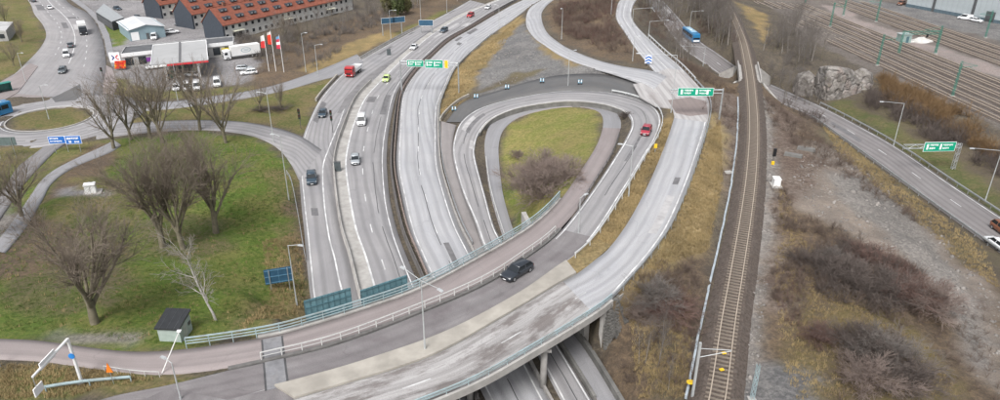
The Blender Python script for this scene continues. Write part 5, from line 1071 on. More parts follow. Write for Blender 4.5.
c('estate', 'white', 172, 33, 8, -.8, 'white estate car parked right of the workshop'); c('van', 'white', 154.5, 38.5, -2, 6, 'white van parked before the workshop gable'); c('sedan', 'silver', 179.5, 25.5, -8, -2, 'silver car parked by the hedge behind the workshop')
c('sedan', 'navy', 138, 18.5, 8, 2, 'dark car parked behind the workshop roof'); c('sedan', 'navy', 117.5, 9.5, 8, 2, 'dark car parked at the top of the yard'); c('sedan', 'white', 150, 21.5, 8, -1, 'white car parked just behind the workshop roof')
c('van', 'white', 965, 19.5, -8, -1, 'white van parked against the warehouse, left one', 2.0); c('estate', 'white', 975.5, 21.5, 8, 1.5, 'white car parked against the warehouse, right of the van', 2.0); c('suv', 'brown', 901, 4.5, -6, 2, 'brownish vehicle left of the warehouse corner', 2.0)
def truck(px, py, dx, dy, cabcol, boxcol, label, bl=6.5, bh=2.7, tipper=False, z=0.0, logo=False):
    a, b_ = cpos(px, py, dx, dy, z); d = b_ - a
    root = empty('truck', a, math.atan2(d[1], d[0]), label, 'truck'); h = (bl + 2.4) / 2; w_ = 2.4
    loft([(h, 1.1, .5, 2.0), (h - .12, 1.18, .42, 2.65), (h - .5, 1.2, .42, 2.95), (h - 1.9, 1.2, .42, 3.0), (h - 2.05, 1.15, .5, 2.9)], lambda x, hw, a_, b2: [(x, -hw, a_), (x, -hw, b2 - .15), (x, -hw * .9, b2), (x, hw * .9, b2), (x, hw, b2 - .15), (x, hw, a_)]).build('cab', cabcol, root)
    MB().add([(h + .01, -1.05, 1.55), (h + .01, 1.05, 1.55), (h - .06, 1.05, 2.5), (h - .06, -1.05, 2.5)], [(0, 1, 2, 3)]).build('windscreen', M_GLASS, root)
    for s_ in (-1, 1): MB().box((h - .75, s_ * 1.2, 2.0), (.9, .04, .7)).build('side_window', M_GLASS, root); MB().box((h + .02, s_ * .85, .8), (.08, .35, .2)).build('headlight', M_LAMP, root)
    MB().box((h + .02, 0, 1.1), (.06, 1.5, .45)).build('grille', M_BLACK, root)
    MB().box((-1.0, 0, .75), (bl + 1.2, .9, .3)).build('chassis', M_STEELD, root)
    if tipper:
        bx = MB(); cx = -1.2; bx.box((cx, 0, 1.1), (bl, w_, .12))
        for s_ in (-1, 1): bx.box((cx, s_ * w_ / 2, 1.55), (bl, .08, .9))
        bx.box((cx - bl / 2, 0, 1.55), (.08, w_, .9)).box((cx + bl / 2, 0, 1.75), (.1, w_, 1.3)); bx.build('tipper_body', boxcol, root)
        MB().box((cx, 0, 1.4), (bl - .3, w_ - .2, .5), taper=.75).build('load', mat('load_grey', (0.4, 0.39, 0.38), .9, var=.4, scale=2), root)
    else:
        MB().box((-1.2, 0, 1.05 + bh / 2), (bl, 2.5, bh)).build('cargo_box', boxcol, root)
        MB().box((-1.2, 0, 1.02), (bl + .05, 2.54, .14)).build('skirt_rail', M_STEEL, root)
        if logo:
            g_ = MB(); n_ = 24
            V = [(-1.2 + r * 1.5 * math.cos(2 * math.pi * i / n_), 1.262, 2.5 + r * .75 * math.sin(2 * math.pi * i / n_)) for r in (1.0, .82) for i in range(n_)]
            g_.add(V, [(i, (i + 1) % n_, n_ + (i + 1) % n_, n_ + i) for i in range(n_)]); g_.box((-1.2, 1.265, 2.65), (1.7, .008, .14)).box((-1.2, 1.265, 2.32), (1.3, .008, .14)); g_.build('logo', mat('logo_greyblue', (.35, .45, .5), .5), root)
    for x in (h - 1.1, -h + 2.6, -h + 1.4):
        for s_ in (-1, 1): make_wheel(root, x, s_ * 1.05, .48, .32)
    return root
truck(354, 74, -16, 12, PT['red'], PT['white'], 'red cab tipper truck with pale load on the slip road', 5.6, tipper=True)
truck(83.5, 33, 3, 9, PT['black'], M_WPAINT, 'truck with dark cab and white box coming down the avenue', 6.0, 2.6)
truck(242, 57.5, -12, 1.7, PT['white'], M_WPAINT, 'big white box truck parked at the fuel station', 8.6, 2.8, logo=True)
def bus(px, py, dx, dy, label, L=12.0):
    a, b_ = cpos(px, py, dx, dy); d = b_ - a; root = empty('bus', a, math.atan2(d[1], d[0]), label, 'bus'); h = L / 2
    ring = lambda x, hw, a_, b2: [(x, -hw, a_), (x, -hw, b2 - .25), (x, -hw * .88, b2), (x, hw * .88, b2), (x, hw, b2 - .25), (x, hw, a_)]
    loft([(h, 1.18, .35, 2.85), (h - .25, 1.26, .3, 3.05), (0, 1.27, .3, 3.05), (-h + .2, 1.27, .3, 3.05), (-h, 1.2, .4, 2.95)], ring).build('body', PT['blue'], root)
    MB().add([(h + .015, -1.1, 1.2), (h + .015, 1.1, 1.2), (h - .02, 1.1, 2.55), (h - .02, -1.1, 2.55)], [(0, 1, 2, 3)]).build('windscreen', M_GLASS, root)
    MB().box((h + .0, 0, .75), (.08, 2.1, .6)).build('front_panel', PT['white'], root)
    for s_ in (-1, 1):
        for k in range(6): MB().box((-h + 1.6 + k * 1.75, s_ * 1.275, 1.95), (1.6, .03, 1.0)).build('side_window', M_GLASS, root)
        for x in (h - 2.6, -h + 3.2): make_wheel(root, x, s_ * 1.1, .48, .3)
        MB().box((h + .02, s_ * .9, .62), (.06, .3, .18)).build('headlight', M_LAMP, root)
    MB().box((1.5, 0, 3.12), (2.6, 1.7, .2)).build('roof_unit', PT['paleblue'], root); MB().box((-2.6, 0, 3.1), (3.4, 1.6, .16)).build('roof_unit', PT['paleblue'], root); MB().box((-.6, 0, 3.08), (.8, .8, .1)).build('roof_hatch', M_SWHITE, root)
    return root
bus(690.5, 39, 16, 12, 'blue city bus on the sunken road among bare trees'); bus(-15, 119.5, -12, 3.5, 'blue bus entering the roundabout at the left picture edge')

# ------------------------------------------------------------------ signs, lamps, signals
def ground_at(px, py, z=None): return T(px, py) if z is None else G(px, py, z)
def lamp(px, py, h, arm, label, z=None, m=M_POLE, two=False, rz=None, lean=0.0):
    """arm: (dx, dy) metres on the ground plane"""
    p = ground_at(px, py, z); o = empty('street_lamp', p, 0, label, 'street lamp', 'street lamps')
    MB().tube((0, 0, -.2), (lean, 0, h), .095, .06, n=8).build('pole', m, o)
    MB().tube((0, 0, -.1), (0, 0, .9), .12, n=8).build('pole_base', m, o)
    for s_ in ((1, -1) if two else (1,)):
        e = (lean + arm[0] * s_, arm[1] * s_, h + .25); MB().tube((lean, 0, h - .05), e, .045, .035, n=6).build('arm', m, o)
        l = math.hypot(*arm); u = (arm[0] / l * s_, arm[1] / l * s_)
        MB().box((e[0] + u[0] * .3, e[1] + u[1] * .3, e[2] - .03), (.75, .3, .14), math.atan2(u[1], u[0]), taper=.8).build('lamp_head', mat('lamp_head_grey', (.5, .52, .53), .4, .2), o)
    return o
lamp(297, 305, 9, (1.4, -.3), 'lamp beside the slip road next to the blue sign back')
lamp(425, 349, 8.6, (-1.9, 1.9), 'twin armed lamp standing in the beige median of the bridge', 7.25, two=True)
lamp(578.5, 233, 5.5, (.6, 0.5), 'thin lamp at the railing between cycle path and loop road', 7.0)
lamp(628.5, 197, 8.5, (-1.6, .3), 'lamp in the tan strip between loop road and connector road')
lamp(568, 86, 8.5, (1.2, .6), 'lamp on the dark closed lane above the loop')
lamp(499, 28, 8, (-1.2, 0.6), 'lamp at the tip of the tan grass triangle near the highway')
lamp(561.5, 39, 9.5, (-.5, -1.6), 'lamp above the merging ramp in front of the scrub')
lamp(632.5, 61, 6.5, (1.0, -.5), 'lamp left of the blue chevron sign')
lamp(611, 15, 9, (1.6, 0), 'lamp on the left bend of the connector road at the top')
lamp(671, 112, 12, (-7.5, 0.6), 'tall lamp with long arm at the loop and connector junction', 7.0)
lamp(391, 39, 9.5, (1.8, -.2), 'lamp on the green verge left of the highway'); lamp(421, 24, 9, (1.6, -.2), 'lamp beside the blue boards on the far slip road'); lamp(447, 12.5, 8.5, (-4.5, 0), 'lamp with long arm at the top edge left of the highway')
lamp(306, 72, 11, (1.0, 0), 'tall lamp left of the shorter one above the foot path'); lamp(318, 75, 8.5, (1.6, 0), 'short lamp with arm beside the foot path near the red truck')
lamp(274, 143, 11, (-1.5, .2), 'lamp on the bend of the roundabout exit'); lamp(289, 200, 12, (-1.0, .2), 'lamp beside the steel railing on the park edge')
lamp(178, 101, 6, (1.2, .4), 'lamp on the verge below the parked vans'); lamp(177, 83, 7, (.8, 0), 'thin white lamp before the fuel canopy')
lamp(893, 147, 9.6, (-4.2, .4), 'lamp with long arm beyond the right highway left of the green sign'); lamp(985, 201, 9.6, (-4.6, .4), 'lamp with long arm beyond the right highway at the right edge')
lamp(689, 33, 7.5, (3.6, 0), 'lamp behind the blue bus'); lamp(648, 42, 6.0, (5.0, .5), 'lamp on the far side of the connector road above the bus', 6.6); lamp(632, 28, 6.0, (5.5, .3), 'lamp on the upper bend of the connector road', 6.8)
lamp(703, 66, 5.5, (-6.0, 0.2), 'low lamp in front of the blue bus'); lamp(26, 82, 8, (1.5, -.6), 'lamp at the bus stop by the avenue'); lamp(49, 119, 8, (1.3, 0), 'lamp on the roundabout island'); lamp(0, 367, 7.5, (.8, .2), 'thick grey lamp post cut by the left edge beside the cycle path'); lamp(182, 404, 5.0, (-.7, .4), 'thin pale lamp at the bottom edge beside the hut', 6.3)
# leaning pale post by the hut
p = T(161, 375); o = empty('leaning_post', p, 0, 'leaning white post beside the cycle path below the hut', 'post'); MB().tube((0, 0, -.1), (2.3, 1.2, 4.6), .07, .05, n=6).build('shaft', M_WPAINT, o); MB().box((2.3, 1.2, 4.65), (.4, .3, .12)).build('cap', M_SWHITE, o)
def board(parent, c_, sx, sz, rz, m, rim=M_SWHITE, marks=None, th=.08, mk=M_SWHITE, back=M_STEEL):
    """flat sign panel in its own plane: border, field and marks as parts"""
    R3 = Matrix.Rotation(rz, 3, 'Z'); px_ = lambda x, y, z: (R3 @ Vector((x, y, z)) + Vector([float(q) for q in c_]))[:]
    def plate(x0, x1, z0, z1, y0, y1, nm, mm):
        mb = MB(); mb.add([px_(x, y, z) for z in (z0, z1) for x, y in ((x0, y0), (x1, y0), (x1, y1), (x0, y1))], [(3, 2, 1, 0), (4, 5, 6, 7), (0, 1, 5, 4), (1, 2, 6, 5), (2, 3, 7, 6), (3, 0, 4, 7)]); return mb.build(nm, mm, parent)
    plate(-sx / 2, sx / 2, -sz / 2, sz / 2, 0, th, 'sign_panel', rim); plate(-sx / 2 + .07, sx / 2 - .07, -sz / 2 + .07, sz / 2 - .07, -.012, 0.001, 'sign_field', m)
    for (x0, x1, z0, z1) in (marks or []):
        x0, x1, z0, z1 = x0 * sx, x1 * sx, z0 * sz, z1 * sz
        if x1 - x0 < .45: plate(x0, x1, z0, z1, -.022, -.011, 'marking', mk); continue
        mb = MB(); x = x0                      # a line of worn lettering strokes
        while x < x1 - .1:
            w1 = R.uniform(.1, .24); zz = z0 + (z1 - z0) * R.choice((0, 0, .2)); mb.add([px_(q, -.02, z) for q, z in ((x, zz), (min(x1, x + w1), zz), (min(x1, x + w1), z1), (x, z1))], [(0, 1, 2, 3)]); x += w1 + .07
        mb.build('lettering', mk, parent)
TXT = [(-.42, -.36, -.28, .3), (-.32, -.05, .1, .3), (-.32, -.12, -.25, -.05), (.0, .06, -.3, .3), (.1, .42, .1, .28), (.1, .3, -.25, -.07)]
def gantry(pa, pb, h, boards, label, posts=(True, True), m=M_STEEL, truss=False, post_b=None):
    """beam between two ground spots; boards = [(fraction, width, height, material, marks)]"""
    root = empty('sign_gantry', pa, 0, label, 'sign gantry', 'sign gantries'); d = (pb - pa)[:2]; l = np.linalg.norm(d); rz = math.atan2(d[1], d[0]); z = pa[2] + h; dz = pb[2] - pa[2]
    B = (d[0], d[1], h)
    if truss:
        mb = MB()
        for zz in (0, -.7):
            for yy in (-.25, .25): n_ = (-d[1] / l * yy, d[0] / l * yy); mb.tube((n_[0], n_[1], h + zz), (d[0] + n_[0], d[1] + n_[1], h + zz), .06, n=5)
        k = int(l)
        for i in range(k):
            a = (d[0] * i / k, d[1] * i / k); b_ = (d[0] * (i + 1) / k, d[1] * (i + 1) / k); mb.tube((a[0], a[1], h - .7 * (i % 2)), (b_[0], b_[1], h - .7 * ((i + 1) % 2)), .04, n=4)
        mb.build('beam', m, root)
    else: MB().tube((0, 0, h), B, .16, n=8).build('beam', m, root); MB().tube((0, 0, h - .7), (d[0], d[1], h - .7), .1, n=8).build('beam', m, root)
    if posts[0]: (lattice(MB(), (0, 0, -.2), h + .4, .55, .05) if truss else MB().tube((0, 0, -.2), (0, 0, h + .3), .2, .16, n=8)).build('post', m, root)
    if posts[1]: (lattice(MB(), (d[0], d[1], dz - .2), h - dz + .4, .55, .05) if truss else MB().tube((d[0], d[1], dz - .2), (d[0], d[1], h + .3), .2, .16, n=8)).build('post', m, root)
    n_ = np.array([d[1], -d[0]]) / l * .38
    for f, w_, hh, mm, mk in boards:
        if w_ > 0: board(root, (d[0] * f + n_[0], d[1] * f + n_[1], h - .35), w_, hh, rz, mm, M_SWHITE, mk)
    return root
gantry(G(402, 93), G(459, 95), 8.4, [(.27, 4.3, 1.7, M_GREEN, TXT), (.59, 4.6, 2.1, M_GREEN, TXT), (.8, 1.0, 2.1, M_YELLOW, None)], 'steel gantry with two green direction boards over the northbound carriageway')
gantry(G(668, 116, 7), G(719, 119, 6.4), 5.6, [(.47, 7.2, 1.7, M_GREEN, TXT + [(.3, .36, -.3, .3)])], 'green direction sign gantry over the connector road', (False, True))
gantry(G(897, 172, 0), G(953, 168, .6), 5.6, [(.62, 6.2, 1.9, M_GREEN, TXT)], 'lattice gantry with green direction board over the right highway', (False, True), truss=True)
gantry(G(383, 35), G(402, 33), 5.2, [(.3, 5.0, 2.0, M_BACKBLUE, None), (.85, 4.6, 2.0, M_BACKBLUE, None)], 'blue boards on posts beside the far end of the slip road'); gantry(G(421, 33), G(432, 33), 4.0, [(.5, 5.0, 2.0, M_BACKBLUE, None)], 'pale blue board on posts at the far slip road entrance')
# boards fixed to the bridge, seen from behind
for k, (pxa, pxb, lb) in enumerate((((309, 326), (355, 312), 'wide teal sign seen from behind on the bridge railing, left one'), ((365, 309), (411, 293), 'teal sign seen from behind on the bridge railing, right one'))):
    a, b_ = G(*pxa, 7), G(*pxb, 7); d = (b_ - a)[:2]; l = np.linalg.norm(d); rz = math.atan2(d[1], d[0]); n_ = np.array([-d[1], d[0]]) / l * .95
    h_ = 2.5 if k == 0 else 1.75
    o = empty('motorway_sign', ((a + b_) / 2 + np.array([n_[0], n_[1], 0])), rz, lb, 'road sign', 'signs on the bridge')
    rows_, cols_ = (4, 8) if k == 0 else (3, 8)
    for i in range(cols_):
        MB().box((-l / 2 + (i + .5) * l / cols_, 0, h_ / 2 - .3), (l / cols_ - .05, .07, h_ + 1.2)).build('panel', M_SIGNBACK, o)
    for j in range(rows_ + 1): MB().box((0, -.1, -.75 + j * (h_ + .9) / rows_), (l, .12, .07)).build('rib', M_SIGNRIB, o)
    for i in range(cols_ + 1): MB().box((-l / 2 + i * l / cols_, -.07, h_ / 2 - .3), (.06, .08, h_ + 1.2)).build('rib', M_SIGNRIB, o)
    for s_ in (-.3, .3): MB().box((s_ * l, -.45, -.2), (.14, .8, .14)).build('bracket', M_STEELD, o)
a, b_ = T(270, 290), T(292, 291)
o = empty('road_sign', (a + b_) / 2, math.atan2((b_ - a)[1], (b_ - a)[0]) - .05, 'dark blue road sign seen from behind on the grass by the slip road', 'road sign')
MB().box((0, 0, 2.4), (3.7, .08, 2.3)).build('sign_panel', M_BACKBLUE, o)
for j in range(3): MB().box((0, -.07, 1.45 + j * .95), (3.6, .08, .09)).build('rib', mat('rib_blue', (.09, .2, .29), .5), o)
for s_ in (-1.3, 0, 1.3): MB().box((s_, -.06, 2.4), (.07, .08, 2.2)).build('rib', MATS['rib_blue'], o)
for s_ in (-1.2, 1.2): MB().tube((s_, -.15, -.3), (s_, -.15, 3.5), .06, n=6).build('post', M_STEEL, o)
# blue direction boards at the roundabout
p = G(68, 153); o = empty('direction_sign', p, 0.05, 'pair of blue direction boards with white lettering south of the roundabout', 'road sign')
board(o, (-1.5, 0, 2.9), 3.3, 1.6, 0.05, M_BLUE, M_SWHITE, [(-.4, .1, .1, .3), (-.4, .3, -.25, -.08)]); board(o, (1.75, .05, 2.85), 3.1, 1.8, 0.05, M_BLUE, M_SWHITE, [(-.4, .35, .05, .3), (-.3, -.1, -.35, -.1), (.05, .35, -.35, -.15)])
for x in (-2.4, 0.1, 2.6): MB().tube((x, .15, -.3), (x, .2, 3.7), .06, n=6).build('post', M_STEEL, o)
p = G(9, 158); o = empty('road_sign', p, .1, 'grey sign back on posts by the left edge of the roundabout', 'road sign'); MB().box((0, 0, 3.6), (4.6, .1, 1.7)).build('sign_panel', mat('sign_back_grey', (.13, .17, .17), .5, .2), o)
for x in (-1.5, 1.5): MB().tube((x, -.12, -.3), (x, -.12, 4.4), .06, n=6).build('post', M_STEEL, o)
# chevron sign
p = G(648, 65, 7); o = empty('chevron_sign', p, 0.0, 'blue and white chevron sign at the ramp merge', 'road sign'); board(o, (0, 0, 1.5), 1.8, 2.2, 0, M_BLUE, M_SWHITE)
ch = MB()
for k in range(3):
    z0_ = .45 + k * .75; ch.add([(-.85, -.03, z0_), (0, -.03, z0_ + .45), (.85, -.03, z0_), (.85, -.03, z0_ + .3), (0, -.03, z0_ + .75), (-.85, -.03, z0_ + .3)], [(0, 1, 4, 5), (1, 2, 3, 4)])
ch.build('chevron', M_SWHITE, o); MB().tube((0, .12, -.2), (0, .12, 2.6), .06, n=6).build('post', M_STEEL, o)
# marker pairs closing the old lane
for k, (px, py, z) in enumerate(((454, 111, 1.5), (476, 98.5, 2.2), (507, 89, 3.0), (542, 82.5, 3.9), (580, 84, 4.9))):
    for s_, lr in ((-.32, 'left'), (.32, 'right')):
        p = G(px, py, z) + np.array([s_, 0, 0]); o = empty('lane_marker', p, 0, '%s marker of the %s pair, blue and white, on the closed lane' % (lr, ('first', 'second', 'third', 'fourth', 'fifth')[k]), 'lane marker', 'markers on the closed lane')
        MB().box((0, 0, .7), (.34, .06, .9)).build('marker_plate', mat('marker_blue', (.12, .38, .55), .5), o); MB().box((0, -.035, .75), (.2, .02, .6)).build('white_field', M_SWHITE, o); MB().box((0, 0, .05), (.5, .3, .2)).build('foot', M_BLACK, o)
# traffic lights
def signal(px, py, lb, h=3.4, n_=2):
    p = T(px, py); o = empty('traffic_light', p, 0, lb, 'traffic light', 'traffic lights'); MB().tube((0, 0, -.2), (0, 0, h), .07, n=8).build('post', M_STEELD, o)
    for k in range(n_):
        hd = MB().box((0, -.15, h - .35 - k * 1.3), (.45, .35, 1.05)).build('signal_head', M_BLACK, o)
        for j, c_ in enumerate(((.12, .01, .01), (.12, .07, .01), (.01, .1, .04))): MB().tube((0, -.34, h - .05 - k * 1.3 - j * .3), (0, -.36, h - .05 - k * 1.3 - j * .3), .1, n=8).build('lens', mat('lens%d' % j, c_, .3), hd)
signal(301, 129, 'traffic light on the grass left of the slip road', 4.6); signal(333, 133, 'traffic light between slip road and southbound carriageway', 5.2); signal(104, 80, 'traffic light at the avenue kerb near the station', 3.4, 1)
for px, py, lb in ((338, 171, 'upper grey control box on the paved margin of the slip road'), (389, 55, 'dark box sign beside the far slip road')):
    p = G(px, py); o = empty('control_box', p, 0.1, lb, 'box'); MB().box((0, 0, .9), (1.2, .4, 1.9)).build('box_body', mat('box_dark', (.07, .085, .09), .6), o); MB().box((0, 0, 1.9), (1.3, .5, .08)).build('lid', M_STEELD, o)
# flags
for k, (bx, by, c1_, c2_, lb) in enumerate(((269, 71, (.7, .68, .66), (.62, .04, .04), 'left flag, white over red, beside the white truck'), (276, 71, (.66, .6, .58), (.68, .05, .02), 'middle flag, mostly red, on the tallest pole'), (284, 72, (.12, .3, .5), (.6, .04, .08), 'right flag, blue over red and white, beside the bushes'))):
    p = G(bx, by); h = 11.5 if k == 1 else 10.5; o = empty('flag_pole', p, 0, lb, 'flag', 'station flags'); MB().tube((0, 0, -.2), (0, 0, h), .09, .05, n=8).build('pole', M_SWHITE, o); MB().tube((0, 0, h), (0, 0, h + .18), .09, n=8).build('finial', M_STEEL, o)
    fl = MB(); nx_, nz_ = 6, 9; w_, hh = 1.25, 3.6
    for i in range(nx_ + 1):
        for j in range(nz_ + 1):
            u, v = i / nx_, j / nz_; fl.v.append((-w_ * u * (.75 + .25 * v), .25 * math.sin(4 * u + 2 * v + k) * u, h - .2 - hh * v - .3 * u * (1 - v)))
    for i in range(nx_):
        for j in range(nz_): a = i * (nz_ + 1) + j; fl.f.append((a, a + 1, a + nz_ + 2, a + nz_ + 1)); fl.m.append(0 if j < 2 or (k == 0 and j < 4) else 1 if not (k == 2 and j in (4, 5)) else 2)
    fl.build('flag_cloth', [mat('flag_a%d' % k, c1_, .8), mat('flag_b%d' % k, c2_, .8), M_SWHITE], o)
# bent white sign arm by the cycle path (half gantry seen from behind)
p = T(82, 383); o = empty('cantilever_gantry', p, 0, 'white cantilever sign frame with small boards beside the cycle path', 'sign gantry'); top = G(65, 343, p[2] + 5.6) - p; end = G(33, 379, p[2] + 5.3) - p
MB().tube((0, 0, -.3), (0, 0, 5.6), .17, .15, n=8).build('post', M_WPAINT, o); MB().tube((0, 0, 5.55), (end[0], end[1], 5.5), .15, .12, n=8).build('arm', M_WPAINT, o); MB().box((0, 0, .1), (.7, .7, .3)).build('footing', M_CONC, o)
ar = math.atan2(end[1], end[0])
for f, sx, sz, dz in ((.62, 2.3, .75, .15), (1.0, 1.3, .9, -1.6)): MB().box((end[0] * f, end[1] * f + .2, 5.5 + dz), (sx, .1, sz), ar).build('sign_panel', M_SWHITE, o)
MB().tube((end[0], end[1], 5.5), (end[0], end[1], 3.6), .04, n=5).build('hanger', M_STEEL, o)
MB().tube((0, -.2, 3.6), (0, -.26, 3.6), .32, n=16).build('round_sign', mat('sign_roundblue', (.03, .22, .6), .4), o)
guardrail([T(*q) for q in ((46, 392), (70, 388), (95, 385), (131, 382))], 'short pale teal guardrail below the white cantilever sign frame', 3.0, m=M_TEAL)
p = T(114, 384); o = empty('warning_sign', p, 0, 'orange triangle sign on a thin post beside the cycle path', 'road sign'); MB().tube((0, 0, -.2), (-.1, 0, 2.4), .04, n=6).build('post', M_STEEL, o); tr_ = MB(); tr_.add([(-.4, -.06, 1.5), (.3, -.06, 1.5), (-.05, -.06, 2.7), (-.4, 0, 1.5), (.3, 0, 1.5), (-.05, 0, 2.7)], [(0, 1, 2), (5, 4, 3), (0, 3, 4, 1), (1, 4, 5, 2), (2, 5, 3, 0)]); tr_.build('sign_panel', M_ORANGE, o)
railing('hoop_railing', [T(*q) for q in ((105, 371.5), (128, 375), (148, 377), (160, 377.5))], 'row of low white hoops along the lower edge of the cycle path', 'railing', 1.6, .7, ((.7, .03),), MATS['railing_pale'], .03)
p = G(655, 152, 7); o = empty('marker_post', p, 0, 'yellow marker post beside the loop road near the red car', 'marker post'); MB().box((0, 0, .5), (.12, .12, 1.2)).build('post', M_STEEL, o); MB().box((0, -.08, 1.2), (.55, .06, .8)).build('sign_panel', M_YELLOW, o)
# railway side furniture
p = T(692, 398); o = empty('catenary_mast', p, 0, 'grey mast with two arms reaching over the single track at the bottom', 'mast'); h = 7.0
MB().box((0, 0, h / 2 - .3), (.24, .24, h + .6)).build('mast_column', M_POLE, o); tr0 = RAILC[int(np.argmin([abs(PX(q)[1] - 385) for q in RAILC]))] - p
MB().tube((0, 0, 6.3), (tr0[0] + .1, tr0[1] * .15, 5.9), .045, n=5).build('cantilever', M_POLE, o); MB().tube((0, 0, 5.2), (tr0[0] + .1, tr0[1] * .15, 5.8), .045, n=5).build('cantilever', M_POLE, o); MB().tube((tr0[0], tr0[1] * .15, 5.95), (tr0[0], tr0[1] * .15, 5.4), .03, n=4).build('insulator', mat('insulator_brown', (.2, .08, .04), .3), o)
p = T(689, 392); o = empty('railway_sign', p, 0, 'round yellow railway sign beside the track at the bottom', 'sign'); MB().tube((0, 0, -.2), (0, 0, 1.2), .05, n=6).build('post', M_STEELD, o); MB().tube((0, -.06, 1.25), (0, -.02, 1.4), .42, n=16).build('sign_disc', M_YELLOW, o); MB().box((-.1, -.085, 1.27), (.12, .02, .35)).box((.13, -.085, 1.27), (.12, .02, .35)).build('marking', M_BLACK, o)
for k, (px, py) in enumerate(((724, 354), (721.5, 368))):
    q = RAILC[int(np.argmin([abs(PX(r_)[1] - py) for r_ in RAILC]))]; o = empty('track_balise', (q[0], q[1], q[2] + .02), .3, '%s yellow balise fixed between the rails' % ('upper', 'lower')[k], 'balise', 'balises'); MB().box((0, 0, .08), (.5, .36, .1), taper=.85).build('balise_body', M_YELLOW, o); MB().box((0, 0, .02), (.62, .12, .06)).build('bracket', M_STEELD, o)
p = T(752, 399); o = empty('lattice_post', p, 0, 'blue grey lattice post on the gravel right of the track', 'mast'); lattice(MB(), (0, 0, -.2), 4.6, .34, .035, .45).build('lattice_column', M_TEAL, o); MB().box((0, 0, -.1), (.8, .8, .3)).build('footing', M_CONC, o)
p = T(776, 186); o = empty('relay_cabinet', p, -.1, 'pale grey relay cabinet on a slab right of the track', 'cabinet'); MB().box((0, 0, .05), (1.7, 2.6, .25)).build('slab', M_CONC, o); MB().box((0, .2, .75), (1.1, 1.4, 1.2)).build('cabinet_body', M_WPAINT, o); MB().box((0, .2, 1.38), (1.2, 1.5, .08)).build('lid', M_SWHITE, o)
p = T(772.5, 164); o = empty('railway_signal', p, 0, 'black railway signal with yellow foot right of the track', 'signal'); MB().tube((0, 0, -.2), (0, 0, 2.6), .06, n=6).build('post', M_STEELD, o); MB().box((0, -.1, 2.3), (.55, .3, 1.5)).build('signal_head', M_BLACK, o); MB().box((-.1, -.3, .35), (.5, .3, .6)).build('signal_foot', M_YELLOW, o)
for px, py, lb in ((793, 156, 'dark concrete slab lying on the bare ground, lower one'), (806, 150, 'dark concrete slab lying on the bare ground, upper one')):
    p = T(px, py); o = MB().box((0, 0, .2), (3.2, 1.1, .5), -.5, taper=.96).build('concrete_slab', M_CONCD, None, p); setp(o, lb, 'slab')
p = T(728, 173); o = MB().box((0, 0, .15), (1.5, .8, .35), .3, taper=.8).build('boulder', M_CONC, None, p); setp(o, 'single pale stone block on the tan bank left of the track', 'stone')

# ------------------------------------------------------------------ bare trees, bushes, scrub, grass
def tubes(S, n=3):
    """segments (k,8): p0,p1,r0,r1 -> verts, faces of open n-sided tubes"""
    S = np.asarray(S); a, b_ = S[:, :3], S[:, 3:6]; d = b_ - a; d /= np.linalg.norm(d, axis=1)[:, None] + 1e-9
    up = np.where(np.abs(d[:, 2:3]) < .9, np.array([[0, 0, 1.]]), np.array([[1., 0, 0]])); e = np.cross(d, up); e /= np.linalg.norm(e, axis=1)[:, None]; g = np.cross(d, e)
    V = []
    for c_, r in ((a, S[:, 6:7]), (b_, S[:, 7:8])):
        for i in range(n): V.append(c_ + r * (math.cos(2 * math.pi * i / n) * e + math.sin(2 * math.pi * i / n) * g))
    V = np.stack(V, 1); k = len(S); base = np.arange(k)[:, None] * 2 * n
    F = np.stack([np.stack([base[:, 0] + i, base[:, 0] + (i + 1) % n, base[:, 0] + n + (i + 1) % n, base[:, 0] + n + i], 1) for i in range(n)], 1).reshape(-1, 4)
    return V.reshape(-1, 3), F
def unit(v): return v / (np.linalg.norm(v) + 1e-9)
def grow(rs, out, p, d, length, r, lv, cfg):
    c_ = cfg[lv]; ns = c_['n']; st = length / ns
    for i in range(ns):
        d = unit(d + rs.normal(size=3) * c_['wob'] + np.array([0, 0, c_['up']])); q = p + d * st * rs.uniform(.85, 1.15)
        r1 = max(c_['rmin'], r * (1 - c_['tap'] / ns)); out[lv].append(np.concatenate([p, q, [r, r1]])); p, r = q, r1
        if lv + 1 < len(cfg) and i >= c_['from']:
            for _ in range(c_['kids'] if i < ns - 1 else c_['kids'] + c_['tip']):
                rv = rs.normal(size=3)
                if lv == 0: cnt = out[0].__len__() * 7 + len(out[1]); az = len(out[1]) * 0.61803 / cfg[1]['n'] * 2 * math.pi + rs.uniform(-.3, .3); rv = np.array([math.cos(az), math.sin(az), 0.0])
                ax = unit(np.cross(d, rv)); an = rs.uniform(*c_['ang']); dd = unit(d * math.cos(an) + ax * math.sin(an))
                grow(rs, out, p, dd, length * rs.uniform(*c_['len']), r * c_['rk'], lv + 1, cfg)
def tree_meshes(name, seed, H, cfg, bark, twig, split=2, bole=.02):
    rs = np.random.RandomState(seed); out = [[] for _ in cfg]; grow(rs, out, np.array([0, 0, -.3]), np.array([rs.uniform(-.05, .05), rs.uniform(-.05, .05), 1.]), H * cfg[0]['frac'], H * bole, 0, cfg)
    lo = [s_ for l in out[:split] for s_ in l]; hi = [s_ for l in out[split:] for s_ in l]
    zm = max(q[5] for q in lo + hi); k_ = H / zm; lo = [np.concatenate([q[:6] * k_, q[6:]]) for q in lo]; hi = [np.concatenate([q[:6] * k_, q[6:]]) for q in hi]
    V, F = tubes(lo, 6); tm = np_mesh('trunk', V, F, bark, True); V, F = tubes(hi, 3); cm_ = np_mesh('crown', V, F, twig); return tm, cm_
M_BARK = mat('bark_grey_brown', (.165, .145, .10), .9, var=.35, scale=2.0); M_TWIG = mat('twigs_brown', (.20, .163, .128), .9, var=.3, scale=.6); M_TWIGG = mat('twigs_grey', (.17, .15, .135), .9, var=.3, scale=.6)
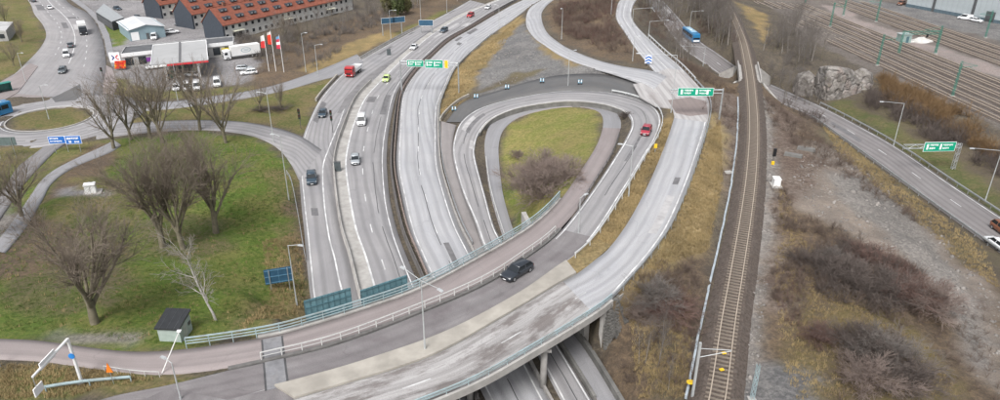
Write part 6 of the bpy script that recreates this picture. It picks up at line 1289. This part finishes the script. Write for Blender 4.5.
M_BIRCH = mat('birch_bark', (.42, .395, .365), .8, var=.45, scale=4.0); M_TWIGP = mat('twigs_pale', (.29, .265, .24), .85, var=.25, scale=.6); M_TWIGR = mat('twigs_reddish', (.15, .092, .076), .9, var=.3, scale=.5); M_TWIGO = mat('twigs_orange', (.20, .125, .06), .9, var=.3, scale=.4); M_TWIGV = mat('twigs_dark', (.125, .1, .088), .9, var=.35, scale=.5)
ELM = [dict(n=3, wob=.04, up=.1, tap=.3, rmin=.1, kids=3, tip=3, ang=(.2, .58), len=(1.9, 2.4), rk=.58, frac=.27, **{'from': 1}), dict(n=6, wob=.075, up=.045, tap=.75, rmin=.035, kids=2, tip=1, ang=(.25, .55), len=(.26, .42), rk=.5, **{'from': 1}),
       dict(n=3, wob=.12, up=.05, tap=.6, rmin=.018, kids=2, tip=1, ang=(.3, .65), len=(.42, .62), rk=.6, **{'from': 0}), dict(n=2, wob=.16, up=.03, tap=.5, rmin=.011, kids=2, tip=1, ang=(.3, .7), len=(.5, .75), rk=.7, **{'from': 0}), dict(n=2, wob=.2, up=.02, tap=.4, rmin=.0085, kids=0, tip=0, ang=(.3, .8), len=(.5, .7), rk=.7, **{'from': 0})]
SLIM = [dict(n=7, wob=.04, up=.12, tap=.85, rmin=.03, kids=2, tip=1, ang=(.5, .95), len=(.2, .34), rk=.5, frac=.9, **{'from': 1}), dict(n=3, wob=.12, up=.12, tap=.7, rmin=.018, kids=2, tip=1, ang=(.4, .8), len=(.4, .6), rk=.6, **{'from': 0}),
        dict(n=2, wob=.15, up=.06, tap=.5, rmin=.014, kids=2, tip=1, ang=(.4, .8), len=(.5, .8), rk=.7, **{'from': 0}), dict(n=2, wob=.2, up=.0, tap=.5, rmin=.012, kids=0, tip=0, ang=(.4, .8), len=(.5, .7), rk=.7, **{'from': 0})]
BUSH = [dict(n=1, wob=.0, up=.1, tap=.1, rmin=.03, kids=0, tip=34, ang=(.1, 1.3), len=(4.5, 7.5), rk=.8, frac=.1, **{'from': 0}), dict(n=3, wob=.12, up=.10, tap=.6, rmin=.014, kids=2, tip=2, ang=(.25, .6), len=(.38, .6), rk=.65, **{'from': 0}),
        dict(n=2, wob=.15, up=.06, tap=.5, rmin=.009, kids=3, tip=2, ang=(.3, .8), len=(.5, .8), rk=.7, **{'from': 0}), dict(n=2, wob=.2, up=.03, tap=.4, rmin=.0085, kids=0, tip=0, ang=(.3, .7), len=(.5, .7), rk=.7, **{'from': 0})]
ELMS = [tree_meshes('elm', 100 + k, 16, ELM, M_BARK, M_TWIG, 2, .026) for k in range(4)]
MID = [tree_meshes('mid', 200 + k, 12, ELM[:4], M_BARK, M_TWIG, 2, .02) for k in range(3)]
SLIMS = [tree_meshes('slim', 300 + k, 12, SLIM, M_TWIGP if k % 2 else M_BARK, M_TWIGG, 1, .011) for k in range(5)]
BIRCH = tree_meshes('birch', 402, 11, SLIM, M_BIRCH, M_TWIGP, 2, .013)
def tree(meshes, px, py, h, H0, label, group=None, name='bare_tree', z=None, spread=1.0, pos=None):
    p = pos if pos is not None else T(px, py); o = empty(name, p, R.uniform(0, 6.28), label, 'tree', group); s_ = h / H0; o.scale = (s_ * spread, s_ * spread, s_); link('trunk', meshes[0], o); link('crown', meshes[1], o); return o
tree(ELMS[0], 95, 323, 19, 16, 'big spreading bare tree alone on the lawn above the cycle path', spread=1.2)
tree(ELMS[1], 163, 247, 20.5, 16, 'tall bare tree on the lawn, left one of the central pair', spread=1.0); tree(ELMS[2], 183, 249, 18.5, 16, 'tall bare tree on the lawn, right one of the central pair')
tree(ELMS[3], 216, 233, 19.5, 16, 'tall bare tree on the lawn nearest the slip road'); tree(ELMS[2], 22, 217, 13, 16, 'bare tree over the south west road at the left', spread=1.15); tree(ELMS[0], -12, 240, 14, 16, 'bare tree cut by the left picture edge')
tree(BIRCH, 216, 321, 13.0, 11, 'white barked birch leaning on the lawn near the bridge', name='birch_tree', spread=1.0).rotation_euler = (0, -.12, .0)
for px, py, h, lb in ((114, 149, 11, 'bare tree at the roundabout end of the row by the exit road'), (131, 140, 10, 'second bare tree of the row by the exit road'), (150, 138, 12, 'third bare tree of the row by the exit road'), (163, 143, 12.5, 'fourth bare tree of the row, with several stems'), (200, 130, 11.5, 'fifth bare tree of the row by the exit road'), (226, 143, 12, 'last bare tree of the row towards the slip road')):
    tree(MID[R.randrange(3)], px, py, h * 1.5, 12, lb, 'row of trees by the exit road', spread=1.15)
tree(MID[0], 260, 111, 9, 12, 'small bare tree with brush at its foot, left of two on the grass wedge'); tree(MID[1], 281, 110, 8.5, 12, 'small bare tree with brush at its foot, right of two on the grass wedge')
for px, py, h, lb in ((14, 66, 8, 'bare tree near the bus stop at the left edge'), (22, 42, 9, 'bare tree beside the grey flat building'), (6, 24, 9, 'bare tree at the top left corner'), (-6, 62, 8, 'bare tree left of the bus stop cut by the edge')): tree(MID[R.randrange(3)], px, py, h, 12, lb)
def ordinal(k):
    a = 'first second third fourth fifth sixth seventh eighth ninth tenth eleventh twelfth thirteenth fourteenth fifteenth sixteenth seventeenth eighteenth nineteenth'.split()
    if k < 19: return a[k]
    t_, u_ = divmod(k + 1, 10); tn = {2: 'twent', 3: 'thirt', 4: 'fort', 5: 'fift', 6: 'sixt', 7: 'sevent', 8: 'eight'}[t_]; return tn + 'ieth' if u_ == 0 else tn + 'y-' + a[u_ - 1]
def wood(poly, n, hr, label, group, sets=SLIMS, H0=12, mind=2.2, spread=1.0):
    W = np.array([T(*p)[:2] for p in poly]); pts = []; lo, hi = W.min(0), W.max(0); k = 0
    while len(pts) < n and k < 4000:
        k += 1; q = np.array([R.uniform(lo[0], hi[0]), R.uniform(lo[1], hi[1])])
        if not poly_in(np.array([q[0]]), np.array([q[1]]), W)[0] or any(np.linalg.norm(q - o_) < mind for o_ in pts): continue
        pts.append(q)
    pts.sort(key=lambda q: PX((q[0], q[1], float(zt(*q))))[0])
    for k, q in enumerate(pts): tree(sets[R.randrange(len(sets))], 0, 0, R.uniform(*hr), H0, '%s %s from the left %s' % (ordinal(k), label[0], label[1]), group, pos=(q[0], q[1], float(zt(*q))), spread=spread)
wood([(641, -6), (655, -8), (676, 10), (680, 22), (660, 24), (640, 14)], 34, (9, 13), ('slender bare tree', 'in the wood above the blue bus'), 'wood above the bus', mind=1.7)
wood([(664, 42), (680, 50), (702, 68), (690, 72), (668, 54)], 16, (6, 8), ('slender bare tree', 'between connector road and sunken road'), 'trees below the connector road', mind=1.6)
wood([(686, -8), (718, 0), (731, 30), (738, 60), (722, 52), (700, 32), (680, 5)], 72, (10, 13.5), ('slender bare tree', 'in the wood between sunken road and railway'), 'wood beside the railway', mind=1.7)
wood([(763, 50), (790, 28), (820, 48), (822, 66), (800, 78), (770, 62)], 30, (8, 12), ('slender bare tree', 'behind the rock outcrop'), 'wood behind the rock', mind=2.0)
wood([(770, 78), (800, 92), (818, 102), (808, 108), (790, 104), (768, 88)], 16, (5, 8), ('small bare tree', 'at the foot of the rock outcrop'), 'trees below the rock')
wood([(240, 52), (262, 40), (330, 22), (395, 5), (420, 2), (400, 14), (340, 34), (300, 50), (285, 60), (262, 52)], 34, (6, 10), ('bare tree', 'in the thicket below the red roofed houses'), 'thicket below the houses', SLIMS + MID[:1], mind=3)
wood([(400, 0), (440, -6), (470, -10), (500, -16), (470, -2), (430, 12)], 16, (9, 13), ('bare tree', 'at the top edge left of the highway'), 'trees left of the far highway', SLIMS + MID, mind=3)
wood([(556, -6), (618, -10), (612, 5), (560, 8)], 12, (6, 9), ('bare tree', 'at the top between the two ramps'), 'trees between the ramps', mind=3)
wood([(632, 352), (668, 340), (672, 395), (645, 398)], 6, (5, 7), ('thin birch sapling', 'on the scrub slope below the bridge'), 'birch saplings by the bridge', SLIMS[1:4:2], 12, 1.5, .6)
wood([(180, -4), (250, -14), (420, -20), (420, -10), (250, -4), (205, 4)], 14, (7, 11), ('bare tree', 'among the row houses'), 'trees among the houses', MID, mind=5)
# evergreens behind the slip road
def leafy(seed, H, m):
    rs = np.random.RandomState(seed); n = 2600; V = []; 
    c_ = rs.normal(size=(n, 3)); c_ /= np.linalg.norm(c_, axis=1)[:, None]; rad = rs.uniform(.45, 1, n) ** .6; lob = 1 + .22 * np.sin(3 * np.arctan2(c_[:, 1], c_[:, 0]) + 4 * c_[:, 2]); P = c_ * (rad * lob)[:, None] * np.array([H * .28, H * .28, H * .42]) + np.array([0, 0, H * .56])
    a = rs.normal(size=(n, 3)); a /= np.linalg.norm(a, axis=1)[:, None]; b2 = np.cross(a, rs.normal(size=(n, 3))); b2 /= np.linalg.norm(b2, axis=1)[:, None]; s_ = rs.uniform(.15, .34, n)[:, None]
    V = np.stack([P - a * s_, P + b2 * s_ * .6, P + a * s_, P - b2 * s_ * .6], 1).reshape(-1, 3); F = np.arange(4 * n).reshape(-1, 4); return np_mesh('crown', V, F, m)
M_EVER = mat('evergreen_leaves', (.075, .095, .032), .8, var=.4, scale=.8); EV = [leafy(5, 8, M_EVER), leafy(8, 8, mat('olive_leaves', (.12, .115, .045), .8, var=.4, scale=.8))]; EVT = MB().tube((0, 0, -.3), (0, 0, 4.5), .2, .1, n=7).mesh('trunk', M_BARK)
for k, (px, py, h, lb) in enumerate(((388, 15, 8, 'olive green evergreen left of the dark one behind the slip road'), (399, 16, 9, 'dark green evergreen tree behind the slip road'), (407, 14, 7, 'small olive evergreen by the far lamp behind the slip road'), (240, 31, 4.5, 'dark evergreen shrub by the white truck'), (202, 22, 4, 'small green garden tree before the second gable'))): tree((EVT, EV[(k + 1) % 2]), px, py, h, 8, lb, name='evergreen_tree')
BUSHES = [tree_meshes('bush', 500 + k, 3.4, BUSH, M_TWIGV, m_, 1, .012) for k, m_ in enumerate((mat('twigs_bush_brown', (.25, .195, .168), .9, var=.3, scale=.5), M_TWIGV, M_TWIGR, M_TWIGO, M_TWIGG))]
BW = [2 * float(np.percentile(np.abs(np.array([v.co[:] for v in b_[1].vertices])[:, :2]), 93)) for b_ in BUSHES]
def bush(px, py, w_, h, k, label, group=None):
    p = T(px, py); o = empty('bush', p, R.uniform(0, 6.28), label, 'bush', group); bw_ = BW[k]; o.scale = (w_ / bw_, w_ / bw_, h / 3.4); link('stems', BUSHES[k][0], o); link('crown', BUSHES[k][1], o); return o
for px, py, w_, h, lb in ((541, 199, 9, 5.6, 'largest round brown bush in the middle of the loop lawn'), (527, 186, 7, 4.8, 'brown bush at the left of the clump on the loop lawn'), (558, 184, 7.5, 5.0, 'brown bush at the right of the clump on the loop lawn'), (545, 174, 7, 4.6, 'brown bush at the back of the clump on the loop lawn'), (517, 158, 2.4, 1.8, 'small brown bush left above the clump on the loop lawn')): bush(px, py, w_, h, 0, lb)
for px, py, w_, h, k, lb in ((850, 288, 7, 3.5, 1, 'dark bush at the left of the thicket right of the track'), (830, 275, 5.5, 3.0, 1, 'dark bush at the upper left of the thicket right of the track'), (880, 298, 7, 3.8, 1, 'dark bush in the middle of the thicket right of the track'), (905, 300, 6, 3.6, 2, 'reddish bush in the thicket right of the track'), (932, 312, 6.5, 4.2, 0, 'pale brown bush at the right end of the thicket by the bare strip'), (865, 262, 5, 2.6, 2, 'low reddish bush above the dark thicket'),
        (860, 352, 6, 3.2, 1, 'dark bush nearest the bottom, left one on the slope'), (885, 358, 6.5, 3.4, 4, 'greyish bush nearest the bottom, right one on the slope'), (905, 385, 6, 3.2, 1, 'dark bush at the bottom right of the slope'), (870, 385, 5.5, 3, 0, 'brown bush at the bottom edge of the slope'), (657, 303, 5.5, 3.0, 4, 'greyish bare bush beside the connector road below the bridge end'), (668, 315, 5, 2.6, 2, 'reddish bush on the slope beside the bridge abutment'), (640, 318, 4.5, 2.6, 0, 'brown bush just right of the cobbled slope'),
        (835, 262, 4, 2.2, 4, 'small grey bush at the top of the thicket'), (800, 262, 3.5, 1.8, 1, 'small dark bush left of the thicket near the gravel'), (820, 340, 3.5, 2, 2, 'small reddish bush on the grass right of the gravel'), (625, 118, 2.6, 1.6, 1, 'dark bush squeezed between cycle path and loop road'), (262, 111, 4, 1.2, 1, 'low dark brush under the left small tree'), (280, 110, 4.5, 1.2, 1, 'low dark brush under the right small tree')): bush(px, py, w_, h, k, lb)
def scatter(poly, n, rs, keep=None):
    W = np.array([T(*p)[:2] for p in poly]); lo, hi = W.min(0), W.max(0); A = []
    while sum(len(a) for a in A) < n:
        q = rs.uniform(lo, hi, (n * 2, 2)); q = q[poly_in(q[:, 0], q[:, 1], W)]
        if keep is not None: q = q[keep(q)]
        A.append(q)
        if len(A) > 12: break
    q = np.concatenate(A)[:n]; return np.column_stack([q, zt(q[:, 0], q[:, 1])])
def seg_of(seed, H, cfg): 
    rs = np.random.RandomState(seed); out = [[] for _ in cfg]; grow(rs, out, np.array([0, 0, -.1]), np.array([0, 0, 1.]), H * cfg[0]['frac'], H * .012, 0, cfg); return np.array([s_ for l in out for s_ in l])
SB_ = [dict(BUSH[0], tip=9), dict(BUSH[1], n=3, kids=2, tip=2), dict(BUSH[2], n=2, kids=0, tip=0)]
TEMPL = []
for k in range(6):
    S = seg_of(700 + k, 2.0, SB_); S[:, 6:] = np.maximum(S[:, 6:], .010); TEMPL.append(tubes(S, 3))
def scrub(name, label, areas, m, seed, hr=(.5, 1.1)):
    rs = np.random.RandomState(seed); VV = []; FF = []; b0 = 0
    for poly, n, sc in areas:
        P = scatter(poly, n, rs, lambda q: fbm(q[:, 0] / 6, q[:, 1] / 6, seed) > .36)
        for p in P:
            V, F = TEMPL[rs.randint(6)]; a = rs.uniform(0, 6.28); s_ = sc * rs.uniform(.55, 1.25); ca, sa = math.cos(a) * s_, math.sin(a) * s_
            VV.append(np.column_stack([V[:, 0] * ca - V[:, 1] * sa + p[0], V[:, 0] * sa + V[:, 1] * ca + p[1], V[:, 2] * s_ * rs.uniform(.7, 1.2) + p[2]])); FF.append(F + b0); b0 += len(V)
    o = link(name, np_mesh(name, np.concatenate(VV), np.concatenate(FF), m)); setp(o, label, 'scrub', kind='stuff'); return o
scrub('scrub', 'brown leafless scrub covering the ground on both sides of the railway', [([(612, 312), (660, 262), (700, 262), (702, 330), (690, 400), (628, 400), (618, 350)], 230, .62), ([(800, 215), (860, 240), (920, 275), (950, 320), (900, 330), (830, 300), (790, 280), (780, 230)], 260, .75), ([(830, 330), (900, 335), (930, 400), (840, 410)], 110, .75), ([(700, 108), (722, 92), (740, 104), (740, 150), (724, 190), (722, 130)], 60, .6), ([(760, 95), (800, 120), (850, 160), (900, 200), (930, 235), (860, 190), (800, 150), (775, 130)], 230, .75), ([(772, 190), (790, 190), (810, 300), (800, 330), (772, 300)], 150, .5), ([(930, 330), (985, 300), (1000, 400), (940, 410)], 60, .5)], mat('scrub_brown', (.155, .115, .092), .95, var=.4, scale=.3), 31)
scrub('scrub', 'dark leafless scrub patches right of the railway', [([(805, 255), (850, 245), (915, 275), (940, 310), (890, 315), (820, 300)], 170, 1.0), ([(840, 335), (895, 345), (915, 385), (850, 375)], 80, .95), ([(790, 92), (815, 108), (835, 128), (815, 125), (780, 105)], 40, 1.0), ([(868, 92), (930, 118), (1000, 160), (1000, 178), (930, 142), (865, 106)], 330, 1.2)], M_TWIGV, 32)
scrub('scrub', 'reddish scrub between the ramps and beside the railway', [([(560, 5), (615, 0), (612, 24), (630, 52), (600, 50), (568, 36), (556, 22)], 300, 1.15), ([(640, 300), (690, 290), (695, 350), (660, 345)], 50, .6), ([(890, 255), (930, 285), (915, 305), (880, 285)], 40, .9), ([(770, 250), (800, 250), (800, 330), (775, 320)], 40, .45)], M_TWIGR, 33)
scrub('scrub', 'brown scrub between the ramps and along the sunken road', [([(552, 8), (615, -2), (612, 28), (632, 54), (600, 52), (568, 38), (555, 24)], 380, 1.2), ([(668, 56), (690, 64), (728, 84), (742, 98), (722, 92), (700, 80)], 90, .9), ([(640, 0), (672, 14), (690, 40), (680, 52), (655, 36), (638, 24)], 120, 1.1), ([(690, -4), (722, 4), (735, 34), (742, 66), (715, 46), (700, 34)], 190, 1.0)], MATS['scrub_brown'], 34)
scrub('scrub', 'orange brown brush on the bank below the rail yard', [([(880, 78), (940, 104), (1010, 138), (1010, 172), (940, 132), (885, 104)], 620, 1.3)], M_TWIGO, 35)
scrub('scrub', 'grey brush thicket below the red roofed houses', [([(255, 62), (262, 44), (330, 24), (400, 4), (420, 6), (385, 24), (330, 44), (290, 62), (262, 72)], 330, 1.15), ([(295, 68), (318, 56), (345, 48), (330, 60), (305, 72)], 50, .8), ([(222, 36), (250, 32), (262, 44), (252, 54), (235, 44)], 60, 1.2), ([(765, 40), (800, 30), (815, 60), (800, 90), (770, 72)], 120, 1.0)], M_TWIGG, 36)
# tufts of dry and green grass
def tufts(label, areas, m, seed, hgt=.35, blades=14):
    rs = np.random.RandomState(seed); P = np.concatenate([scatter(a, n, rs) for a, n in areas]); n = len(P); B = blades
    base = np.repeat(P, B, 0) + np.column_stack([rs.normal(size=(n * B, 2)) * .14, np.zeros(n * B)]); an = rs.uniform(0, 6.28, n * B); hh = rs.uniform(.5, 1.2, n * B) * hgt; ln = rs.uniform(.1, .55, n * B) * hgt * 1.6
    d = np.column_stack([np.cos(an), np.sin(an), 0 * an]); s_ = np.column_stack([-np.sin(an), np.cos(an), 0 * an]) * .028
    V = np.stack([base - s_ - np.array([0, 0, .05]), base + s_ - np.array([0, 0, .05]), base + d * ln[:, None] + np.column_stack([0 * an, 0 * an, hh])], 1).reshape(-1, 3)
    o = link('grass', np_mesh('grass', V, np.arange(3 * n * B).reshape(-1, 3), m)); return setp(o, label, 'grass', kind='stuff')
LAWN_P = [(-60, 335), (-60, 235), (60, 225), (110, 160), (190, 140), (250, 142), (284, 165), (294, 200), (302, 262), (306, 305), (200, 346), (60, 332)]
tufts('short green grass on the park lawn', [(LAWN_P, 9000)], mat('grass_green', (.085, .135, .02), .9, var=.45, scale=.15), 41, .2, 10)
tufts('straw coloured dry grass on the verges', [([(576, 268), (612, 242), (632, 214), (650, 178), (664, 148), (672, 122), (662, 124), (648, 156), (627, 192), (594, 243)], 1600), ([(615, 300), (660, 250), (690, 188), (709, 132), (720, 120), (722, 180), (708, 250), (670, 262), (630, 310)], 4500), ([(443, 118), (446, 86), (462, 66), (505, 30), (520, 18), (505, 44), (478, 72), (455, 108)], 1500), (LAWN_P, 700), ([(262, 240), (300, 240), (308, 308), (230, 340), (270, 300)], 900), ([(780, 180), (800, 230), (850, 300), (930, 350), (960, 400), (790, 400), (775, 300)], 1500), ([(820, 122), (880, 170), (985, 250), (1000, 290), (900, 206), (840, 156)], 1800), ([(-40, 365), (70, 366), (160, 379), (60, 398), (-40, 400)], 900), ([(630, 320), (690, 290), (690, 398), (640, 398)], 1800)], mat('grass_straw', (.30, .225, .11), .95, var=.4, scale=.2), 42, .36, 10)

# loose stones on the bare strips
rs = np.random.RandomState(55); P = np.concatenate([scatter([(792, 175), (815, 142), (855, 156), (900, 196), (950, 241), (1000, 300), (1005, 398), (975, 378), (950, 310), (915, 270), (865, 245), (820, 220)], 1500, rs), scatter([(752, 398), (762, 330), (770, 260), (774, 190), (772, 130), (760, 130), (756, 200), (748, 270), (735, 340), (722, 400)], 700, rs), scatter([(500, 45), (545, 58), (600, 74), (545, 74), (490, 88), (482, 74)], 300, rs)])
OV = np.array([(1, 0, 0), (-1, 0, 0), (0, 1, 0), (0, -1, 0), (0, 0, 1), (0, 0, -1)], float); OF = np.array([(0, 2, 4), (2, 1, 4), (1, 3, 4), (3, 0, 4), (2, 0, 5), (1, 2, 5), (3, 1, 5), (0, 3, 5)])
sz = rs.lognormal(-2.1, .55, len(P)); V = (OV[None] * rs.uniform(.6, 1.3, (len(P), 6, 3)) * sz[:, None, None] * np.array([1, 1, .6]) + P[:, None, :]).reshape(-1, 3); F = (OF[None] + np.arange(len(P))[:, None, None] * 6).reshape(-1, 3)
setp(link('stones', np_mesh('stones', V, F, mat('stone_grey', (.24, .222, .205), .9, var=.5, scale=.4))), 'loose grey stones scattered over the bare gravel strips', 'stones', kind='stuff')
